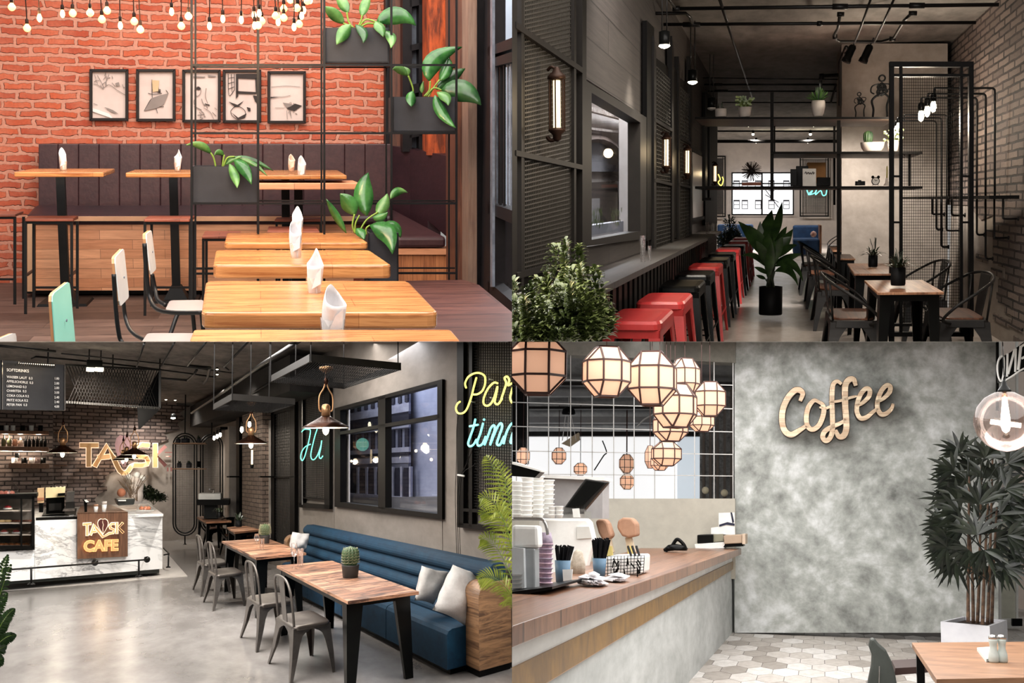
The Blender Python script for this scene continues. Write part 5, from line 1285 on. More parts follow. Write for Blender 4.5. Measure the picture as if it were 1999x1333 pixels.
# two wire dancers
def dancer(cx, yb, h, label, lean):
    b = P(cx, yb, 14.9); s = px(14.9)*h/76; m = lambda x, z: b+(R.r*x+R.u*z)*s
    k = thing('wire_figurine', label, 'figurine', b, 'wire figurines on the top shelf')
    for pts in ([(-14, 0), (-13, 14), (-16, 30), (-6, 40)], [(12, 0), (11, 20), (14, 34), (6, 42)]): MB().tube(spl([m(*p) for p in pts], 5), 2*s, 6).build('leg', M_blk, k, True)
    mb = MB()
    for i in range(9):
        a = i*.7; mb.tube(spl([m(-8+i, 38), m(10*math.cos(a)+2, 46), m(8*math.sin(a)+lean*2, 54), m(lean*3, 62)], 5), 1.5*s, 5)
    mb.build('body', M_blk, k, True)
    mb = MB().tube(spl([m(-4, 60), m(-16, 56), m(-18, 46), m(-12, 42)], 5), 1.3*s, 6).tube(spl([m(4, 60), m(16, 58), m(14, 50), m(4, 48)], 5), 1.3*s, 6); mb.build('arms', M_blk, k, True)
    MB().tube(spl([m(lean*4+5.5*math.cos(t), 70+5.5*math.sin(t)) for t in [i*.785 for i in range(8)]], 3, True), 1.6*s, 6, closed=True).build('head', M_blk, k, True)
dancer(1719, 228, 76, 'tall black wire figurine on the top shelf', .3)
dancer(1679, 228, 45, 'short black wire figurine left of the tall one', -1)

# --- pipe lamps on the right wall
def pipe_lamp(xv, yt, xl, bx, by, D, ybot, label, r_=4.2, grp='pipe lamps on the right wall'):
    s = px(D); k = thing('pipe_lamp', label, 'lamp', P(xv, ybot, D), grp)
    MB().tube(spl([P(xv, ybot, D), P(xv, yt+40, D), P(xv, yt+8, D), P(xv-2, yt+2, D), P(xv-8, yt, D), P(xv-40, yt, D), P(xl+8, yt, D), P(xl+1, yt+1, D), P(xl, yt+6, D), P(xl, yt+12, D)], 4), r_*s*.5, 8).build('pipe', M_pipe, k, True)
    c = P(bx, by, D); q = r_/4.2; m = lambda x, y, z: c+(R.r*x+R.d*y+R.u*z)*s*q
    MB().lathe(m, [(4, 9), (5.5, 10), (5.5, 20), (4, 24)], 12).build('socket', M_blk, k, True)
    MB().lathe(m, [(.5, -11), (4, -8), (5.5, -2), (5, 4), (3.5, 9)], 12).build('bulb', M_lamp, k, True)
    return c
for args in ((1942, 172, 1824, 1822, 208, 12.1, 385, 'pipe lamp with the rightmost upright of the near three'), (1924, 183, 1811, 1810, 217, 12.6, 385, 'middle pipe lamp of the near three'), (1907, 191, 1799, 1798, 226, 13.2, 385, 'left pipe lamp of the near three')):
    c = pipe_lamp(*args)
    lamp(c+R.d*.15-R.u*.12, 9, (1, .84, .66), .05)
for args in ((1848, 224, 1765, 1754, 246, 15.2, 392, 'pipe lamp with the rightmost upright of the far three', 2.8), (1838, 230, 1760, 1750, 252, 15.6, 392, 'middle pipe lamp of the far three', 2.8), (1828, 236, 1756, 1746, 257, 16.0, 392, 'left pipe lamp of the far three', 2.8)):
    c = pipe_lamp(*args)
lamp(P(1752, 255, 14.9)-R.d*.6, 60, (1, .86, .7), .06)
k = thing('pipe_shelf', 'black board shelf carried by bent pipes on the right wall', 'shelf', P(1895, 390, 12.4))
MB().prism([P(1800, 384, 16.2), P(1990, 381, 11.6), P(1990, 388, 11.6), P(1800, 388, 16.2)], R.r*-.25).build('shelf_board', M_frame2b, k)
for (x, yb, xe, D) in ((1907, 458, 1920, 13.0), (1924, 505, 1936, 12.6), (1941, 464, 1967, 12.1), (1958, 427, 1986, 11.8), (1838, 482, 1850, 15.4), (1848, 450, 1872, 15.0), (1828, 448, 1838, 15.8), (1858, 420, 1882, 14.6), (1820, 418, 1842, 15.9)):
    MB().tube(spl([P(x, 387, D), P(x, yb-14, D), P(x, yb-4, D), P(x+3, yb, D), P(xe-3, yb, D+.05), P(xe, yb, D+.05)], 4), 2*px(D), 8).build('pipe', M_pipe, k, True)
    MB().lathe(lambda a, b_, z: P(xe, yb, D+.05)+(R.u*a+R.d*b_+R.r*z)*px(D), [(4, 0), (4, 2.5), (2.5, 3)], 12).build('flange', M_pipe, k, True)

# --- pipes under the ceiling
def cpipe(pts, r_, label, fit=(), name='ceiling_pipe'):
    k = thing(name, label, 'pipe', P(*pts[0]), 'black pipes under the corridor ceiling')
    MB().tube([P(*p) for p in pts], r_*px(pts[0][2]), 8).build('pipe', M_pipe, k, True)
    for (x, y, D, l, vert) in fit:
        a, b = (P(x, y-l/2, D), P(x, y+l/2, D)) if vert else (P(x-l/2, y, D), P(x+l/2, y, D))
        MB().tube([a, b], r_*1.5*px(D), 10).build('coupling', M_pipe, k, True)
cpipe([(1316, 17, 11.4), (1950, 9, 11.4)], 3.6, 'nearest long pipe across the ceiling', [(1320, 17, 11.4, 14, 0), (1790, 11, 11.4, 30, 0), (1640, 13, 11.4, 30, 0)])
cpipe([(1255, 48, 12.4), (1905, 44, 12.4)], 3.2, 'second long pipe across the ceiling', [(1350, 48, 12.4, 34, 0), (1260, 48, 12.4, 20, 0), (1600, 46, 12.4, 10, 0)])
cpipe([(1236, 26, 11.6), (1338, 26, 11.6), (1347, 34, 12.0), (1352, 47, 12.4)], 3.4, 'short pipe bending at the left end of the ceiling', [(1243, 26, 11.6, 14, 0)])
cpipe([(1300, -10, 10.8), (1318, 16, 11.4)], 2.6, 'stub of pipe at the upper edge near the left wall')
cpipe([(1402, -10, 10.7), (1432, 82, 14), (1470, 195, 22)], 3.4, 'pipe running away along the ceiling on the left')
cpipe([(1372, 165, 19), (1640, 165, 19)], 1.8, 'thin pipe across the ceiling above the shelf', [(1400, 165, 19, 20, 0)])
cpipe([(1372, 178, 20), (1640, 178, 20)], 1.6, 'lower thin pipe just above the top shelf plants', [(1408, 177, 20, 26, 0)])
cpipe([(1372, 152, 18), (1640, 155, 18)], 1.0, 'thinnest pipe across the ceiling')
cpipe([(1410, 200, 24), (1640, 200, 24)], 1.2, 'far pipe behind the shelf plants')
cpipe([(1400, 246, 27), (1640, 246, 27)], 1.4, 'far pipe seen below the top shelf')
cpipe([(1400, 256, 29), (1640, 256, 29)], 1.6, 'second far pipe seen below the top shelf')
cpipe([(1400, 276, 33), (1640, 276, 33)], 3.2, 'thick dark beam pipe at the far room entrance')
cpipe([(1640, 26, 12.0), (1636, 55, 13.0), (1629, 68, 13.4), (1632, 77, 13.7), (1640, 81, 13.8), (1720, 81, 13.8), (1745, 74, 13.6), (1765, 40, 12.6), (1782, 24, 12.0)], 3.0, 'looped pipe rack hanging from the ceiling', [(1641, 28, 12.0, 14, 0), (1630, 72, 13.5, 9, 1), (1742, 76, 13.6, 12, 0), (1782, 26, 12.0, 16, 0)])
cpipe([(1702, -8, 10.6), (1678, 60, 12.8), (1668, 84, 13.9)], 2.4, 'slanting pipe crossing the rack, left one')
cpipe([(1748, -8, 10.6), (1722, 50, 12.4), (1706, 84, 13.9)], 2.4, 'slanting pipe crossing the rack, right one')
cpipe([(1602, 172, 19), (1602, 152, 18), (1608, 148, 18), (1645, 146, 17.6)], 3.0, 'pipe bending into the pillar above the shelf', [(1604, 150, 18, 12, 1)])
cpipe([(1640, 205, 16.6), (1640, 120, 16.2), (1652, 92, 15.4)], 3.4, 'dark pipe standing along the pillar edge')
cpipe([(1622, 200, 16.8), (1632, 165, 16.8)], 2.0, 'bright chrome offcut of pipe near the grassy plant')
for x, y, lab in ((1657, 108, 'left black ceiling spotlight by the pillar top'), (1690, 108, 'right black ceiling spotlight by the pillar top')):
    c = P(x, y, 15.6); s = px(15.6); ax = (R.u*-.8+R.r*-.35).normalized(); sd = ax.cross(R.d).normalized()
    k = thing('ceiling_spotlight', lab, 'spotlight', c, 'black spotlights under the corridor ceiling')
    MB().lathe(lambda a, b_, z: c+(sd*a+R.d*b_+ax*z)*s, [(5, -20), (7, -16), (7, 4), (8.5, 8), (8.5, 14), (7, 14), (6, 9), (.1, 8)], 14).build('housing', M_blk, k, True)
    spot(c+ax*15*s, 330, (1, .92, .84), 110, -R.u+R.d*.12)
    MB().bar(c-ax*18*s, c-ax*34*s, 2.5*s).build('bracket', M_blk, k)
# pendant lamps
def pendant(cx, yl, D, k_, lit, label):
    c = P(cx, yl, D); s = px(D)*k_; m = lambda x, y, z: c+(R.r*x+R.d*y+R.u*z)*s
    k = thing('pendant_lamp', label, 'lamp', c, 'black cylinder pendants over the bar counter')
    for dx in (-4.5, 4.5): MB().tube([m(dx, 0, 26), m(dx, 0, 135)], 1.1*s, 6).build('rod', M_pipe if lit else M_gun, k, True)
    MB().lathe(m, [(9.5, 2), (10.5, 3), (10.5, 27), (4, 29)], 18).build('housing', M_blk, k, True)
    MB().lathe(m, [(.5, -5), (7, -3), (11, 0), (9.5, 3.5)], 16).build('lens', M_lamp if lit else M_pot_w, k, True)
    if lit: spot(c-R.u*.06, 60, (1, .93, .8), 105)
pendant(1297, 90, 9.6, 1.0, True, 'nearest lit black pendant over the bar counter')
pendant(1352, 161, 12.6, .85, True, 'second lit black pendant over the bar counter')
pendant(1389, 212, 15.2, .75, False, 'unlit black pendant just above the top shelf end')
for i, (x, y, lab) in enumerate(((1461, 245, 'upper left'), (1470, 262, 'middle left'), (1476, 277, 'lower left'), (1588, 245, 'upper right'), (1582, 262, 'middle right'), (1577, 277, 'lower right'))):
    D = 30+i % 3*3; c = P(x, y, D); s = px(D); m = lambda X, Y, Z: c+(R.r*X+R.d*Y+R.u*Z)*s
    k = thing('track_spot', lab+' glowing spot of the two triple tracks seen beyond the shelf', 'spotlight', c, 'far track spots')
    MB().lathe(m, [(.3, -2.6), (2.2, -1.5), (2.6, .5), (1.5, 2)], 10).build('lens', M_lamp, k, True); MB().lathe(m, [(2, 1.5), (2.4, 2.5), (2.4, 7), (1, 8)], 10).build('housing', M_blk, k, True)
    if i % 3 == 1: spot(c-R.u*.1, 420, (1, .93, .84), 150)
for x0, x1, y, lab in ((1481, 1493, 275, 'left flat lit ceiling panel in the far room'), (1541, 1555, 275, 'middle flat lit ceiling panel in the far room'), (1602, 1617, 275, 'right flat lit ceiling panel in the far room')):
    tag(MB().prism(rect(x0, y-1.5, x1, y+1.5, 36), R.d*.8).build('light_panel', M_lamp, None), lab, 'lamp', 'far flat light panels')
for xx in (-2.2, -.9, .3): spot(L(xx, 36.5, 2.6), 330, (1, .95, .9), 160, R.d*.6-R.u)

# --- far lounge: blue sofas, cushions, neon, mesh frames
M_blue = plain('blue_velvet', (30, 62, 100), .75, 0, (18, 42, 74), 4)
M_cush = plain('patterned_cushion', (206, 194, 188), .8, 0, (150, 84, 72), 9)
def sofa_far(x0, x1, yb, yt, ys, yf, D, label):
    k = thing('blue_sofa', label, 'sofa', P((x0+x1)/2, yf, D), 'blue sofas in the far room')
    MB().prism(rect(x0, yt, x1, ys, D+1.2), R.d*.6).build('backrest', M_blue, k, bevel=.05)
    MB().prism(rect(x0, ys-2, x1, yf, D), R.d*1.3).build('seat', M_blue, k, bevel=.05)
sofa_far(1548, 1600, 0, 440, 468, 497, 33, 'blue velvet sofa against the far wall on the right')
sofa_far(1400, 1470, 0, 438, 466, 492, 34, 'blue velvet sofa seen beyond the end of the stools')
for (cx, cy, w_, lab) in ((1588, 457, 17, 'red patterned white cushion on the right far sofa'), (1420, 462, 12, 'pale cushion on the far sofa behind the stools')):
    D = 32.9; s = px(D); c = P(cx, cy, D); mb = MB(); n = 9
    tag(MB().lathe(lambda x, y, z: c+(R.r*x+R.u*y+R.d*z)*s, [(.1, -4), (w_*.4, -3), (w_*.62, 0), (w_*.4, 3), (.1, 4)], 4).build('cushion', M_cush, None, False, sub=1), lab, 'cushion', 'cushions in the far room')
tag(MB().prism(rect(1600, 440, 1604, 495, 33), R.d*1.5).build('sofa_end_board', M_tablew, None), 'wooden end board at the right of the far blue sofa', 'board')
def mesh_frame_far(x0, x1, y0, y1, label):
    D = 42.6; k = thing('wall_mesh_frame', label, 'frame', P((x0+x1)/2, y1, D), 'black mesh frames on the far wall')
    MB().frame(rect(x0, y1, x1, y0, D), .045, R.d*-.06).build('frame', M_frame2b, k)
    mb = MB()
    for x in (x0+6, x1-6): mb.prism(rect(x-.6, y0, x+.6, y1, D), R.d*-.04)
    for y in (y0+6, y1-7): mb.prism(rect(x0, y-.6, x1, y+.6, D), R.d*-.04)
    mb.build('inner_bars', M_frame2b, k)
    MB().lattice(rect(x0+6, y1-7, x1-6, y0+6, D), 22, 34, .008).build('wire_mesh', M_frame2, k)
mesh_frame_far(1561, 1618, 306, 423, 'black mesh frame on the far wall to the right of the window')
mesh_frame_far(1392, 1417, 304, 424, 'black mesh frame on the far wall to the left of the window')
D = 42.3
for nm, pts, mt, lab in (('neon_sign', [(1575, 371), (1580, 380), (1586, 372), (1578, 380), (1590, 377), (1594, 370), (1592, 380), (1602, 372), (1606, 381), (1612, 380), (1614, 370)], M_neon_a, 'aqua neon scribble below the lower shelf on the far wall'), ('neon_sign', [(1402, 340), (1406, 350), (1402, 356), (1408, 362), (1412, 352), (1410, 345)], M_neon_y, 'small yellow neon scribble at the far left mesh frame')):
    tag(MB().tube(spl(PL(pts, D), 5), 1.1*px(D), 6).build(nm, mt, None, True), lab, 'sign')
shrub((1424, 500), 30, [(1424, 432, 2, .3), (1430, 455, 6, .1), (1414, 460, -4, 0), (1436, 470, 6, .1)], 'small dark plant at the far end of the bar counter', M_lfdd, .12)

# ================================================================== lower left room
room(BL); random.seed(21)
M_bluev = concrete('blue_velvet_bench', (18, 62, 88), (9, 38, 60), 2.2, .8, .15, .25)
M_bluev2 = concrete('blue_velvet_back', (14, 52, 74), (8, 34, 54), 2.2, .8, .15, .25)
M_oak = wood('weathered_oak', (160, 120, 84), (86, 60, 42), 0, 0, 2, 8, .5, lo=.36, hi=.6)
M_oakd = wood('walnut_board', (122, 88, 68), (84, 60, 48), math.pi/2, 0, 1, 14, .45, knots=False)
M_rtop = wood('rustic_top', (218, 166, 132), (86, 56, 42), 0, .17, .9, 7, .4, (170, 145, 130), lo=.4, hi=.56)
M_linen = plain('grey_linen', (206, 202, 198), .9, 0, (172, 166, 162), 5, bump=.3, bs=60)
M_steelc = plain('brushed_gunmetal', (124, 118, 112), .38, .7, (92, 86, 82), 5)
M_marble = None
t = NT('white_marble'); v0 = t.map((.55, 1, 1), .5)
n1 = t.noise(v0, .9, 9, .6, 1.6)
c = t.ramp(n1.outputs['Fac'], [(.475, (.9, .9, .9, 1)), (.495, (.42, .42, .43, 1)), (.51, (.88, .88, .88, 1))])
c2 = t.ramp(t.noise(v0, 2.2, 8, .6, .8).outputs['Fac'], [(.46, (1, 1, 1, 1)), (.5, (.8, .8, .8, 1)), (.53, (1, 1, 1, 1))])
t.col(t.mix(1, c, c2, 'MULTIPLY')); M_marble = t.fin(.2)
M_bronze = plain('dark_copper', (62, 38, 28), .25, .8)
M_brass = plain('brass', (196, 150, 108), .3, .8)
M_shadein = plain('white_enamel', (240, 232, 222), .4)
M_bulbw = glow('white_bulb', (255, 236, 200), 9)
M_led = glow('led_strip', (255, 232, 200), 6)
M_sign_o = glow('sand_letters', (218, 168, 114), .26)  # letter faces given a glow for the front light they lack
M_sign_m = glow('mauve_letters', (128, 84, 80), .2)
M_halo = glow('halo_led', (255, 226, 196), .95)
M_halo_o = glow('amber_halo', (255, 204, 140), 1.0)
M_neon_y2 = glow('yellow_neon_tube', (255, 244, 120), 1.5)
M_neon_a2 = glow('aqua_neon_tube', (140, 246, 236), 1.4)
M_neon_g = glow('green_neon_tube', (120, 240, 210), 1.5)

# --- blue bench along the wall
k = thing('blue_bench', 'long blue velvet channel backed bench along the plaster wall', 'sofa', Q(4.7, 3.3, 0))
A0, A1 = 3.06, 6.45
MB().prism([Q(A0+.03, 3.06, 0), Q(A1, 3.06, 0), Q(A1, 3.6, 0), Q(A0+.03, 3.6, 0)], R.u*.06).build('plinth', M_frame2b, k)
mb = MB(); n = 4
for i in range(n):
    a0, a1 = A0+(A1-A0)*i/n+.004, A0+(A1-A0)*(i+1)/n-.004
    pr = [(3.0, .06), (3.0, .36), (3.02, .39), (3.06, .405), (3.4, .41), (3.4, .06)]
    mb.prism([Q(a0, b, z) for b, z in pr], EA*(a1-a0))
mb.build('seat_base', M_bluev, k)
mb = MB(); prof = []
zz = [.38, .525, .67, .81, .955]
for i in range(4):
    for j in range(7):
        t_ = j/6; z = zz[i]+(zz[i+1]-zz[i])*t_; lean = (z-.38)*.22
        prof.append((3.3+lean-.055*math.sin(math.pi*t_)**.7, z))
prof += [(3.55, .955), (3.58, .9), (3.58, .3), (3.35, .3)]
mb.prism([Q(A0-.12, b, z) for b, z in prof], EA*(A1-A0+.1)); mb.build('channel_back', M_bluev2, k, bevel=.01)
def endboard(a, b0, b1, z, t_, nm='end_board'):
    pts = [(b0, .06), (b1, .06), (b1, z)]+[(b0+.12-.12*math.sin(q), z-.12+.12*math.cos(q)) for q in [i*.262 for i in range(7)]]
    MB().prism([Q(a, b, zz_) for b, zz_ in pts], EA*t_).build(nm, M_oak, k, bevel=.006)
    MB().prism([Q(a+.015, b0+.02, 0), Q(a+.015, b1, 0), Q(a+.015, b1, .06), Q(a+.015, b0+.02, .06)], EA*(t_-.03)).build('end_plinth', M_frame2b, k)
endboard(2.92, 3.22, 3.62, .80, .16); endboard(6.46, 3.1, 3.6, .80, .12)

# --- cushions
def cushion(q, D, th, label):
    c4 = [P(x, y, D+dz) for (x, y, dz) in q]; mb = MB(); n = 12
    nrm = (c4[1]-c4[0]).cross(c4[3]-c4[0]).normalized(); grid = {}
    if nrm.dot(R.d) > 0: nrm = -nrm
    for side in (1, -1):
        for i in range(n+1):
            for j in range(n+1):
                u, v = i/n, j/n; pu = u+.09*math.sin(2*math.pi*u)*abs(2*v-1)*0
                p = lerp(lerp(c4[0], c4[1], u), lerp(c4[3], c4[2], u), v); c = sum(c4, V((0, 0, 0)))/4
                s_ = (max(0, 1-(2*u-1)**2)*max(0, 1-(2*v-1)**2))**.42
                p = lerp(p, c, .09*(1-abs(2*u-1)**1.5)*(abs(2*v-1)**3)+.09*(1-abs(2*v-1)**1.5)*(abs(2*u-1)**3))
                p = p+nrm*(side*th*s_*(.5+.07*math.sin(9*u+5*v)+.05*math.sin(14*v-6*u)))
                grid[(side, i, j)] = len(mb.v); mb.v.append(p)
        for i in range(n):
            for j in range(n): mb.f.append([grid[(side, i, j)], grid[(side, i+1, j)], grid[(side, i+1, j+1)], grid[(side, i, j+1)]])
    o = mb.build('cushion', M_linen, None, True); bm = bmesh.new(); bm.from_mesh(o.data); bmesh.ops.remove_doubles(bm, verts=bm.verts, dist=1e-4); bmesh.ops.recalc_face_normals(bm, faces=bm.faces); bm.to_mesh(o.data); bm.free()
    tag(o, label, 'cushion', 'grey linen cushions on the blue bench')
cushion([(823, 1104, .3), (880, 1116, .6), (846, 1180, .3), (809, 1172, 0)], 11.6, .16, 'grey linen cushion leaning behind the front one at the near bench end')
cushion([(884, 1102, .1), (950, 1118, .5), (912, 1225, .0), (844, 1190, -.3)], 11.1, .2, 'front grey linen cushion against the wooden bench end')
cushion([(571, 1038, .2), (604, 1041, .5), (596, 1076, .3), (565, 1074, 0)], 18.0, .18, 'grey linen cushion at the far end of the blue bench')

# --- tables
TG = 'rustic wooden tables along the blue bench'
wood_table([(679, 1173), (818, 1154), (648, 1094), (540, 1104)], .75, 7, .075, 'rustic table nearest to view with a cactus and two glasses', mat=M_rtop, grp=TG, spread=.02)
wood_table([(500, 1088), (598, 1079), (521, 1050), (433, 1056)], .75, 5, .075, 'second rustic table along the blue bench', mat=M_rtop, grp=TG, spread=.02)
wood_table([(458, 1038), (508, 1033), (480, 1026), (443, 1029)], .75, 4, .075, 'third rustic table before the brick pier', mat=M_rtop, grp=TG, spread=.02)
wood_table([(402, 1018), (452, 1016), (430, 1007), (384, 1008)], .75, 4, .075, 'farthest rustic table by the arched mesh screens', mat=M_rtop, grp=TG, spread=.02)

# --- metal side chairs
def side_chair(sx, sy, yaw, label, k_=1.0, mat=None):
    mat = mat or M_steelc
    c = H(sx, sy, .45*k_); f = c-R.u*.45*k_; k = thing('metal_chair', label, 'chair', f, 'gunmetal chairs along the tables'); m = at(f, yaw, k_)
    def ring(w_, d_, z, r_=.06, n=5):
        out = []
        for (ax, ay, a0) in ((1, 1, 0), (-1, 1, 1), (-1, -1, 2), (1, -1, 3)):
            for j in range(n):
                t = (a0+j/(n-1))*math.pi/2; out.append(m(ax*(w_-r_)+r_*math.cos(t), ay*(d_-r_)+r_*math.sin(t), z))
        return out
    mb = MB(); rs = [ring(.172, .172, .405), ring(.19, .19, .412), ring(.192, .192, .44), ring(.18, .18, .452), ring(.14, .14, .447), ring(.05, .05, .444, .03)]; n = len(rs[0])
    for q in rs: mb.v += q
    for i in range(len(rs)-1):
        for j in range(n): mb.f.append([i*n+j, i*n+(j+1) % n, (i+1)*n+(j+1) % n, (i+1)*n+j])
    mb.f += [list(range(n-1, -1, -1)), [(len(rs)-1)*n+j for j in range(n)]]; mb.build('seat', mat, k, True)
    for ax in (-1, 1):
        for ay in (-1, 1):
            mb = MB(); e = .03 if ay > 0 else .055
            def sec(z, o, t): return [m(ax*(.185+o), ay*(.185+o), z), m(ax*(.185+o-t), ay*(.185+o), z), m(ax*(.185+o-t), ay*(.185+o-.01), z), m(ax*(.185+o-.01), ay*(.185+o-.01), z), m(ax*(.185+o-.01), ay*(.185+o-t), z), m(ax*(.185+o), ay*(.185+o-t), z)]
            zs = [(.43, 0, .178), (.405, .0, .165), (.385, .001, .12), (.36, .003, .09), (.3, .008, .07), (.18, .02, .052), (.0, e, .026)]
            for z in zs: mb.v += sec(*z)
            for i in range(len(zs)-1):
                for j in range(6): mb.f.append([i*6+j, i*6+(j+1) % 6, (i+1)*6+(j+1) % 6, (i+1)*6+j])
            mb.f += [list(range(6)), list(range(len(zs)*6-1, len(zs)*6-7, -1))]; mb.build('leg', mat, k)
    hp = [m(-.165, -.17, .44), m(-.165, -.185, .6), m(-.16, -.205, .74), m(-.13, -.22, .82), m(-.06, -.225, .85), m(.06, -.225, .85), m(.13, -.22, .82), m(.16, -.205, .74), m(.165, -.185, .6), m(.165, -.17, .44)]
    MB().tube(spl(hp, 5), .0115*k_, 8).build('back_hoop', mat, k, True)
    MB().prism([m(-.045, -.178, .44), m(.045, -.178, .44), m(.055, -.222, .845), m(-.055, -.222, .845)], m(0, .006, 0)-m(0, 0, 0)).build('back_splat', mat, k)
    return k
YR = BL.yaw-math.pi/2
side_chair(591, 1206, YR, 'gunmetal chair nearest to view at the first rustic table')
side_chair(526, 1167, YR, 'second gunmetal chair at the first rustic table')
side_chair(440, 1114, YR, 'third gunmetal chair, at the second rustic table')
side_chair(415, 1095, YR, 'fourth gunmetal chair, farthest from view on the left side')
M_gs = M_gun; M_gun = M_blk
armchair(456, 1043, BL.yaw+math.pi, 'black metal armchair between the third and second rustic tables', 1.0)
armchair(420, 1030, BL.yaw+math.pi, 'black metal armchair by the arched screens', 1.0)
armchair(484, 1044, BL.yaw+math.pi/2, 'black metal armchair with curved arms before the brick pier', 1.0)
M_gun = M_gs

# --- cacti and glasses
def cactus_pot(cx, yb, w, h, hc, D, label):
    b = P(cx, yb, D); s = px(D); m = lambda x, y, z: b+(R.r*x+R.d*y*1.5+R.u*z)*s
    k = thing('potted_cactus', label, 'plant', b, 'potted cacti on the rustic tables')
    MB().lathe(m, [(w*.38, 0), (w*.42, 1), (w*.49, h*.9), (w*.5, h), (w*.45, h), (w*.43, h*.85), (.1, h*.85)], 24, caps=False).build('pot', plain('charcoal_pot', (56, 54, 52), .55), k, True)
    cactus(MB(), m, 0, h*.82, w*.44, hc, 14).build('cactus', M_cactus, k, True)
    mb = MB()
    for i in range(14):
        a = 2*math.pi*i/14
        for j in range(6):
            z = h*.9+hc*(.15+.13*j); r_ = w*.42*(1-.5*(j/6)**3); p = m(r_*math.cos(a), r_*math.sin(a), z)
            for d in (-.8, 0, .8): mb.tube([p, m((r_+4)*math.cos(a+d*.5), (r_+4)*math.sin(a+d*.5), z+2+d*2)], .22*s, 3)
    mb.build('spines', plain('cream_spines', (190, 184, 150), .6), k)
cactus_pot(684, 1129, 34, 26, 40, depth(H(684, 1127, .75)), 'cactus in a charcoal pot on the nearest rustic table')
cactus_pot(517, 1062, 19, 17, 24, depth(H(517, 1061, .75)), 'cactus in a charcoal pot on the second rustic table')
for x, yb, w_, h_, st2, lab in ((574, 1110, 15, 48, True, 'stemmed wine glass on the nearest rustic table'), (586, 1106, 14, 34, False, 'clear tumbler on the nearest rustic table'), (501, 1070, 11, 27, True, 'stemmed wine glass on the second rustic table'), (511, 1074, 10, 22, False, 'clear tumbler on the second rustic table')):
    clear_glass(x, yb, w_, h_, depth(H(x, yb, .75)), lab, 'glasses on the rustic tables', st2)
pot_plant(466, 1028, 12, 12, 20.5, 'dark leafy plant in a black pot on the third rustic table', 18, M_lfdd, M_pot_b, 22, 22, sprigs=False, bw=4)
pot_plant(428, 1010, 10, 10, 24, 'dark leafy plant in a black pot on the farthest rustic table', 18, M_lfdd, M_pot_b, 18, 20, sprigs=False, bw=4)
pot_plant(535, 1022, 10, 14, 22.3, 'dark leafy plant low beside the brick pier', 0, M_lfdd, M_pot_b, 16, 24) if False else None

# --- marble counter
AC = 8.25
k = thing('marble_counter', 'white marble service counter with grey veins and dark plinth', 'counter', WA(170, 1130, AC))
fr = WAL([(68, 1016), (317, 1008), (317, 1110), (68, 1131)], AC)
MB().prism(fr, EA*.75).build('front_slab', M_marble, k)
MB().prism(WAL([(-40, 1079), (67.5, 1073), (67.5, 1131), (-40, 1139)], AC), EA*.75).build('low_front_slab', M_marble, k)
zt = height(WA(318, 1002, AC)); 
MB().prism([H(66, 1011, zt), H(319, 1003, zt), H(290, 982, zt), H(216, 985, zt), H(150, 989, zt), H(68, 991, zt)], R.u*-.045).build('counter_top', M_marble, k, bevel=.006)
MB().prism(WAL([(5, 1129), (311, 1108), (311, 1118), (5, 1141)], AC+.03), EA*.6).build('plinth', plain('green_black_plinth', (48, 52, 48), .5), k)
MB().prism(WAL([(70, 1011), (318, 1004.5), (318, 1009), (70, 1017)], AC+.02), EA*.1).build('shadow_gap', M_frame2b, k)
MB().prism([H(82, 1006, zt+.012), H(148, 1003, zt+.012), H(150, 992, zt+.012), H(88, 994, zt+.012)], R.u*-.012).build('black_tray', M_frame2b, k)
# the sign board on the counter
k = thing('counter_sign', 'walnut board with lit sand coloured lettering and a bean emblem on the counter front', 'sign', WA(200, 1092, AC-.06))
bd = MB().prism(WAL([(151, 1001), (249.5, 999), (249.5, 1086), (151, 1091)], AC-.06), EA*.05).build('board', M_oakd, k)
MB().prism([WA(151, 1001, AC-.06), WA(249.5, 999, AC-.06), H(217, 985, zt+.02), H(158, 987, zt+.02)], R.u*-.02).build('board_top', M_oakd, k)
def strokes(k, name, lines, w, a, mat, halo, hw, th=.03, closed=False):
    for ln in lines:
        pts = [WA(x, y, a) for x, y in ln]; nn = -EA.normalized(); s = px(depth(pts[0]))
        def ribbon(ww, off, tt):
            mb = MB(); L_, R_ = [], []
            for i, p in enumerate(pts):
                t = (pts[min(i+1, len(pts)-1)]-pts[max(i-1, 0)]).normalized(); sd = t.cross(R.d).normalized()*ww*.5*s
                ex = t*(ww*.35*s)*(-1 if i == 0 else 1 if i == len(pts)-1 else 0)
                L_.append(p+sd+ex+nn*off); R_.append(p-sd+ex+nn*off)
            for i in range(len(pts)-1): mb.prism([L_[i], L_[i+1], R_[i+1], R_[i]], nn*tt)
            return mb
        ribbon(w, th*.5, th*.5).build(name, mat, k)
        if halo: ribbon(w+hw, 0.002, th*.12).build(name+'_halo', halo, k)
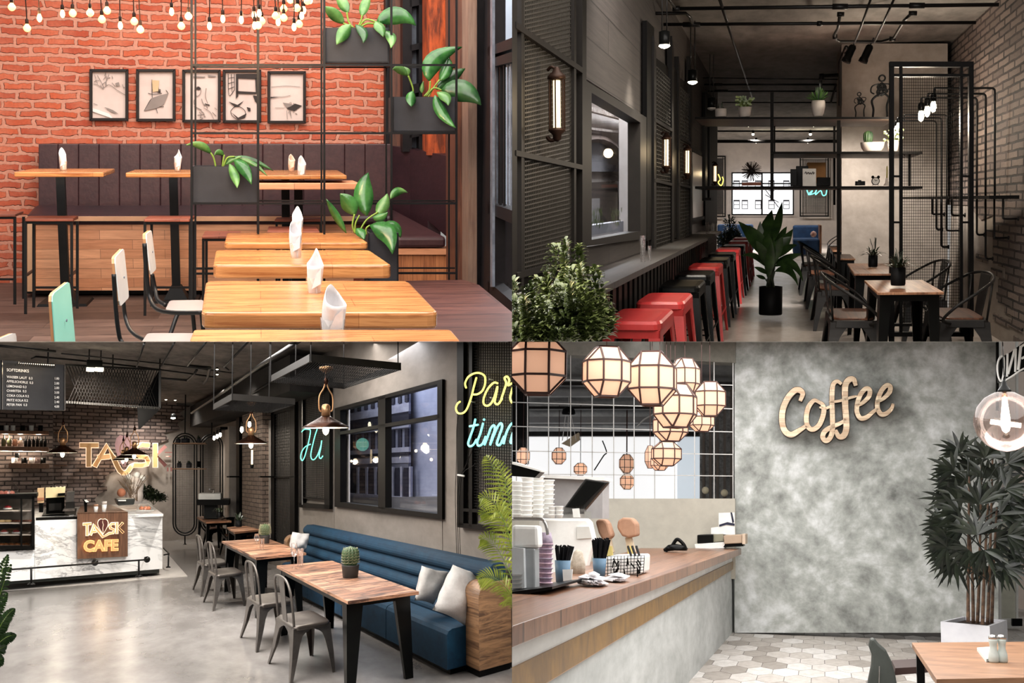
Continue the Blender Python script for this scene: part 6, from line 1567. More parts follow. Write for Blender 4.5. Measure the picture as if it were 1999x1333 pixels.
def emblem_bean(k, cx, cy, sx, sy, a, halo, mats):
    nn = -EA.normalized()
    def half(sgn, sc=1.0):
        pts = [(0, -.95), (.35, -1.0), (.7, -.8), (.85, -.45), (.75, -.05), (.45, .45), (.08, .98)] if sgn > 0 else [(0, -.95), (-.35, -1.0), (-.7, -.8), (-.85, -.45), (-.75, -.05), (-.45, .45), (-.0, .98)]
        curve = [(.04, .6), (.0, .2), (.12, -.2), (-.02, -.6)] if sgn > 0 else [(-.06, .6), (-.1, .2), (.02, -.2), (-.12, -.6)]
        return [WA(cx+x*sx*sc, cy+y*sy*sc, a)+nn*.012 for x, y in pts+curve]
    MB().prism(half(1), nn*.02).build('bean_half', mats[0], k); MB().prism(half(-1), nn*.02).build('bean_half', mats[1], k)
    if halo:
        o = [(0, -1.0), (.4, -1.08), (.8, -.86), (.97, -.45), (.85, 0), (.5, .55), (0, 1.2), (-.5, .55), (-.85, 0), (-.97, -.45), (-.8, -.86), (-.4, -1.08)]
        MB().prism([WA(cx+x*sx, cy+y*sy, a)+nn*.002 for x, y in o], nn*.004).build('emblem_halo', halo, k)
Bs = AC-.075
strokes(bd, 'letter', [[(163, 1023), (177, 1022)], [(170, 1023), (170, 1044)], [(177, 1043), (184, 1023), (188, 1032)], [(180, 1038), (187, 1037)], [(188, 1031), (201, 1048), (213, 1041), (221, 1040), (223, 1034), (216, 1031), (214, 1026), (218, 1022), (223, 1022)], [(228, 1021), (228, 1040)]], 3.0, Bs, M_sign_o, M_halo, 2.6)
strokes(bd, 'letter', [[(239, 1021), (231, 1030), (240, 1039)]], 2.6, Bs, plain('dark_letter', (96, 52, 46), .5), M_halo_o, 2.2)
emblem_bean(bd, 201, 1027, 11.5, 14, Bs-.004, M_halo, (plain('bean_a', (92, 50, 46), .5), plain('bean_b', (84, 46, 44), .5)))
pC = WA(163, 1076, Bs-.005); eX = (WA(238, 1073, Bs-.005)-pC); eU = R.u
cafe = MB().text('CAFE', lambda x, y, z: pC+eX*(x/2.62)+eU*(y*px(depth(pC))*27)+(-EA.normalized())*(z+.005), 1.0, .008, font_w=.03, spacing=1.0); cafe.build('lettering', M_sign_o, bd)
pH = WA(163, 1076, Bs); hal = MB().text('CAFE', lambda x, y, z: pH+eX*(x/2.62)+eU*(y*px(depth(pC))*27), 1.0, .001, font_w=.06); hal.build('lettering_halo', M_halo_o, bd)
lamp(WA(200, 1060, AC-.3), 2.2, (1, .75, .45), .1)
# wall sign
k = thing('wall_sign', 'large backlit sand coloured letters with a mauve bean on the brick wall', 'sign', WA(240, 920, 12.25))
As = 12.22
strokes(k, 'letter', [[(158, 869), (190, 869)], [(173, 869), (173, 908)], [(186, 908), (209, 869), (224, 898)], [(193, 893), (212, 891)]], 8, As, M_sign_o, M_halo, 2.6, .08)
strokes(k, 'letter', [[(222, 894), (228, 908), (234, 919), (239, 923), (245, 923), (250, 919), (256, 910), (262, 908), (278, 908), (287, 906), (289, 900), (286, 893), (278, 891), (268, 891), (263, 884), (262, 876), (268, 870), (278, 868), (290, 869)], [(303, 868), (303, 909)]], 7.5, As, M_sign_o, M_halo, 2.6, .08)
strokes(k, 'letter', [[(322, 872), (304, 889), (322, 908)]], 6.5, As, M_sign_m, None, 3, .08)
emblem_bean(k, 241, 882, 20, 33, As-.01, None, (plain('mauve_bean_a', (150, 118, 122), .5), plain('mauve_bean_b', (160, 124, 126), .5)))
for x, y in ((170, 890), (205, 890), (240, 925), (275, 905), (305, 890), (330, 890)): lamp(WA(x, y, 12.28), 1.4, (1, .84, .66), .05)
mb = MB()
for (x0, x1, y, h_) in ((322, 336, 882, 2), (323, 334, 890, 1.6), (326, 329, 912, 8), (333, 336, 912, 8)): mb.prism(WAL([(x0, y), (x1, y), (x1, y+h_), (x0, y+h_)], 12.3), EA*.02)
tag(mb.build('small_wall_lettering', M_sign_m, None), 'small mauve lettering strip at the right of the large letters', 'sign')

# --- foot rail
k = thing('foot_rail', 'black pipe foot rail running before the marble counter', 'rail', WA(170, 1140, 8.0))
MB().tube([WA(-20, 1114.5, 8.0), WA(291, 1092, 8.0)], 1.6*px(21), 8).build('rail', M_pipe, k, True)
for (x, yt, yb) in ((61, 1110, 1142), (271, 1094, 1126)):
    b = WA(x, yb, 8.0); MB().tube([WA(x, yt, 8.0), b], 1.9*px(21), 8).build('post', M_pipe, k, True)
    MB().lathe(lambda X, Y, Z: b+(R.r*X+R.d*Y+R.u*Z)*px(21), [(6.5, 0), (6.5, 2), (3, 4)], 14).build('flange', M_pipe, k, True)
for (x, y) in ((185.5, 1098), (287, 1092)):
    c = WA(x, y, 8.05); MB().lathe(lambda X, Y, Z: c+(R.r*X+R.u*Y+R.d*Z)*px(21), [(6, 2), (6, -1), (3.5, -2), (3.2, -5), (.1, -5)], 16).build('wall_flange', M_pipe, k, True); MB().tube([c, c+EA*.2], 2*px(21), 8).build('bracket', M_pipe, k)
k = thing('side_rail', 'short black rail at the right end of the marble counter', 'rail', H(330, 1108, 0))
MB().tube([H(318, 1070, .0)+R.u*.0, H(318, 1070, 0)+R.u*.0+R.u*.01], .01, 6)
MB().tube([WA(319, 1070, 9.2), WA(330, 1081, 8.6), WA(320, 1083, 8.55)], 1.4*px(21), 8).build('rail', M_pipe, k, True)
MB().tube([WA(329, 1082, 8.6), WA(328.5, 1108, 8.6)], 1.7*px(21), 8).build('post', M_pipe, k, True)
b = WA(328.5, 1108, 8.6); MB().lathe(lambda X, Y, Z: b+(R.r*X+R.d*Y+R.u*Z)*px(21), [(5, 0), (5, 1.5), (2.5, 3)], 14).build('flange', M_pipe, k, True)

# --- pastry case
k = thing('pastry_case', 'black framed glass pastry case at the left of the counter', 'display case', WA(30, 1073, AC-.05))
ac = AC-.05
mb = MB()
for (x0, x1, y0, y1) in ((62, 67, 968, 1070), (40, 43, 972, 1068), (-20, 67, 968, 974), (-20, 67, 1066, 1072)): mb.prism(WAL([(x0, y0), (x1, y0), (x1, y1), (x0, y1)], ac), EA*.06)
mb.prism(WAL([(-20, 966), (72, 963), (72, 970), (-20, 973)], ac), EA*.6); mb.build('frame', M_frame2b, k)
MB().prism(WAL([(-20, 974), (66, 974), (66, 1070), (-20, 1070)], ac+.55), EA*.02).build('back_panel', plain('case_back', (120, 112, 104), .6), k)
for y in (997, 1021, 1044, 1067): MB().prism(WAL([(-20, y), (62, y-1), (62, y+.8), (-20, y+1.8)], ac+.02), EA*.5).build('glass_shelf', plain('pale_shelf', (170, 160, 150), .3), k)
MB().poly(WAL([(-20, 974), (62, 974), (62, 1068), (-20, 1068)], ac+.01)).build('pane', M_glass, k)
def pastry(x, y, r_, kind, label, a=None, grp='pastries in the glass case'):
    a = a or ac+.2; c = WA(x, y, a); s = px(depth(c)); m = lambda X, Y, Z: c+(R.r*X+R.d*Y+R.u*Z)*s
    if kind == 'donut':
        pts = [m(r_*.68*math.cos(t), r_*.68*math.sin(t), r_*.32) for t in [i*.524 for i in range(12)]]
        o = MB().tube(pts, r_*.36*s, 8, closed=True).build('doughnut', plain('cream_doughnut', (228, 196, 140), .6) if 'pale' in label or 'cream' in label else M_choc, None, True, base=c); tag(o, label, 'doughnut', grp)
    elif kind == 'bun': tag(MB().lathe(m, [(r_*.6, 0), (r_, r_*.3), (r_*.8, r_*.8), (.1, r_*1.05)], 12).build('bun', M_bun, None, True, base=c), label, 'bun', grp)
    else:
        k2 = thing('cake', label, 'cake', c, grp); MB().lathe(m, [(r_, 0), (r_, r_*.35), (.1, r_*.35)], 14).build('base', M_white, k2, True); MB().lathe(m, [(r_*.8, r_*.35), (r_*.7, r_*.7), (.1, r_*.95)], 12).build('berry_topping', plain('berry', (150, 40, 48), .4), k2, True)
M_choc = plain('chocolate_glaze', (120, 62, 36), .4, 0, (80, 40, 26), 9); M_bun = plain('baked_crust', (146, 90, 48), .6, 0, (90, 52, 30), 9)
for i, x in enumerate((3, 15)): pastry(x, 1019, 6.5, 'donut', ('first', 'second')[i]+' pale cream doughnut from the left in the glass case')
for i, x in enumerate((28, 37, 49, 58)): pastry(x, 1019, 6, 'donut', ('first', 'second', 'third', 'fourth')[i]+' chocolate doughnut from the left in the glass case')
for i, x in enumerate((8, 31)): pastry(x, 1041, 7.5, 'cake', ('left', 'right')[i]+' small berry cake in the glass case')
pastry(15, 994, 8, 'cake', 'berry cake on the top shelf of the glass case')
for i, x in enumerate((2, 11, 21, 32, 42, 52)): pastry(x, 1066, 6, 'bun', ('first', 'second', 'third', 'fourth', 'fifth', 'sixth')[i]+' brown bun from the left on the lowest case shelf')
k = thing('cake_dome', 'glass dome over pink pastries on top of the glass case', 'dome', WA(14, 967, ac+.25))
c = WA(14, 967, ac+.25); s = px(depth(c)); m = lambda X, Y, Z: c+(R.r*X+R.d*Y+R.u*Z)*s
MB().lathe(m, [(20, 0), (19.5, 8), (16, 18), (8, 25), (1, 26.5)], 20, caps=False).build('dome', M_glass, k, True); MB().lathe(m, [(21, -1), (21, .5), (.1, .5)], 20).build('plate', M_white, k, True)
for i, (x, lab) in enumerate(((2, 'left pink glazed bun under the glass dome'), (12, 'middle pink glazed bun under the glass dome'), (23, 'right pink glazed bun under the glass dome'))):
    c2 = WA(x, 966, ac+.25); tag(MB().lathe(lambda X, Y, Z: c2+(R.r*X+R.d*Y+R.u*Z)*s, [(4, 0), (5.5, 2), (4.5, 6), (.1, 8)], 12).build('bun', plain('pink_glaze', (222, 150, 130), .5, 0, (180, 96, 80), 9), None, True, base=c2), lab, 'bun', 'buns under the glass dome')
lamp(WA(30, 985, ac+.1), .8, (1, .85, .65), .05)

# --- machines and things on the counter
def boxthing(name, label, cat, x0, y0, x1, y1, a, dep, mat, grp=None, bev=.01):
    o = MB().prism(WAL([(x0, y0), (x1, y0), (x1, y1), (x0, y1)], a), EA*dep).build(name, mat, None, bevel=bev); return tag(o, label, cat, grp)
M_cream = plain('cream_panel', (250, 228, 178), .4); M_chrome = plain('chrome', (190, 186, 182), .18, .9)
k = thing('coffee_machine', 'black coffee machine with lit cream hood behind the counter', 'machine', WA(107, 1000, 8.8))
MB().prism(WAL([(89, 952), (128, 950), (126, 970), (89, 972)], 8.7), EA*.35).build('lit_hood', M_cream, k); MB().prism(WAL([(90, 968), (126, 966), (126, 1002), (90, 1003)], 8.75), EA*.3).build('body', M_blk, k)
MB().prism(WAL([(95, 983), (120, 982), (120, 996), (95, 997)], 8.72), EA*.03).build('front_plate', M_gs, k); MB().prism(WAL([(113, 963), (127, 962), (127, 967), (113, 968)], 8.66), EA*.05).build('control_bar', M_blk, k)
mb = MB()
for x in (98, 105, 113, 120): mb.prism(WAL([(x, 949), (x+4, 949), (x+4, 953), (x, 953)], 8.75), EA*.05)
mb.build('cup_rail', M_gs, k)
k = thing('milk_dispenser', 'beige lit dispenser left of the coffee machine', 'machine', WA(79, 983, 8.7))
MB().prism(WAL([(73, 953), (86, 952), (86, 981), (73, 982)], 8.7), EA*.2).build('body', plain('beige_case', (226, 190, 146), .5), k); MB().prism(WAL([(73, 972), (86, 971), (86, 976), (73, 977)], 8.68), EA*.02).build('band', plain('rose_band', (180, 120, 90), .5), k); MB().prism(WAL([(76, 982), (84, 982), (84, 1000), (76, 1000)], 8.7), EA*.2).build('stand', M_blk, k)
k = thing('coffee_grinder', 'chrome coffee grinder right of the coffee machine', 'machine', WA(138, 1000, 8.7))
MB().prism(WAL([(131, 960), (146, 959), (144, 980), (128, 982)], 8.65), EA*.2).build('hopper', M_chrome, k); MB().prism(WAL([(128, 980), (146, 979), (146, 992), (128, 993)], 8.65), EA*.25).build('body', M_gs, k); MB().prism(WAL([(124, 993), (146, 992), (146, 997), (122, 998)], 8.55), EA*.3).build('drip_tray', M_chrome, k)
k = thing('card_terminal', 'black card terminal on a stand on the counter', 'terminal', WA(167, 1000, 8.35))
MB().prism(WAL([(164, 980), (170, 979), (170, 999), (165, 1000)], 8.35), EA*.05).build('stand', M_blk, k); MB().prism(WAL([(160, 975), (168, 974), (175, 981), (167, 982)], 8.3), EA*.04).build('screen_unit', M_blk, k); MB().prism(WAL([(164, 975.5), (169, 975), (174, 980), (168, 980.5)], 8.28), EA*.01).build('screen', M_white, k)
for x, w_, h_, lab, mt in ((187, 8, 15, 'white paper cup with brown lid on the counter sign', 1), (203, 9, 20, 'tall white paper cup on the counter sign', 0)):
    c = WA(x, 1000, 8.3); s = px(depth(c)); m = lambda X, Y, Z: c+(R.r*X+R.d*Y+R.u*Z)*s
    k = thing('paper_cup', lab, 'cup', c, 'paper cups on the counter'); MB().lathe(m, [(w_*.38, 0), (w_*.5, h_*.72), (.1, h_*.72)], 14).build('cup', M_white, k, True); MB().lathe(m, [(w_*.5, h_*.72), (w_*.56, h_), (w_*.5, h_), (.1, h_*.9)], 14).build('lid', plain('clear_lid', (206, 196, 188), .3) if not mt else plain('brown_lid', (170, 130, 104), .5), k, True)
k = thing('sink_tray', 'long dark tray on the marble counter top', 'tray', WA(245, 985, 8.7)); MB().prism(WAL([(226, 974), (264, 973), (262, 985), (231, 987)], 8.7), EA*.3).build('tray', plain('dark_green_tray', (52, 54, 52), .4), k, bevel=.02); MB().prism(WAL([(231, 976), (246, 975.5), (246, 978), (231, 978)], 8.68), EA*.03).build('white_insert', M_white, k)
k = thing('pastry_dome', 'glass dome with glazed pastries on the right counter end', 'dome', WA(283, 996, 8.5))
c = WA(283, 997, 8.5); s = px(depth(c)); m = lambda X, Y, Z: c+(R.r*X+R.d*Y+R.u*Z)*s
MB().lathe(m, [(15, 1), (14.5, 8), (10, 16), (3, 19), (.5, 19.5)], 20, caps=False).build('dome', M_glass, k, True); MB().lathe(m, [(16, 0), (16, 1), (.1, 1)], 20).build('plate', M_white, k, True)
for x, lab in ((276, 'left glazed pastry on the counter plate'), (284, 'middle glazed pastry on the counter plate'), (290, 'right glazed pastry on the counter plate')):
    c2 = WA(x, 996, 8.5); tag(MB().lathe(lambda X, Y, Z: c2+(R.r*X+R.d*Y+R.u*Z)*s, [(3, 1), (4.5, 3), (3.4, 6), (.1, 8)], 10).build('pastry', plain('glazed_crust', (206, 130, 96), .4), None, True, base=c2), lab, 'pastry', 'pastries on the counter plate')
# vase and plants behind the counter
k = thing('dried_arrangement', 'white statue like vase with dried branches behind the counter', 'vase', WA(262, 975, 9.6))
c = WA(262, 982, 9.6); s = px(depth(c)); m = lambda X, Y, Z: c+(R.r*X+R.d*Y+R.u*Z)*s
MB().lathe(m, [(14, 0), (16, 14), (15, 22), (17, 34), (13, 44), (6, 50), (.1, 52)], 14).build('vase', plain('white_plaster_vase', (216, 208, 202), .6, 0, (180, 170, 164), 3), k, True)
for dx, dz in ((-10, 48), (4, 52), (14, 46)): MB().ball(m(dx, -6, dz), 6*s, 10, 8).build('white_bloom', M_white, k, True)
mb = MB(); lf = MB()
for i in range(26):
    a = random.uniform(-1.0, 1.0); h_ = random.uniform(26, 58); p0 = m(random.uniform(-8, 8), -14, 4); p2 = m(34*math.sin(a), -14+random.uniform(-8, 8), h_); p1 = m(14*math.sin(a), -16, h_*.6); mb.tube(spl([p0, p1, p2], 4), .5*s, 4)
    for j in range(4): q = lerp(p1, p2, j/4); lf.leaf(q, q+R.u*2*s, q+R.r*random.uniform(-5, 5)*s+R.u*3*s, 2.2*s, R.d, .2, 3)
mb.build('branches', plain('dry_twig', (110, 92, 76), .7), k); lf.build('foliage', plain('dusty_leaf', (110, 104, 86), .7), k)
MB().ball(m(-22, -12, 20), 8*s, 10, 8).build('rust_bloom', plain('rust_bloom', (170, 110, 84), .7), k, True)
shrub((300, 985), 27.5, [(283, 955, -2, 0), (292, 962, 2, .2), (308, 968, 4, -.2), (300, 972, 0, .1)], 'dark green plant behind the right counter end', M_lfdd, .1)

# --- shelves with mugs and bottles
k1 = []
for (x0, x1, y0, t_, lab) in ((-20, 95, 840, 6, 'top lit wooden wall shelf with mugs'), (-20, 95, 871, 8, 'middle lit wooden wall shelf with bottles'), (17, 96, 904, 9, 'lowest short wooden wall shelf with cups')):
    k = thing('wall_shelf', lab, 'shelf', WA(40, y0, 11.6), 'wooden shelves on the brick pier')
    MB().prism(WAL([(x0, y0), (x1, y0+1.5), (x1, y0+1.5+t_), (x0, y0+t_)], 11.35), EA*.32).build('board', M_oakd, k)
    if y0 < 900:
        MB().prism(WAL([(x0, y0+t_+.3), (x1-4, y0+t_+1.5), (x1-4, y0+t_+2.6), (x0, y0+t_+1.6)], 11.6), EA*.04).build('led_strip', M_led, k)
        for x in (10, 40, 75): lamp(WA(x, y0+t_+6, 11.5), 9, (1, .88, .7), .05)
def onshelf(x, yb, w_, h_, prof, name, label, cat, mat, grp, a=11.5):
    c = WA(x, yb, a); s = px(depth(c)); m = lambda X, Y, Z: c+(R.r*X+R.d*Y+R.u*Z)*s
    return tag(MB().lathe(m, [(r_*w_, z*h_) for r_, z in prof], 12).build(name, mat, None, True, base=c), label, cat, grp)
MUG = [(.46, 0), (.5, .05), (.5, 1), (.42, 1), (.4, .2), (.02, .15)]
BOT = [(.5, 0), (.5, .55), (.42, .64), (.18, .76), (.16, .97), (.2, 1), (.02, 1)]
for i, (x, mt, lab) in enumerate(((2, M_blk, 'black mug at the left end of the top wall shelf'), (12, M_white, 'first white mug on the top wall shelf'), (25, M_white, 'second white mug on the top wall shelf, below a dark plant'), (44, M_blk, 'black mug in the middle of the top wall shelf'), (61, M_white, 'white mug between two black ones on the top wall shelf'), (79, M_blk, 'black mug at the right end of the top wall shelf'))):
    onshelf(x, 841, 8.5, 10, MUG, 'mug', lab, 'mug', mt, 'mugs on the top shelf')
pot_plant(29, 832, 5, 3, 31, 'tiny dark plant over the mugs on the top wall shelf', 14, M_lfdd, M_pot_b, 4, 9, sprigs=False)
for i, x in enumerate((50, 57.5, 65.5, 73, 80.5, 88)): onshelf(x, 872, 5.8, 19, BOT, 'bottle', ('first', 'second', 'third', 'fourth', 'fifth', 'last')[i]+' dark bottle in the row of six on the middle wall shelf', 'bottle', M_blk, 'dark bottles on the middle shelf')
for i, x in enumerate((7, 18)): onshelf(x, 871, 8, 20, BOT, 'bottle', ('left', 'right')[i]+' clear bottle with dark green top on the middle wall shelf', 'bottle', plain('olive_bottle', (96, 98, 70), .3), 'clear bottles on the middle shelf')
onshelf(29, 871, 9, 13, [(.4, 0), (.5, .3), (.4, .9), (.45, 1), (.02, .95)], 'jug', 'small terracotta jug on the middle wall shelf', 'jug', plain('terracotta_jug', (190, 140, 110), .5), None)
onshelf(40, 871, 9, 16, [(.5, 0), (.48, .5), (.2, .8), (.22, 1), (.02, 1)], 'carafe', 'pale carafe on the middle wall shelf', 'carafe', plain('pale_carafe', (200, 190, 180), .3), None)
for i, (x, mt, lab) in enumerate(((28, M_white, 'white cup at the left end of the lowest wall shelf'), (47, M_blk, 'black cup on the lowest wall shelf'), (62, M_white, 'white cup in the middle of the lowest wall shelf'), (73, plain('mauve_cup', (140, 120, 116), .5), 'mauve cup on the lowest wall shelf'), (84, M_blk, 'black cup at the right end of the lowest wall shelf'))):
    onshelf(x, 904, 10, 10, MUG, 'cup', lab, 'cup', mt, 'cups on the lowest shelf')
boxthing('box', 'small black box standing over the white cup on the wall shelf', 'box', 29, 884, 37, 894, 11.5, .1, M_blk)
boxthing('corner_shelf', 'small upper corner board beside the brick pier', 'shelf', 105, 843, 131, 846, 11.9, .3, M_oakd, 'corner boards in the niche')
boxthing('corner_shelf', 'small lower corner board beside the brick pier', 'shelf', 105, 907, 131, 910, 11.9, .3, M_oakd, 'corner boards in the niche')
pot_plant(116, 843, 12, 12, 33, 'dark plant in a grey pot on the upper corner board', 16, M_lfdd, M_slate, 7, 16, sprigs=False)
pot_plant(117, 907, 20, 10, 33, 'low dark plant in a box pot on the lower corner board', 20, M_lfdd, M_slate, 10, 10, sprigs=False)

# --- menu board
k = thing('menu_board', 'dark hanging menu board with white drink prices', 'sign', WA(60, 800, 7.3))
am = 7.3; cT = [(-12, 702), (127.5, 712), (127.5, 801), (-12, 799)]
bd = MB().prism(WAL(cT, am), EA*.05).build('board', plain('slate_menu', (58, 58, 60), .6, 0, (46, 46, 48), 2), k)
mb = MB()
mb.prism(WAL([(125.5, 711), (128, 711), (128, 801), (125.5, 801)], am-.01), EA*.02); mb.prism(WAL([(4, 703), (5.5, 703), (5.5, 799), (4, 799)], am-.01), EA*.02); mb.build('edge_strip', M_chrome, k)
T4 = WAL([(0, 702.9), (127.5, 712), (127.5, 801), (0, 799)], am-.012)
def onboard(x, y):                       # picture point on the tilted board
    u = x/127.5; top = 702.9+9.1*u; bot = 799+2*u; return WA(x, y, am-.012)
rows = [('SOFTDRINKS', 13, 724.5, 8.0, .055, None, 0), ('WASSER LAUT  0.3', 13, 737.5, 6.6, .06, '1.80', 740.5), ('APFELSCHORLE  0.3', 13, 746, 6.4, .062, '2.80', 750), ('LEMONAID 0.3', 13, 755.5, 6.4, .05, '2.80', 759), ('CHARITEA  0.3', 13, 764.5, 6.4, .035, '3.00', 768), ('COKA COLA 0.2', 13, 774, 6.4, .03, '2.40', 777.5), ('FRITZ KOLA 0.2', 13, 783, 6.4, .02, '2.40', 786.5), ('PETER PAN  0.3', 13, 792, 6.4, .01, '4.00', 795.5)]
M_chalk = plain('chalk_white', (250, 248, 244), .8)
for s_, x, y, sz, sl2, pr, py_ in rows:
    wpx = {'SOFTDRINKS': 57}.get(s_, len(s_)*4.05)
    mm = lambda X, Y, Z, x=x, y=y, sz=sz, sl2=sl2: onboard(x+X*sz*.93, y-Y*sz+X*sz*sl2)-EA*(.002+Z)
    MB().text(s_, mm, 1.0, .001, font_w=.006).build('lettering', M_chalk, bd)
    if pr:
        mm = lambda X, Y, Z, y=py_, sl2=sl2: onboard(106+X*6.2*.9, y-Y*6.2+X*5*sl2)-EA*(.002+Z)
        MB().text(pr, mm, 1.0, .001, font_w=.006).build('lettering', M_chalk, bd)
MB().lattice(WAL([(30, 713), (107, 718), (107, 711), (36, 707)], am-.12), 18, 2, .012).build('lamp_guard', M_gs, k); MB().prism(WAL([(36, 706), (107, 711), (107, 713), (36, 708)], am-.1), EA*.04).build('lamp_strip', M_led, k)
for x in (45, 75, 100): lamp(WA(x, 716, am-.25), .7, (1, .8, .55), .04)
# --- hanging mesh canopy behind the menu
k = thing('mesh_canopy', 'dark hanging mesh canopy with a black end panel over the counter', 'canopy', WA(220, 800, 7.6))
mb = MB(); q = WAL([(128, 785), (312, 797), (312, 722), (128, 712)], 7.6)
for i in range(34):
    u = i/33
    for s_ in (-1, 1):
        a_ = lerp(q[3], q[2], u); u2 = u+s_*.16
        if 0 <= u2 <= 1: mb.bar(a_, lerp(q[0], q[1], u2), .008)
mb.build('wire_mesh', plain('dull_mesh', (26, 24, 23), .7), k)
mb = MB().bar(q[0], q[1], .03).bar(q[3], q[2], .03).bar(q[1], q[2], .035); mb.build('frame', M_gs, k)
mb = MB()
for i in range(40): a_ = lerp(q[0], q[1], i/40); b_ = lerp(q[0], q[1], (i+.55)/40); mb.bar(a_-EA*.02, b_-EA*.02, .035)
mb.build('chain_edge', M_chrome, k)
MB().prism([WA(268, 795, 7.65), WA(312, 720, 7.62), WA(312, 797, 7.62), WA(270, 838, 8.1)], EB*.02).build('end_panel', plain('black_panel', (12, 12, 13), .4), k)
for x in (93, 312, 220): q0 = WA(x, 722, 7.6); MB().tube([q0, q0+R.u*(3.64-height(q0))], .012, 6).build('hanger', M_pipe, k)
k = thing('strip_lamp', 'hanging twin lamp glowing warm white before the mesh canopy', 'lamp', WA(185, 720, 7.38))
for x0, x1 in ((169, 184), (186, 202)): MB().prism(WAL([(x0, 717), (x1, 717.5), (x1, 723), (x0, 722)], 7.38), EA*.1).build('lens', M_lamp, k)
MB().prism(WAL([(170, 702), (200, 703), (200, 718), (170, 717)], 7.4), EA*.12).build('housing', M_blk, k)
for x in (174, 197): q0 = WA(x, 702, 7.42); MB().tube([q0, q0+R.u*(3.64-height(q0))], .01, 6).build('rod', M_pipe, k)
spot(WA(185, 726, 7.35), 330, (1, .92, .8), 150, -R.u+R.d*.4)
for x, y, a_, lab in ((338, 816, 11.8, 'round ceiling spot glowing over the plaster edge'), (324, 780, 11.9, 'small far ceiling spot, left of two'), (342, 781, 11.9, 'small far ceiling spot, right of two'), (424, 721, 0, 'small bright spot by the ceiling pipe elbows, upper one'), (424, 731, 0, 'small bright spot by the ceiling pipe elbows, lower one')):
    c = WA(x, y, a_) if a_ else H(x, y, 3.5); s = px(depth(c)); m = lambda X, Y, Z: c+(R.r*X+R.d*Y+R.u*Z)*s; q_ = 4.5 if y == 816 else 2.2
    k = thing('ceiling_spot', lab, 'spotlight', c, 'small ceiling spots of the cafe'); MB().lathe(m, [(.3, -q_*.5), (q_, -q_*.2), (q_*.9, q_*.3), (.3, q_*.4)], 10).build('lens', M_lamp, k, True); MB().lathe(m, [(q_, q_*.3), (q_*1.1, q_*.6), (q_*.9, q_*1.8), (.3, q_*1.9)], 10).build('housing', M_blk, k, True)
spot(WA(338, 820, 11.7), 120, (1, .9, .78), 150); spot(H(424, 736, 3.45), 420, (1, .93, .84), 150, -R.u+R.d*.3)
for xx in (324, 342): spot(WA(xx, 784, 11.8), 120, (1, .93, .84), 150)

# --- pipes at the ceiling
def bpipe(pts, r_, label, a=9.5, grp='black pipes under the cafe ceiling'):
    p = [H(x, y, 3.2 if a < 0 else 3.52) for x, y, aa in pts]; k = thing('ceiling_pipe', label, 'pipe', p[0], grp); s = px(depth(p[0]))
    MB().tube(p, r_*s, 8).build('pipe', M_pipe, k, True)
    return k
bpipe([(-10, 674, 9.5), (108, 686, 9.5)], 2.6, 'dark pipe at the upper left over the menu board')
bpipe([(62, 700, 9.8), (70, 696, 9.8), (140, 702, 9.8), (270, 716, 9.8), (420, 736, 9.8)], 1.8, 'long pipe running right above the mesh canopy')
bpipe([(120, 690, 10.2), (300, 708, 10.2), (455, 728, 10.2)], 1.3, 'thin long pipe under the ceiling boards')
bpipe([(285, 660, 8.2), (266, 718, 10.0)], 2.2, 'first slanting pipe under the ceiling, counted from the left')
bpipe([(345, 660, 8.0), (311, 722, 10.0)], 2.2, 'second slanting pipe under the ceiling, counted from the left')
bpipe([(408, 660, 7.8), (366, 714, 10.0)], 2.4, 'third slanting pipe ending at the elbows')
bpipe([(485, 666, 7.6), (438, 716, 9.6), (446, 722, 9.6)], 2.4, 'fourth slanting pipe under the ceiling near the beam')
bpipe([(312, 738, 10.2), (366, 742, 10.2), (378, 732, 10.0), (384, 722, 9.8)], 2.2, 'pipe with elbows right of the mesh canopy')
bpipe([(366, 714, 10.0), (410, 718, 10.0), (404, 740, 10.4), (398, 748, 10.6)], 3.0, 'thick elbowed pipe in the middle of the ceiling')
bpipe([(374, 806, 11.5), (440, 762, 9.0), (510, 712, 7.4), (585, 664, 6.3)], 2.2, 'long rod running along the wall top to the far end', -1)
bpipe([(417, 810, 11.2), (480, 776, 9.6), (530, 744, 8.6)], 1.6, 'short rod below the long one near the wall top', -1)
struct('beam', MB().prism([Q(6.2, 3.0, 3.0), Q(12.2, 3.0, 3.0), Q(12.2, 3.6, 3.0), Q(6.2, 3.6, 3.0)], R.u*.55), plain('dark_duct', (44, 42, 41), .6, 0, (30, 29, 28), 5), 'dark boxed duct along the top of the plaster wall', 'beam')
# --- trays hanging from the ceiling
def tray(q, z, label, hang, mat_mesh=True):
    p = [H(x, y, z) for x, y in q]; k = thing('hanging_tray', label, 'tray', p[0], 'mesh trays hung over the tables')
    for i in range(4): MB().prism([p[i], p[(i+1) % 4], p[(i+1) % 4]+R.u*.07, p[i]+R.u*.07], ((p[(i+2) % 4]-p[(i+1) % 4]).normalized())*.02).build('edge', plain('tray_steel', (44, 42, 40), .5), k)
    mb = MB()
    for i in range(40):
        for j in (0, 1):
            t = i/39; u = t+(.22 if j else -.22)
            if 0 <= u <= 1: mb.bar(lerp(p[0], p[1], t), lerp(p[3], p[2], u), .0035)
    for i in range(26): t = i/25; mb.bar(lerp(p[0], p[3], t), lerp(p[1], p[2], t), .003)
    mb.build('mesh_floor', plain('tray_mesh', (13, 12, 12), .8, spec=.02), k)
    for (x, y) in hang: b = H(x, y, z); MB().tube([b, b+R.u*(3.64-z)], .006, 6).build('hanger', M_pipe, k)
    return k
tray([(604, 706), (783, 722), (672, 759), (527, 746)], 2.78, 'large mesh tray hanging above the big copper pendant', [(607, 706), (777, 722), (671, 757), (528, 745), (577, 740)])
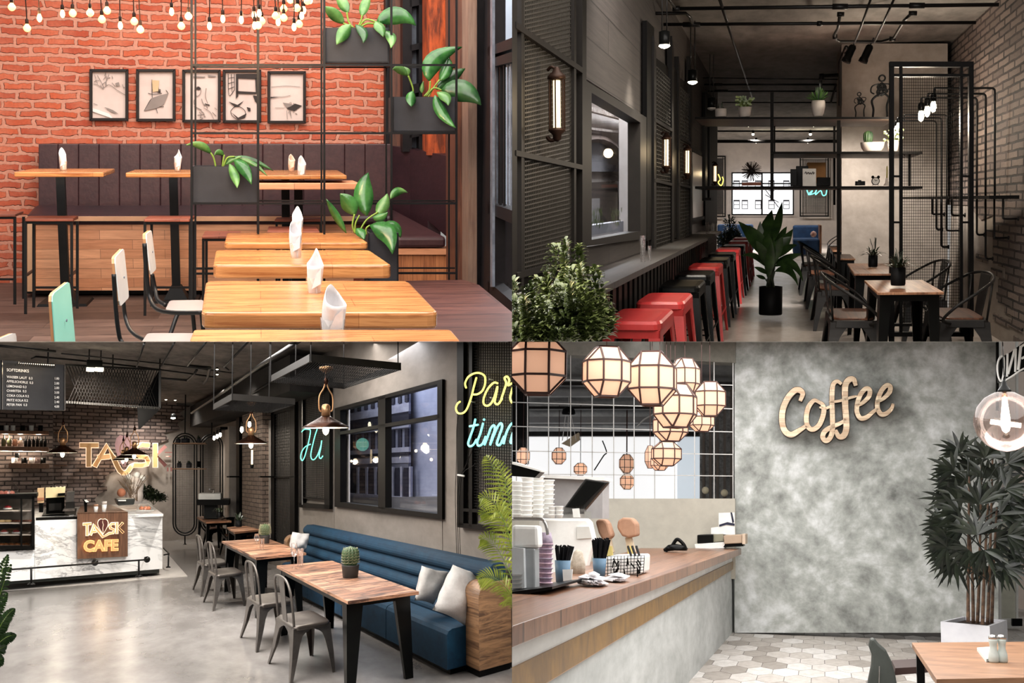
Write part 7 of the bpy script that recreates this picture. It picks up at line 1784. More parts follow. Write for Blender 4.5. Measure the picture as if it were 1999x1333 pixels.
tray([(455, 782), (540, 790), (575, 780), (465, 802)], 2.5, 'second mesh tray farther back above the smaller pendant', [(457, 782), (528, 788)]) if False else None
tray([(452, 781), (576, 790), (528, 806), (416, 800)], 2.55, 'second mesh tray farther back above the smaller pendant', [(453, 781), (525, 806), (417, 800), (489, 784)])

# --- copper pendants
def cone_lamp(cx, yr, w, D, label, ytop, hang=True, lit=10, rod=60):
    c = P(cx, yr, D); s = px(D)*w/89; m = lambda X, Y, Z: c+(R.r*X+R.d*Y+R.u*Z)*s
    k = thing('copper_pendant', label, 'lamp', c, 'copper cone pendants of the cafe')
    sh = MB().lathe(m, [(44.5, -1), (45, 1), (28, 10), (12, 19), (9, 22), (8.4, 21), (11, 17), (27, 8), (44, -1)], 32, caps=False).build('shade', M_bronze, k, True)
    MB().lathe(m, [(43.8, -1.2), (26.5, 7.6), (10.6, 16.4), (.1, 19)], 32, caps=False).build('shade_lining', M_shadein, sh, True)
    MB().lathe(m, [(8.5, 21), (8.5, 40), (6, 44), (2, 45)], 16).build('socket', M_brass, k, True)
    for sx in (-1, 1): MB().tube(spl([m(sx*9, 0, 30), m(sx*13, 0, 36), m(sx*12.5, 0, 60), m(sx*5, 0, 74), m(sx*2, 0, 84)], 5), 1.5*s, 8).build('yoke_arm', M_brass, k, True)
    MB().lathe(m, [(2, 82), (5, 86), (4, 92), (2, 96), (2, 104)], 12).build('swivel', M_bronze, k, True)
    if ytop: MB().lathe(m, [(6, ytop-6), (14, ytop), (13, ytop+5), (3, ytop+7)], 16).build('ceiling_cup', M_brass, k, True); MB().tube([m(0, 0, 100), m(0, 0, ytop)], 1.6*s, 6).build('stem', M_brass, k)
    else:
        mb = MB()
        for i in range(int(rod)): z = 100+i*6; mb.tube([m(1.5*math.cos(t), .5*(i % 2), z+3.6*math.sin(t)) if i % 2 else m(.3, 1.5*math.cos(t), z+3.6*math.sin(t)) for t in [j*1.047 for j in range(6)]], .6*s, 4, closed=True)
        mb.build('chain', M_gs, k)
    MB().lathe(m, [(.5, -15), (4.5, -12), (6.5, -6), (5, 2), (4, 10)], 14).build('bulb', M_bulbw, k, True)
    lamp(c-R.u*16*s, lit*2.5, (1, .86, .66), .06)
cone_lamp(636, 834, 89, 13.2, 'large copper cone pendant hanging from the mesh tray before the window', 112, lit=8)
cone_lamp(490, 865, 60, 18.6, 'smaller copper cone pendant farther back by the brick pier', 112, lit=7)
cone_lamp(122, 883, 54, 24, 'copper cone pendant on a chain before the lit wall shelves', 0, lit=5, rod=50)
cone_lamp(262, 887, 48, 25, 'nearest of the three clustered pendants before the letters', 0, lit=4, rod=50)
cone_lamp(247, 894, 42, 27, 'middle of the three clustered pendants before the letters', 0, lit=3, rod=50)
cone_lamp(240, 898, 38, 29, 'farthest of the three clustered pendants before the letters', 0, lit=3, rod=50)
# pipe bulbs by the screens
for i, (x, y) in enumerate(((418, 855), (424, 852), (430, 849))):
    D = 26; c = P(x, y, D); s = px(D); m = lambda X, Y, Z: c+(R.r*X+R.d*Y+R.u*Z)*s
    k = thing('pipe_bulb', ('left', 'middle', 'right')[i]+' bare bulb of three on pipes beside the arched screens', 'lamp', c, 'bare bulbs by the arched screens'); MB().lathe(m, [(.3, -4.5), (2.6, -2), (2.2, 3), (1, 5)], 10).build('bulb', M_lamp, k, True); MB().lathe(m, [(1.6, 4), (2, 6), (2, 11), (1, 12)], 10).build('socket', M_blk, k, True)
lamp(P(424, 862, 25), 3, (1, .88, .7), .06)
for i, (x, y) in enumerate(((472, 839), (487, 829))):
    D = 21; c = P(x, y, D); s = px(D); m = lambda X, Y, Z: c+(R.r*X+R.d*Y+R.u*Z)*s
    k = thing('pipe_bulb', ('left', 'right')[i]+' bare bulb behind the smaller copper pendant', 'lamp', c, 'bare bulbs behind the pendant'); MB().lathe(m, [(.3, -6), (3.4, -2), (2.8, 4), (1.5, 7)], 10).build('bulb', M_lamp, k, True); MB().lathe(m, [(2, 6), (2.4, 8), (2.4, 15), (1, 16)], 10).build('socket', M_blk, k, True)
c = P(492, 897, 20.8); k = thing('tube_wall_lamp', 'slim tube lamp on the brick pier under the smaller pendant', 'lamp', c); s = px(20.8); m = lambda X, Y, Z: c+(R.r*X+R.d*Y+R.u*Z)*s
MB().lathe(m, [(1.8, -10), (1.8, 18)], 10).build('glow_tube', M_tube, k, True); MB().lathe(m, [(3, -16), (4, -10), (2, -9)], 10).build('holder', M_blk, k, True)

# --- arched mesh screens with little shelves
def arch(cx, w, yt, yb, D, label, open_=False):
    k = thing('arched_screen', label, 'screen', P(cx, yb+18, D), 'arched mesh screens'); s = px(D)
    for ww, nm in ((w, 'outer_hoop'), (w-9, 'inner_hoop')):
        r_ = ww/2; pts = [(cx+r_*math.cos(t), yt+w/2-r_*math.sin(t)) for t in [i*math.pi/10 for i in range(11)]]+[(cx-r_*math.cos(t), yb-w/2+r_*math.sin(t)) for t in [i*math.pi/10 for i in range(11)]]
        MB().tube([P(x, y, D) for x, y in pts], 1.4*s, 6, closed=True).build(nm, M_pipe, k, True)
    r_ = (w-9)/2
    mb = MB(); n = int((w-9)/2.2)
    for i in range(1, n):
        x = -r_+2*r_*i/n; h_ = math.sqrt(max(0, r_*r_-x*x)); mb.bar(P(cx+x, yt+w/2-h_, D), P(cx+x, yb-w/2+h_, D), .5*s)
    y = yt+6
    while y < yb-5:
        dy = max(0, (yt+w/2)-y, y-(yb-w/2)); h_ = math.sqrt(max(0, r_*r_-dy*dy))
        if h_ > 1: mb.bar(P(cx-h_, y, D), P(cx+h_, y, D), .5*s)
        y += 2.6
    mb.build('wire_mesh', plain('arch_mesh', (74, 70, 66), .5, .3), k)
    q0 = P(cx, yt, D); MB().tube([q0, q0+R.u*(3.64-height(q0))], 1.4*s, 6).build('hanger', M_pipe, k); MB().tube([P(cx, yb, D), P(cx, yb+18, D)], 1.4*s, 6).build('foot_post', M_pipe, k)
    b = P(cx, yb+18, D); MB().lathe(lambda X, Y, Z: b+(R.r*X+R.d*Y+R.u*Z)*s, [(3, 0), (3, 1), (1.5, 2)], 10).build('foot', M_pipe, k)
arch(361, 46, 846, 1045, 30.3, 'left arched mesh screen standing on the floor')
arch(413, 43, 848, 1040, 31, 'right arched mesh screen behind the wash basin')
for (y, lab) in ((864, 'upper thin wooden board across the arched screens'), (914, 'lower thin wooden board across the arched screens')):
    o = MB().prism(rect(337, y, 401, y+2.2, 29.6), R.d*.9).build('thin_shelf', M_oak, None); tag(o, lab, 'shelf', 'boards across the arched screens')
for x, yb, w_, h_, lab in ((348, 864, 9, 7, 'tiny plant at the left on the upper screen board'), (362, 864, 16, 8, 'wide box plant in the middle of the upper screen board'), (388, 864, 8, 8, 'tiny plant at the right on the upper screen board'), (350, 913, 9, 9, 'small potted plant at the left on the lower screen board'), (369, 913, 10, 9, 'small potted plant in the middle of the lower screen board')):
    pot_plant(x, yb, w_, h_, 29.9, lab, 18, M_lfdd, M_slate, 6, 9, sprigs=False)
boxthing('box', 'small black box on the lower screen board', 'box', 384, 900, 393, 912, 10.9, .1, M_blk)
k = thing('wash_basin', 'white trough basin on a black counter by the arched screens', 'basin', P(410, 985, 28)); MB().prism(rect(387, 963, 431, 976, 28), R.d*1.2).build('basin', M_white, k, bevel=.02); MB().prism(rect(384, 975, 447, 986, 27.9), R.d*1.6).build('counter', M_frame2b, k); MB().prism(rect(398, 986, 425, 1012, 28.3), R.d*1).build('pedestal', M_blk, k); MB().tube([P(417, 963, 28.4), P(417, 955, 28.4), P(409, 955, 28.2)], .02, 6).build('tap', M_chrome, k)
boxthing('wall_shelf_board', 'thin black wall board between white partition and brick pier', 'shelf', 448, 929, 487, 932, 9.4, .2, M_frame2b)
boxthing('wall_shelf_board', 'thin black wall board reaching from the brick pier to the mesh door', 'shelf', 508, 929, 566, 932, 8.0, .1, M_frame2b)
for x, y, lab in ((443, 874, 'upper small black hook panel on the white wall'), (443, 922, 'lower small black hook panel on the white wall')): boxthing('hook', lab, 'hook', x-3, y-8, x+3, y+9, 10.9, .05, M_blk, 'hook panels on the white wall')

# --- wall panels with neon
def neon_panel(label, xs, yt, yb, X, nu, nv, inner):
    k = thing('wall_mesh_panel', label, 'panel', WB(xs[0], yb[0], X), 'black mesh panels on the plaster wall')
    return k
k = thing('wall_mesh_panel', 'narrow black mesh panel left of the large window', 'panel', WB(612, 990, BW-.05), 'black mesh panels on the plaster wall')
b_ = BW-.07
oo = WBL([(583, 990), (643, 994), (643, 738), (583, 752)], b_); mb = MB()
for q in ([(583, 752), (591, 750), (591, 991), (583, 990)], [(633, 740), (643, 738), (643, 994), (633, 993)], [(583, 981), (643, 986), (643, 994), (583, 990)], [(583, 752), (643, 738), (643, 746), (583, 759)]): mb.prism(WBL(q, b_), EB*.05)
mb.prism(WBL([(588, 970), (640, 974), (640, 976.5), (588, 972.5)], b_), EB*.04); mb.prism(WBL([(588, 767), (640, 757), (640, 759.5), (588, 769.5)], b_), EB*.04); mb.build('frame', M_frame2b, k)
MB().prism(WBL([(591, 972), (634, 975), (634, 758), (591, 767)], BW-.02), EB*.01).build('backing', plain('panel_backing', (96, 90, 84), .8), k)
MB().lattice(WBL([(592, 971), (633, 974), (633, 759), (592, 768)], b_+.02), 14, 58, .006).build('wire_mesh', M_wireb, k)
MB().tube(WBL([(590.3, 752), (590.3, 985)], b_-.02), .012, 6).build('chrome_rod', M_chrome, k)
kk = thing('neon_sign', 'green neon tubing spelling Hi on the narrow mesh panel', 'sign', WB(608, 900, b_-.06))
for pts in ([(589, 843), (594, 838), (602, 838), (606, 841), (603, 860), (598, 880), (594, 893), (590, 899), (587, 893), (589, 882), (596, 872), (606, 867)], [(619, 838), (615, 850), (611, 866), (607, 885), (608, 895), (613, 897), (619, 890), (624, 878), (627, 868)], [(628, 860), (626, 875), (623, 890), (626, 895), (630, 890)]):
    MB().tube(spl(WBL(pts, b_-.06), 5), 1.4*px(15), 8).build('neon_tube', M_neon_g, kk, True)
lamp(WB(608, 868, b_-.25), .8, (.3, 1, .8), .1)
k = thing('wall_mesh_panel', 'tall black mesh panel at the right end of the plaster wall', 'panel', WB(950, 1030, BW-.05), 'black mesh panels on the plaster wall')
mb = MB()
for q in ([(892, 640), (904.5, 640), (904.5, 1026), (892, 1024)], [(915.5, 640), (921.5, 640), (921.5, 1028), (915.5, 1027)], [(904, 992), (1010, 1000), (1010, 1007), (904, 998)], [(892, 1020), (1010, 1031), (1010, 1042), (892, 1029)]): mb.prism(WBL(q, b_), EB*.05)
mb.build('frame', M_frame2b, k)
MB().lattice(WBL([(922, 993), (1004, 999), (1004, 640), (922, 640)], b_+.02), 18, 64, .0065).build('wire_mesh', M_wireb, k)
kk = thing('neon_sign', 'yellow neon handwriting reading Par at the right mesh panel', 'sign', WB(950, 800, b_-.08))
bn = b_-.08
for pts in ([(930, 737), (925, 755), (920, 775), (912, 797), (904, 806), (894, 806), (890, 797), (893, 788), (898, 784)], [(910, 757), (908, 748), (914, 736), (925, 729), (936, 728), (946, 734), (947, 748), (942, 762), (933, 769), (924, 770)], [(971, 748), (964, 747), (953, 758), (945, 775), (944, 787), (950, 792), (958, 788), (965, 775), (971, 755), (968, 772), (966, 785), (972, 789), (980, 778)], [(978, 780), (984, 762), (988, 748), (985, 738), (990, 735), (994, 742), (992, 752), (1000, 748), (1002, 752), (996, 775), (1000, 786), (1006, 782)]):
    MB().tube(spl(WBL(pts, bn), 6), 2.1*px(11), 8).build('neon_tube', M_neon_y2, kk, True)
mb = MB()
for x, y in ((955, 740), (920, 784), (957, 776)): mb.tube([WB(x, y, bn), WB(x+7, y+1, b_)], 1.4*px(11), 6)
mb.build('standoffs', M_white, kk)
kk = thing('neon_sign', 'aqua neon handwriting reading tim below the yellow one', 'sign', WB(955, 870, bn))
for pts in ([(928, 818), (924, 835), (918, 852), (914, 865), (917, 871), (924, 868), (930, 858)], [(917, 832), (933, 829)], [(943, 826), (938, 845), (932, 862), (934, 870), (942, 866), (948, 852)], [(946, 868), (953, 850), (958, 836), (964, 830), (966, 838), (960, 856), (957, 868)], [(957, 868), (964, 850), (972, 832), (978, 826), (980, 834), (974, 852), (970, 866), (976, 868), (984, 852)], [(983, 866), (988, 846), (996, 830), (1003, 826), (1003, 838), (998, 856), (997, 864), (1004, 864)]):
    MB().tube(spl(WBL(pts, bn), 6), 2.3*px(11), 8).build('neon_tube', M_neon_a2, kk, True)
MB().ball(WB(945, 819, bn), 2.6*px(11), 8, 6).build('neon_dot', M_neon_a2, kk, True)
kk = thing('neon_cable', 'thin black cables hanging from the neon writing behind the bench', 'cable', WB(897, 1080, b_))
for pts in ([(917, 872), (910, 905), (902, 922), (895, 950), (893, 1000), (894, 1050), (895, 1086)], [(938, 873), (928, 905), (905, 922), (898, 960), (897, 1030), (899, 1086)], [(898, 806), (892, 830), (891, 900), (889, 960), (890, 1030), (892, 1084)], [(924, 873), (912, 903), (903, 922)]): MB().tube(spl(WBL(pts, b_-.02), 5), .7*px(11), 5).build('cable', M_blk, kk, True)
MB().tube(WBL([(894, 927), (906, 929)], b_-.04), 2.2*px(11), 8).build('cable_clip', M_white, kk, True)

# --- palms at the two edges
def frond_plant(base, D, tips, label, mat, ll, nl, w, name='areca_palm', dz=.0):
    b = P(base[0], base[1], D); k = thing(name, label, 'plant', b); s = px(D)
    for (tx, ty, mx, my, z2) in tips:
        p0, p1, p2 = b, P(mx, my, D+z2*.5), P(tx, ty, D+z2); mid = []
        n = 26
        for i in range(n+1): t = i/n; mid.append(p0*(1-t)**2+p1*2*t*(1-t)+p2*t*t)
        MB().tube(mid, [1.3*s*(1-.8*i/n) for i in range(n+1)], 5).build('frond_stem', M_stem, k, True)
        mb = MB()
        for i in range(int(n*.3), n+1):
            t = i/n; q = mid[i]; tg = (mid[min(i+1, n)]-mid[i-1]).normalized(); L_ = ll*s*(math.sin(math.pi*min(1, .12+.85*(t-.25)/.75))**.7)
            for sg in (-1, 1):
                for o in (0, .5):
                    sd = tg.cross(R.d).normalized()*sg; d = (tg*.75+sd*.85+R.d*random.uniform(-.4, .4)-R.u*.15).normalized(); qq = q+tg*o*s*3
                    mb.leaf(qq, qq+d*L_*.5+R.u*L_*.05, qq+d*L_-R.u*L_*.22, w*s, d.cross(R.d+R.u*.3), .15, 4)
        mb.build('frond', mat, k, True)
    return k
M_palm_y = leafmat('yellow_palm', (120, 140, 40), (190, 200, 90), .35); M_palm_g = leafmat('dark_bush', (22, 46, 18), (52, 84, 36), .35)
frond_plant((1030, 1230), 8.2, [(950, 892, 985, 930, .2), (972, 902, 1000, 960, 0), (938, 972, 990, 950, -.1), (940, 1004, 985, 975, .1), (985, 930, 1010, 1000, .2), (936, 1130, 985, 1105, 0), (940, 1052, 980, 1040, .1), (965, 1000, 990, 980, -.1), (990, 1165, 1010, 1150, 0)], 'yellow green palm fronds leaning in at the right over the bench end', M_palm_y, 34, 26, 2.0)
frond_plant((-40, 1330), 9.0, [(14, 1086, -10, 1140, .1), (20, 1105, -12, 1180, -.1), (12, 1160, -20, 1200, .1), (26, 1190, -5, 1210, 0), (16, 1212, -20, 1240, .1), (28, 1240, -10, 1240, 0), (10, 1262, -20, 1270, -.1), (4, 1286, -20, 1290, 0), (6, 1120, -20, 1200, 0)], 'dark green bushy plant at the lower left edge', M_palm_g, 15, 26, 4.0, 'leafy_bush')

# ================================================================== lower right room
room(BR); random.seed(33)
M_paperl = None
t = NT('lantern_paper'); o_ = t.t.nodes['Material Output']
tl = t.n('BsdfTranslucent'); tl.inputs[0].default_value = srgb((255, 222, 200)); df = t.n('BsdfDiffuse'); df.inputs[0].default_value = srgb((244, 206, 184))
mx = t.n('MixShader'); mx.inputs[0].default_value = .55; t.l(df.outputs[0], mx.inputs[1]); t.l(tl.outputs[0], mx.inputs[2]); t.l(mx.outputs[0], o_.inputs[0]); M_paperl = t.m
M_lbar = plain('dark_wood_bar', (62, 36, 30), .5)
def lantern(cx, cy, wpx, hpx, D, rot, label, grp='faceted paper lanterns over the counter', power=3.0, cord=True):
    c = P(cx, cy, D); s = px(D); kx = wpx/2*s/2.414; kz = hpx/2*s/2.414
    k = thing('paper_lantern', label, 'lantern', c-R.u*hpx/2*s, grp)
    ca, sa = math.cos(rot), math.sin(rot); q = 1+math.sqrt(2)
    def m(x, y, z): return c+R.r*((x*ca-y*sa)*kx)+R.d*((x*sa+y*ca)*kx)+R.u*(z*kz)
    vs = []
    for a in (1, -1):
        for b in (1, -1):
            for e in (1, -1): vs += [(a*1, b*1, e*q), (a*1, b*q, e*1), (a*q, b*1, e*1)]
    fs = []
    for e in (1, -1):
        fs.append([(1, 1, e*q), (-1, 1, e*q), (-1, -1, e*q), (1, -1, e*q)])
        fs.append([(1, q, e), (-1, q, e), (-1, 1, e*q), (1, 1, e*q)]); fs.append([(1, -q, e), (-1, -q, e), (-1, -1, e*q), (1, -1, e*q)])
        fs.append([(q, 1, e), (q, -1, e), (1, -1, e*q), (1, 1, e*q)]); fs.append([(-q, 1, e), (-q, -1, e), (-1, -1, e*q), (-1, 1, e*q)])
        for a in (1, -1):
            for b in (1, -1): fs.append([(a, b, e*q), (a, b*q, e), (a*q, b, e)])
    fs += [[(1, q, 1), (-1, q, 1), (-1, q, -1), (1, q, -1)], [(1, -q, 1), (-1, -q, 1), (-1, -q, -1), (1, -q, -1)], [(q, 1, 1), (q, -1, 1), (q, -1, -1), (q, 1, -1)], [(-q, 1, 1), (-q, -1, 1), (-q, -1, -1), (-q, 1, -1)]]
    for a in (1, -1):
        for b in (1, -1): fs.append([(a, b*q, 1), (a*q, b, 1), (a*q, b, -1), (a, b*q, -1)])
    mb = MB()
    for f in fs:
        if all(abs(p[2]+q) < 1e-6 for p in f): continue
        mb.poly([m(*p) for p in f])
    mb.build('paper_shade', M_paperl, k)
    ed = set()
    for f in fs:
        for i in range(len(f)): ed.add(tuple(sorted((f[i], f[(i+1) % len(f)]))))
    mb = MB()
    for a, b in sorted(ed): mb.bar(m(*a), m(*b), .052*wpx*s*.75)
    mb.build('frame', M_lbar, k)
    if cord:
        mb = MB().tube([m(0, 0, q), m(0, 0, q+.5), m(0, 0, q+40)], .7*s, 5); mb.build('cord', M_lbar, k)
    lamp(c, power, (1, .85, .7), .1*wpx*s)
    return k
LP_ = .9
lanterns = [(1050, 712, 112, 118, 5.9, .2, 'big cut off paper lantern at the upper left corner'), (1184, 726, 88, 98, 7.6, .45, 'large paper lantern, second from the left'), (1273, 739, 90, 104, 7.9, .0, 'large paper lantern with a triangle facing front, third from the left'),
            (1337, 735, 54, 70, 10.6, .5, 'paper lantern behind the large third one'), (1318, 792, 78, 84, 9.6, .7, 'low hanging paper lantern in the middle of the cluster'), (1386, 779, 58, 66, 11.4, .15, 'paper lantern at the right of the cluster'),
            (1309, 832, 62, 58, 11.6, .5, 'paper lantern tucked under the low middle one'), (1370, 822, 44, 40, 13.6, .5, 'small paper lantern under the right hand one'), (1301, 886, 54, 46, 13.8, .3, 'lower small paper lantern of the cluster'), (1288, 902, 32, 32, 15.2, .6, 'tiny paper lantern at the lower tip of the cluster'), (1269, 892, 20, 44, 16.2, .2, 'narrow looking tiny paper lantern left of the lower tip')]
for i, (x, y, w_, h_, D, r_, lab) in enumerate(lanterns):
    lantern(x, y, w_, h_, D, r_+math.pi/8*0, lab, power=.45*(w_*px(D)/.28)**2)
for x, y, w_, h_, lab in ((1091, 890, 27, 32, 'small lantern reflected at the left of the mirror grid'), (1133, 916, 25, 24, 'half hidden lantern reflected low in the mirror grid'), (1223, 905, 27, 36, 'upper of two stacked lanterns reflected in the mirror grid'), (1224, 940, 26, 30, 'lower of two stacked lanterns reflected in the mirror grid'), (1021, 890, 26, 34, 'lantern at the dark left edge of the mirror grid')):
    lantern(x, y, w_, h_, 21.5 if x > 1030 else 18.6, .3, lab, 'lanterns seen in the mirror grid', .6, cord=True)
# what else shows in the mirror
k = thing('mirror_pendant', 'dark bell pendant with hanging rods seen in the mirror grid', 'lamp', P(1110, 812, 20.8)); c = P(1110, 803, 20.8); s = px(20.8); m = lambda X, Y, Z: c+(R.r*X+R.d*Y+R.u*Z)*s
MB().lathe(m, [(13, -7), (14, -4), (12, 4), (6, 9), (.1, 10)], 16).build('bell', M_blk, k, True)
mb = MB()
for dx, ex in ((-6, -12), (0, -2), (5, 16)): mb.tube([m(dx, 0, -6), m(ex, 0, -58)], .8*s, 5)
mb.tube([m(0, 0, 9), m(0, 0, 70)], .8*s, 5); mb.build('rods', M_cop, k); MB().prism([m(-14, 0, -64), m(20, 0, -42), m(22, 0, -56), m(2, 0, -70)], R.d*.1).build('hanging_cloth', plain('sand_cloth', (186, 168, 140), .8), k)
for pts, r_, lab in (([(1242, 834), (1258, 818), (1278, 806), (1290, 796)], 2.2, 'pale curved tube seen in the mirror grid'), ([(1176, 860), (1184, 882), (1178, 890), (1160, 918)], 1.2, 'dark bracket arm seen in the mirror grid')):
    tag(MB().tube(spl(PL(pts, 21), 5), r_*px(21), 6).build('mirror_bracket', M_cop if r_ > 2 else M_blk, None, True), lab, 'arm')
for x, y, lab in ((1377, 957, 'left cream flower bunch in the right mirror panes'), (1414, 962, 'right pale jar in the right mirror panes')):
    tag(MB().ball(P(x, y, 19.6), 7*px(19.6), 10, 8).build('flower_bunch', plain('cream_flower', (222, 210, 180), .7), None, True), lab, 'flowers')

# --- big wooden lettering
k = thing('letter_sign', 'pale wooden script lettering reading Coffee on the concrete wall', 'sign', P(1632, 870, DW-.2))
M_lw = wood('marquee_wood', (246, 228, 196), (226, 186, 150), 0, .06, .3, 8, .5, knots=False); M_lside = plain('letter_side', (70, 56, 48), .6)
Dl = DW-.28
def script(pts, w, name='letter'):
    cs = spl([P(x, y, Dl) for x, y in pts], 7); nn = -R.d; s = px(Dl); ww = w*s*.5; n = len(cs)
    Lf, Rt = [], []
    for i, p in enumerate(cs):
        t_ = (cs[min(i+1, n-1)]-cs[max(i-1, 0)]).normalized(); sd = t_.cross(R.d).normalized(); f = min(1, .62+.5*min(i, n-1-i)/n*4)
        ex = t_*(ww*.5)*(-1 if i == 0 else 1 if i == n-1 else 0); Lf.append(p+sd*ww*f+ex); Rt.append(p-sd*ww*f+ex)
    mb = MB()
    for i in range(n-1): mb.prism([Lf[i], Lf[i+1], Rt[i+1], Rt[i]], R.d*.02)
    mb.build(name, M_lw, k)
    mb = MB()
    for i in range(n-1): mb.prism([lerp(Lf[i], Rt[i], -.09)+R.d*.012, lerp(Lf[i+1], Rt[i+1], -.09)+R.d*.012, lerp(Rt[i+1], Lf[i+1], -.09)+R.d*.012, lerp(Rt[i], Lf[i], -.09)+R.d*.012], R.d*.2)
    mb.build('letter_side', M_lside, k)
script([(1563, 780), (1567, 768), (1560, 761), (1550, 763), (1537, 778), (1528, 800), (1527, 825), (1533, 842), (1545, 848), (1560, 840), (1572, 832)], 11)
script([(1596, 783), (1588, 782), (1578, 795), (1574, 815), (1577, 832), (1587, 838), (1600, 828), (1608, 805), (1606, 790), (1597, 784)], 9)
script([(1601, 795), (1612, 797), (1620, 793)], 5)
script([(1641, 748), (1634, 744), (1626, 752), (1624, 780), (1625, 810), (1625, 840), (1620, 855), (1612, 860), (1606, 853), (1610, 842), (1622, 834), (1640, 826), (1650, 820)], 9)
script([(1670, 750), (1666, 740), (1656, 742), (1650, 755), (1650, 790), (1652, 820), (1652, 838), (1647, 850), (1638, 852), (1632, 842)], 11)
script([(1620, 785), (1640, 782), (1660, 776), (1672, 773)], 5)
script([(1672, 792), (1684, 786), (1696, 774), (1698, 762), (1691, 758), (1681, 768), (1674, 786), (1673, 804), (1680, 816), (1692, 814), (1704, 804), (1712, 798)], 8.5)
script([(1712, 784), (1724, 778), (1736, 766), (1738, 755), (1731, 752), (1721, 762), (1714, 780), (1713, 796), (1720, 808), (1730, 807), (1740, 798), (1743, 790)], 8.5)

# --- right hand sign, globe, palm
D = 12.5
k = thing('hanging_sign', 'black shop sign with white outlined letters at the upper right corner', 'sign', P(1975, 745, D))
MB().prism(PL([(1949, 746), (1951, 704), (1960, 694), (1972, 688), (1998, 668), (2040, 640), (2040, 720), (1996, 724), (1986, 728), (1976, 736), (1968, 742), (1960, 747)], D), R.d*.06).build('board', M_blk, k)
mb = MB()
for pts, w_ in (([(1954, 745), (1949, 735), (1947, 715), (1951, 699), (1958, 695), (1960, 705), (1959, 730), (1955, 745)], 1.6), ([(1966, 735), (1967, 690)], 2.0), ([(1968, 730), (1981, 682)], 2.2), ([(1982, 726), (1983, 680)], 2.0), ([(1988, 722), (1993, 675)], 2.6), ([(1994, 700), (2004, 694)], 2.4), ([(1994, 676), (2006, 668)], 2.4), ([(1956, 746), (1976, 734), (1990, 724), (2006, 716)], 1.8)):
    mb = MB().tube(spl(PL(pts, D-.02), 4), w_*px(D), 6); mb.build('letter_stroke', M_white, k)
D = 9.0
c = P(1963, 822, D); s = px(D); m = lambda X, Y, Z: c+(R.r*X+R.d*Y+R.u*Z)*s
k = thing('globe_pendant', 'clear glass globe pendant with a glowing bulb before the right wall', 'lamp', c)
MB().lathe(m, [(8, 54.5), (20, 52), (37, 42), (50, 25), (56, 5), (56, -8), (50, -26), (37, -42), (20, -52), (1, -56)], 32, caps=False).build('globe', glass('rosy_glass', (252, 236, 230), .02, .6), k, True)
MB().lathe(m, [(2, 76), (4, 72), (5, 66), (11, 58), (13, 54), (.1, 54)], 16).build('cap', M_blk, k, True); MB().lathe(m, [(5, 54), (5, 44), (.1, 44)], 12).build('socket', M_brass, k, True)
MB().lathe(m, [(.3, -22), (6, -18), (9, -8), (8, 8), (6, 26), (4, 44)], 14).build('bulb', glow('white_hot_bulb', (255, 244, 226), 7), k, True)
MB().tube([m(-26, 0, -1), m(26, 0, -8)], 4.5*s, 8).build('cross_filament', glow('hot_filament', (255, 244, 226), 5), k, True); MB().tube(spl([m(0, 0, 74), m(3, 0, 80), m(0, 0, 86), m(0, 0, 100), m(0, 0, 240)], 4), .9*s, 6).build('cord', M_blk, k, True)
lamp(c-R.d*.1, 4, (1, .9, .8), .1)
# planter with lady palm
D = 14.6
b = P(1905, 1262, D)
k = thing('potted_palm', 'tall dark lady palm in a white square planter', 'plant', b)
z1 = height(P(1885, 1219, D)); zt_ = z1
q = [H(1836, 1213, z1), H(1932, 1222, z1), H(1966, 1210, z1), H(1880, 1203, z1)]
M_plw = plain('white_planter', (222, 222, 226), .4, 0, (206, 206, 212), 3)
mb = MB()
for i in range(4):
    a, b2 = q[i], q[(i+1) % 4]; ctr = sum(q, V((0, 0, 0)))/4; inn = (ctr-(a+b2)/2).normalized()*.035
    mb.prism([a, b2, b2-R.u*z1, a-R.u*z1], inn)
mb.build('planter', M_plw, k)
MB().poly([p-R.u*.04+(sum(q, V((0, 0, 0)))/4-p)*.05 for p in q]).build('soil', M_soil, k)
M_rh = leafmat('lady_palm_leaf', (14, 20, 16), (44, 52, 38), .4); M_cane = plain('brown_cane', (116, 90, 70), .7, 0, (62, 46, 38), 14, (1, 1, 6))
trunks = [((1890, 1214), (1890, 1120), (1892, 930)), ((1900, 1217), (1898, 1120), (1890, 1010)), ((1908, 1217), (1912, 1110), (1916, 900)), ((1918, 1219), (1922, 1110), (1930, 960)), ((1928, 1219), (1932, 1110), (1938, 880)), ((1936, 1216), (1940, 1100), (1946, 990))]
for i, (a, b2, c2) in enumerate(trunks): MB().tube(spl([P(*a, D+(i % 3)*.25), P(*b2, D+(i % 3)*.25), P(*c2, D+(i % 3)*.25)], 5), [3.6*px(D)*(1-.05*j) for j in range(11)], 8).build('cane', M_cane, k, True)
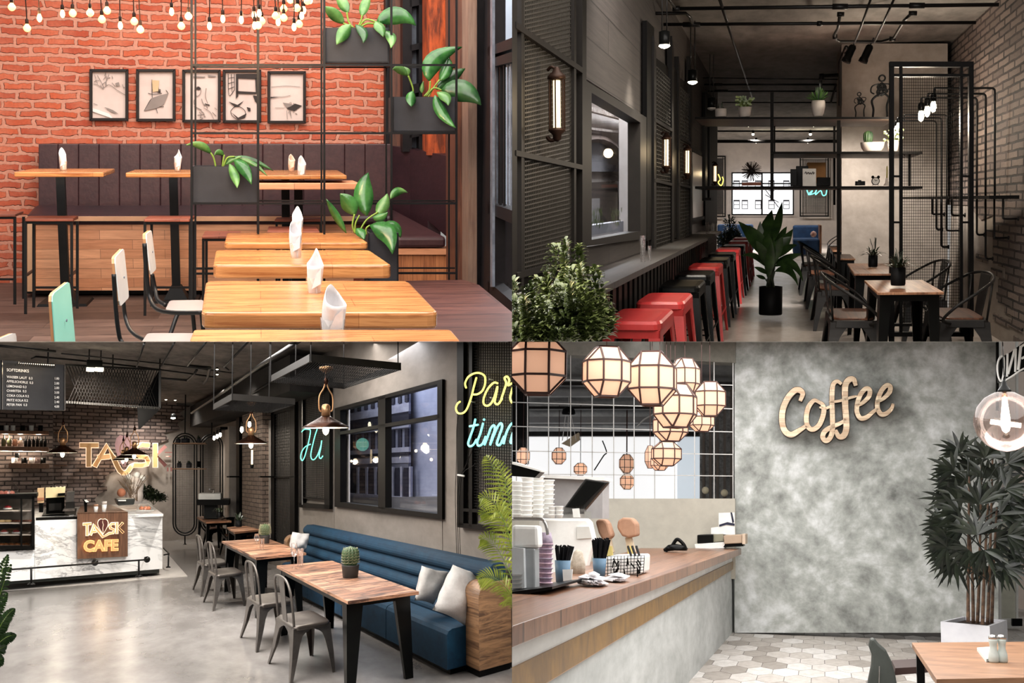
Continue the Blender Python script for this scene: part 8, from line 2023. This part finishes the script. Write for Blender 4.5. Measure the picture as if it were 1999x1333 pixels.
fans = [(1862, 870, 52, 2.2), (1845, 905, 55, 2.7), (1905, 880, 55, 1.6), (1950, 880, 55, 1.2), (1985, 890, 50, .6), (1835, 965, 58, 2.9), (1880, 930, 60, 2.2), (1930, 920, 62, 1.4), (1980, 940, 58, .4), (1822, 1010, 50, 3.2), (1860, 990, 60, 2.8), (1910, 970, 60, 1.6), (1965, 990, 60, .2), (1828, 1055, 52, 3.5), (1865, 1050, 58, 3.4), (1905, 1030, 60, 1.6), (1950, 1040, 58, .0), (1990, 1060, 50, -.3), (1850, 1085, 52, 3.8), (1900, 1080, 50, 4.4), (1940, 1090, 48, 5.2), (1975, 1095, 46, 5.8), (1890, 900, 50, 2.0), (1920, 1000, 55, 1.0), (1945, 960, 55, .9), (1995, 1000, 45, .2), (1870, 1020, 50, 3.0), (1840, 935, 52, 2.9), (1850, 1030, 52, 3.3), (1825, 1035, 44, 3.4), (1885, 1060, 52, 3.9), (1925, 1060, 52, 5.0), (1960, 920, 52, 1.0), (1890, 960, 55, 2.3), (1990, 970, 48, .1), (1855, 960, 52, 2.6), (1925, 880, 48, 1.5), (1985, 1030, 48, -.1), (1835, 1075, 44, 3.7)]
for i, (fx, fy, fl, fa) in enumerate(fans):
    dd = D+random.uniform(-.8, .9); o = P(fx+(1912-fx)*.25, fy+14, dd); mb = MB(); n = random.randint(9, 12)
    for j in range(n):
        a = fa+(j/(n-1)-.5)*2.5; L_ = fl*px(D)*random.uniform(.75, 1.05); d = R.r*math.cos(a)+R.u*math.sin(a)*.8+R.d*random.uniform(-.7, .5)
        p2 = o+d.normalized()*L_-R.u*L_*.12; mb.leaf(o, lerp(o, p2, .5)+R.u*L_*.12, p2, 7.5*px(D), d.cross(R.d).normalized()+R.d*.35, .2, 5, .8)
    mb.build('fan_leaf', M_rh, k, True)
    MB().tube(spl([P(1890+(i*9) % 50, fy+60, D), lerp(P(1910, fy+40, D), o, .6), o], 4), 1.1*px(D), 5).build('leaf_stalk', M_rh, k, True)

# --- table, shakers, chair at the lower right
M_oakt = wood('oak_table', (164, 122, 90), (120, 86, 62), 0, 0, 1, 9, .4, knots=False)
zt_ = .75
k = thing('oak_table', 'oak table cut off by the lower right corner', 'table', H(1900, 1320, zt_)-R.u*zt_)
tq = [H(1828, 1325, zt_), H(2100, 1320, zt_), H(2050, 1252, zt_), H(1780, 1254, zt_)]
MB().prism(tq, R.u*-.035).build('table_top', M_oakt, k, bevel=.004)
MB().prism([lerp(p, tq[2], .06)-R.u*.036 for p in tq[:2]]+[lerp(p, tq[1], .06)-R.u*.036 for p in tq[2:]], R.u*-.05).build('apron', M_blk, k)
for i in (0, 3): p = lerp(tq[i], tq[(i+2) % 4], .06)-R.u*.04; MB().bar(p, p-R.u*(zt_-.04), .05).build('leg', M_blk, k)
def shaker(x, yb, label):
    D = depth(H(x, yb, zt_)); c = P(x, yb, D); s = px(D); m = lambda X, Y, Z: c+(R.r*X+R.d*Y+R.u*Z)*s
    k = thing('glass_shaker', label, 'shaker', c, 'glass shakers on the oak table'); MB().lathe(m, [(8, 0), (9.5, 3), (9, 14), (6, 24), (6.5, 32), (8, 38), (7, 42), (.1, 42)], 18).build('body', plain('frosted_glass', (206, 214, 210), .2, 0, (170, 184, 180), 5), k, True); MB().lathe(m, [(7.5, 41), (8, 44), (6, 48), (.1, 49)], 16).build('cap', M_chrome, k, True)
    mb = MB().lathe(m, [(8.2, 2), (9, 4), (8.6, 13), (.1, 13)], 14); mb.build('contents', M_white, k, True)
shaker(1940, 1293, 'left frosted glass shaker on the oak table'); shaker(1957, 1293, 'right frosted glass shaker on the oak table')
tag(MB().prism([H(1925, 1286, zt_+.02), H(1950, 1282, zt_+.02), H(1934, 1262, zt_+.02), H(1907, 1264, zt_+.02)], R.u*-.02).build('napkin_stack', M_white, None), 'white napkin stack beside the frosted shakers', 'napkins')
k = thing('grey_chair', 'dark grey chair with curved back beside the oak table', 'chair', H(1740, 1440, 0))
M_gch = plain('dark_grey_shell', (70, 74, 70), .5, 0, (56, 60, 56), 4)
q0 = [(1699, 1248), (1706, 1246), (1716, 1258), (1730, 1270), (1740, 1290), (1748, 1318), (1752, 1340), (1752, 1420), (1695, 1420), (1694, 1335), (1701, 1300), (1702, 1280), (1696, 1262)]
Dc = 9.2
MB().prism(PL(q0, Dc), R.d*.12).build('backrest', M_gch, k, bevel=.02); MB().prism(PL([(1748, 1304), (1816, 1300), (1818, 1312), (1746, 1318)], Dc+.2), R.d*.5).build('seat_edge', plain('dark_seat', (58, 40, 36), .5), k); MB().tube(PL([(1717, 1300), (1716, 1335)], Dc-.02), 1.2*px(Dc), 6).build('back_slot', M_chrome, k)
for x in (1700, 1748): MB().bar(P(x, 1400, Dc+.05), P(x, 1440, Dc+.05), .03).build('leg', M_blk, k)

# --- things standing on the counter
def oncounter(x, yb): return depth(H(x, yb, 1.14))
def pm(x, yb, D=None):
    D = D or oncounter(x, yb); c = P(x, yb, D); s = px(D); return c, s, (lambda X, Y, Z: c+(R.r*X+R.d*Y+R.u*Z)*s), D
M_bcup = plain('blue_cup', (92, 122, 146), .5, 0, (80, 110, 134), 6); M_straw = plain('black_straw', (20, 20, 22), .4)
for x, yb, w_, h_, lab in ((1098, 1140, 32, 46, 'blue paper cup full of black straws, left one'), (1170, 1124, 28, 34, 'blue paper cup full of black straws, right one')):
    c, s, m, D = pm(x, yb); k = thing('straw_cup', lab, 'cup', c, 'blue straw cups on the counter')
    cu = MB().lathe(m, [(w_*.4, 0), (w_*.5, h_), (w_*.46, h_), (.1, h_*.8)], 18).build('cup', M_bcup, k, True); mb = MB()
    for i in range(46):
        a = random.uniform(0, 6.28); r_ = w_*.42*math.sqrt(random.random()); mb.tube([m(r_*.8*math.cos(a), r_*.8*math.sin(a), h_*.7), m(r_*1.5*math.cos(a)+3, r_*1.3*math.sin(a), h_+random.uniform(24, 30)+(10 if x > 1120 else 0))], 1.5*s, 5)
    mb.build('straws', M_straw, cu)
    if x < 1120: MB().prism([m(6, -18, 5), m(22, -18, 6), m(24, -18, 30), m(4, -18, 29)], R.d*-.01).build('white_label', M_white, cu)
def cupstack(x, yb, w_, n, step, mats, label, grp, D=None):
    c, s, m, D = pm(x, yb, D); k = thing('cup_stack', label, 'cups', c, grp)
    for i in range(n):
        z = i*step; MB().lathe(m, [(w_*.40, z), (w_*.44, z+step*.7), (w_*.52, z+step*.85), (w_*.52, z+step*1.05), (.1, z+step*1.05)], 16).build('cup', mats[i % len(mats)], k, True)
    return c, s, m, k
M_pk = plain('pink_print', (226, 190, 200), .5, 0, (176, 150, 168), 40); M_lil = plain('lilac_print', (176, 162, 178), .5, 0, (140, 126, 146), 40)
c, s, m, k = cupstack(1064, 1146, 30, 9, 9.4, (M_pk, M_lil), 'tall stack of pink printed paper cups on the counter', 'cup stacks')
MB().lathe(m, [(15.5, 80), (11, 106), (.1, 106)], 16).build('top_cup', M_lil, k, True)
for i, (x, yb, n_, D) in enumerate(((1008, 1012, 8, 10.5), (1028, 1014, 9, 10.3), (1050, 1012, 9, 10.5), (1070, 1010, 8, 10.8))): cupstack(x, yb, 24, n_, 9.2, (M_white,), ('first', 'second', 'third', 'fourth')[i]+' tall stack of white cups from the left on the white machine', 'white cup stacks on the machine', D)
for i, (x, yb, n_) in enumerate(((1077, 1012, 3), (1092, 1012, 3))): cupstack(x, yb, 15, n_, 8, (M_white,), ('left', 'right')[i]+' short stack of small white cups on the white machine', 'small cup stacks', 10.3)
# espresso machine and cupboard
D = 10.4
k = thing('white_machine', 'large white machine body behind the straw cups', 'machine', P(1110, 1130, D)); MB().prism(PL([(1052, 1012), (1145, 1012), (1152, 1020), (1160, 1055), (1150, 1085), (1140, 1130), (1052, 1140)], D), R.d*.15).build('body', M_white, k, bevel=.02); MB().prism(PL([(1126, 1028), (1150, 1028), (1155, 1050), (1126, 1052)], D-.02), R.d*.02).build('grey_panel', plain('grey_panel', (206, 206, 200), .4), k)
D = 7.0
k = thing('espresso_machine', 'grey and white espresso machine at the left edge of the counter', 'machine', P(1010, 1160, D)); MB().prism(PL([(960, 1068), (1044, 1070), (1045, 1155), (960, 1165)], D), R.d*.12).build('body', plain('machine_grey', (160, 164, 166), .3, .3), k, bevel=.01); MB().prism(PL([(960, 1066), (1022, 1070), (1024, 1148), (960, 1156)], D-.05), R.d*.05).build('front_panel', plain('pale_grey_panel', (206, 210, 212), .3), k); MB().prism(PL([(960, 1024), (1050, 1026), (1052, 1070), (960, 1070)], D), R.d*.12).build('white_top', M_white, k, bevel=.02)
mb = MB()
for y in (1122, 1130, 1138, 1146): mb.prism(PL([(980, y), (1018, y-1), (1018, y+1.5), (980, y+2.5)], D-.07), R.d*.02)
mb.build('vent_slots', M_chrome, k); MB().tube(spl(PL([(960, 1013), (1050, 1013), (1062, 1018), (1067, 1030), (1069, 1044)], D-.1), 5), 3*px(D), 8).build('chrome_rail', M_chrome, k, True); MB().prism([P(960, 1160, D-.3), P(1078, 1145, D-.3), P(1078, 1150, D-.3), P(960, 1172, D-.3)], R.d*.9).build('black_mat', M_blk, k)
# screens
D = 10.8
k = thing('till_screen', 'black tilted till screen above the white machine', 'screen', P(1140, 1010, D)); MB().prism(PL([(1100, 992), (1142, 934), (1187, 941), (1140, 996)], D), R.d*.12).build('casing', M_gs, k, bevel=.01); MB().prism(PL([(1106, 990), (1145, 938), (1179, 943), (1138, 986)], D-.02), R.d*.02).build('screen', M_blk, k); MB().prism(PL([(1101, 990), (1142, 982), (1140, 1003), (1100, 1004)], D), R.d*.1).build('stand', plain('dark_grey_stand', (96, 94, 92), .4), k); MB().prism(PL([(1100, 1000), (1142, 998), (1142, 1011), (1100, 1011)], D), R.d*.3).build('foot', M_chrome, k); MB().prism(PL([(1117, 993), (1129, 992), (1131, 1010), (1119, 1010)], D-.05), R.d*.05).build('paper_roll', M_white, k)
D = 9.0
k = thing('till_screen', 'black cut off till screen at the left edge over the cup stacks', 'screen', P(1020, 935, D)); MB().prism(PL([(960, 900), (1000, 905), (1056, 920), (1044, 932), (960, 926)], D), R.d*.15).build('casing', M_blk, k); MB().prism(PL([(960, 895), (1000, 901), (1057, 918), (1056, 921), (1000, 906), (960, 901)], D-.03), R.d*.2).build('white_rim', M_white, k)
k = thing('white_cupboard', 'pale grey cupboard board behind the white cup stacks', 'cupboard', P(1100, 1000, 12.2)); MB().prism(PL([(1052, 930), (1176, 932), (1176, 1012), (1052, 1012)], 12.2), R.d*.4).build('side', plain('cupboard_grey', (170, 168, 168), .6), k); MB().prism(PL([(1050, 926), (1180, 932), (1180, 938), (1050, 932)], 12.1), R.d*.5).build('top_edge', M_white, k)
# baskets, scoops, paper bundles
M_kraft = plain('kraft', (176, 138, 112), .7, 0, (156, 118, 94), 6)
for x0, pts, lab in ((1180, [(1162, 1018), (1168, 1013), (1180, 1014), (1186, 1022), (1194, 1046), (1188, 1052), (1176, 1054), (1168, 1040)], 'left kraft paper scoop standing on the counter'), (1222, [(1204, 1030), (1206, 1016), (1216, 1010), (1232, 1011), (1242, 1022), (1243, 1046), (1226, 1050), (1214, 1046)], 'right kraft paper scoop standing on the counter')):
    D = oncounter(x0, 1086); k = thing('paper_scoop', lab, 'scoop', P(x0, 1086, D), 'kraft paper scoops'); MB().prism(PL(pts, D), R.d*.25).build('bowl', M_kraft, k, bevel=.02)
    MB().prism(PL([(x0-2, 1050), (x0+8, 1048), (x0+16, 1078), (x0+4, 1086)], D+.1), R.d*.15).build('handle', plain('pale_handle', (222, 206, 180), .6), k); MB().prism(PL([(x0+2, 1066), (x0+14, 1066), (x0+16, 1086), (x0+4, 1086)], D+.05), R.d*.05).build('yellow_tag', plain('yellow_tag', (222, 206, 130), .6), k)
MB_ = oncounter(1220, 1124)
k = thing('wire_basket', 'white wire basket of napkins and cutlery packs on the counter', 'basket', P(1220, 1124, MB_)); MB().prism(PL([(1182, 1086), (1252, 1084), (1250, 1122), (1184, 1126)], MB_+.1), R.d*.5).build('napkin_block', M_white, k, bevel=.02); MB().lattice(PL([(1180, 1127), (1256, 1118), (1258, 1084), (1180, 1086)], MB_), 12, 6, 1.1*px(MB_)).build('wires', M_gs, k)
mb = MB()
for i in range(16): x = random.uniform(1196, 1252); y = random.uniform(1086, 1112); a = random.uniform(-.8, .8); mb.bar(P(x, y, MB_-.05), P(x+12*math.sin(a), y+14*math.cos(a), MB_-.05), 2.2*px(MB_))
mb.build('cutlery', M_blk, k); mb = MB()
for x in (1232, 1240, 1248): mb.bar(P(x, 1084, MB_+.1), P(x-6, 1066, MB_+.15), 3.5*px(MB_))
mb.build('pens', M_straw, k)
for x0, x1, y0, y1, lab, n_ in ((1132, 1180, 1088, 1142, 'crumpled pile of white napkins before the right straw cup', 26), (1178, 1224, 1116, 1134, 'flat pile of white napkins beside the wire basket', 12)):
    D = oncounter((x0+x1)/2, y1); mb = MB()
    for i in range(n_):
        cx_, cy_ = random.uniform(x0+8, x1-8), y1-(y1-y0)*(1-abs(random.uniform(-1, 1))**.6)*random.uniform(.1, 1)-2; a = random.uniform(-.5, .5); w_ = random.uniform(10, 22)
        mb.prism([P(cx_-w_*math.cos(a), cy_+w_*.4*math.sin(a), D-.1), P(cx_+w_*.3, cy_+3, D-.25), P(cx_+w_*math.cos(a), cy_-w_*.4*math.sin(a), D), P(cx_, cy_-5, D+.2)], R.u*.006)
    tag(mb.build('napkin_pile', M_nap, None), lab, 'napkins', 'napkin piles on the counter')
D = oncounter(1135, 1120)
tag(MB().lathe(lambda X, Y, Z: P(1128, 1122, D)+(R.r*X+R.d*Y+R.u*Z)*px(D), [(14, 0), (15, 20), (9, 44), (.1, 50)], 12).build('paper_bag', plain('speckled_bag', (196, 186, 170), .8, 0, (160, 148, 132), 30), None, True), 'speckled beige bag between the two straw cups', 'bag')
D = oncounter(1320, 1078)
k = thing('crumpled_hat', 'black crumpled cap lying on the counter', 'cap', P(1318, 1076, D)); c, s, m, D = pm(1320, 1074, D); MB().lathe(lambda X, Y, Z: c+(R.r*X*1.4+R.d*Y+R.u*Z)*s, [(15, 0), (16, 4), (11, 10), (.1, 12)], 12).build('crown', M_blk, k, True); MB().tube(spl(PL([(1310, 1070), (1318, 1056), (1324, 1053), (1334, 1062), (1338, 1070)], D), 5), 3.4*px(D), 6).build('strap', M_blk, k, True); MB().prism(PL([(1294, 1071), (1312, 1066), (1320, 1074), (1296, 1077)], D-.05), R.d*.2).build('brim', M_blk, k, bevel=.01); MB().bar(P(1302, 1074, D), P(1301, 1081, D-.1), 4*px(D)).build('buckle', M_blk, k)
D = oncounter(1385, 1070)
k = thing('black_crate', 'low black woven crate on a white tray at the counter end', 'crate', P(1380, 1071, D)); MB().prism(PL([(1361, 1044), (1392, 1043), (1392, 1061), (1361, 1061)], D), R.d*.5).build('crate', M_blk, k, bevel=.01); MB().prism([P(1356, 1062, D-.1), P(1416, 1058, D-.1), P(1414, 1070, D-.1), P(1358, 1071, D-.1)], R.d*.5).build('tray', M_white, k); MB().prism(PL([(1392, 1043), (1412, 1042), (1412, 1056), (1392, 1058)], D+.1), R.d*.4).build('olive_box', plain('olive_box', (140, 136, 116), .7), k)
D = 16.7
k = thing('white_notice', 'white notice board with a dark stripe standing on the counter end', 'notice', P(1420, 1045, D)); MB().prism(PL([(1403, 1001), (1434, 1000), (1435, 1044), (1388, 1042), (1388, 1030), (1403, 1028)], D), R.d*.06).build('board', M_white, k); MB().prism(PL([(1404, 1024), (1420, 1019), (1434, 1022), (1434, 1026), (1418, 1024), (1404, 1028)], D-.01), R.d*.01).build('navy_stripe', plain('navy_stripe', (30, 32, 56), .5), k); MB().prism(PL([(1426, 1000), (1429, 1000), (1433, 1018), (1430, 1022)], D-.01), R.d*.01).build('navy_stripe', plain('navy_stripe2', (30, 32, 56), .5), k)
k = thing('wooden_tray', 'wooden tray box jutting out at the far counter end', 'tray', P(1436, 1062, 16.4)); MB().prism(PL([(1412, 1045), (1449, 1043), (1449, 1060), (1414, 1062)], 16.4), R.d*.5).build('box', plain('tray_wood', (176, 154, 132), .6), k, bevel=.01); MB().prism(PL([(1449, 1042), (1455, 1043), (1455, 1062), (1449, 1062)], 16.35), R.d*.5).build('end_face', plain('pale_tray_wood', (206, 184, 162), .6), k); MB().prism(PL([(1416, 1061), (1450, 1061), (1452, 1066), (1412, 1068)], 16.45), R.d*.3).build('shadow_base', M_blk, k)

# ------------------------------------------------------------------ each room ends at the party wall and the storey between them
bpy.context.view_layer.update()
for o, rm in QUAD:
    qx, qz = rm.quad
    me = o.data; ori = o.matrix_world.translation.copy()
    planes = ((V((qx, 0, 0)), EYE), (V((0, 0, qz)), EYE))
    for n, p in planes:
        ds = [(v.co+ori-p).dot(n) for v in me.vertices]
        if not ds or min(ds) >= 0: continue
        bm = bmesh.new(); bm.from_mesh(me)
        r_ = bmesh.ops.bisect_plane(bm, geom=bm.verts[:]+bm.edges[:]+bm.faces[:], plane_co=p-ori, plane_no=-n, clear_outer=True, dist=1e-6)
        ce = [g for g in r_['geom_cut'] if isinstance(g, bmesh.types.BMEdge) and g.is_valid]
        try: bmesh.ops.holes_fill(bm, edges=ce, sides=0)
        except Exception: pass
        bm.to_mesh(me); bm.free()
for o, rm in QUAD:
    if len(o.data.vertices) == 0 and not o.children: bpy.data.objects.remove(o)
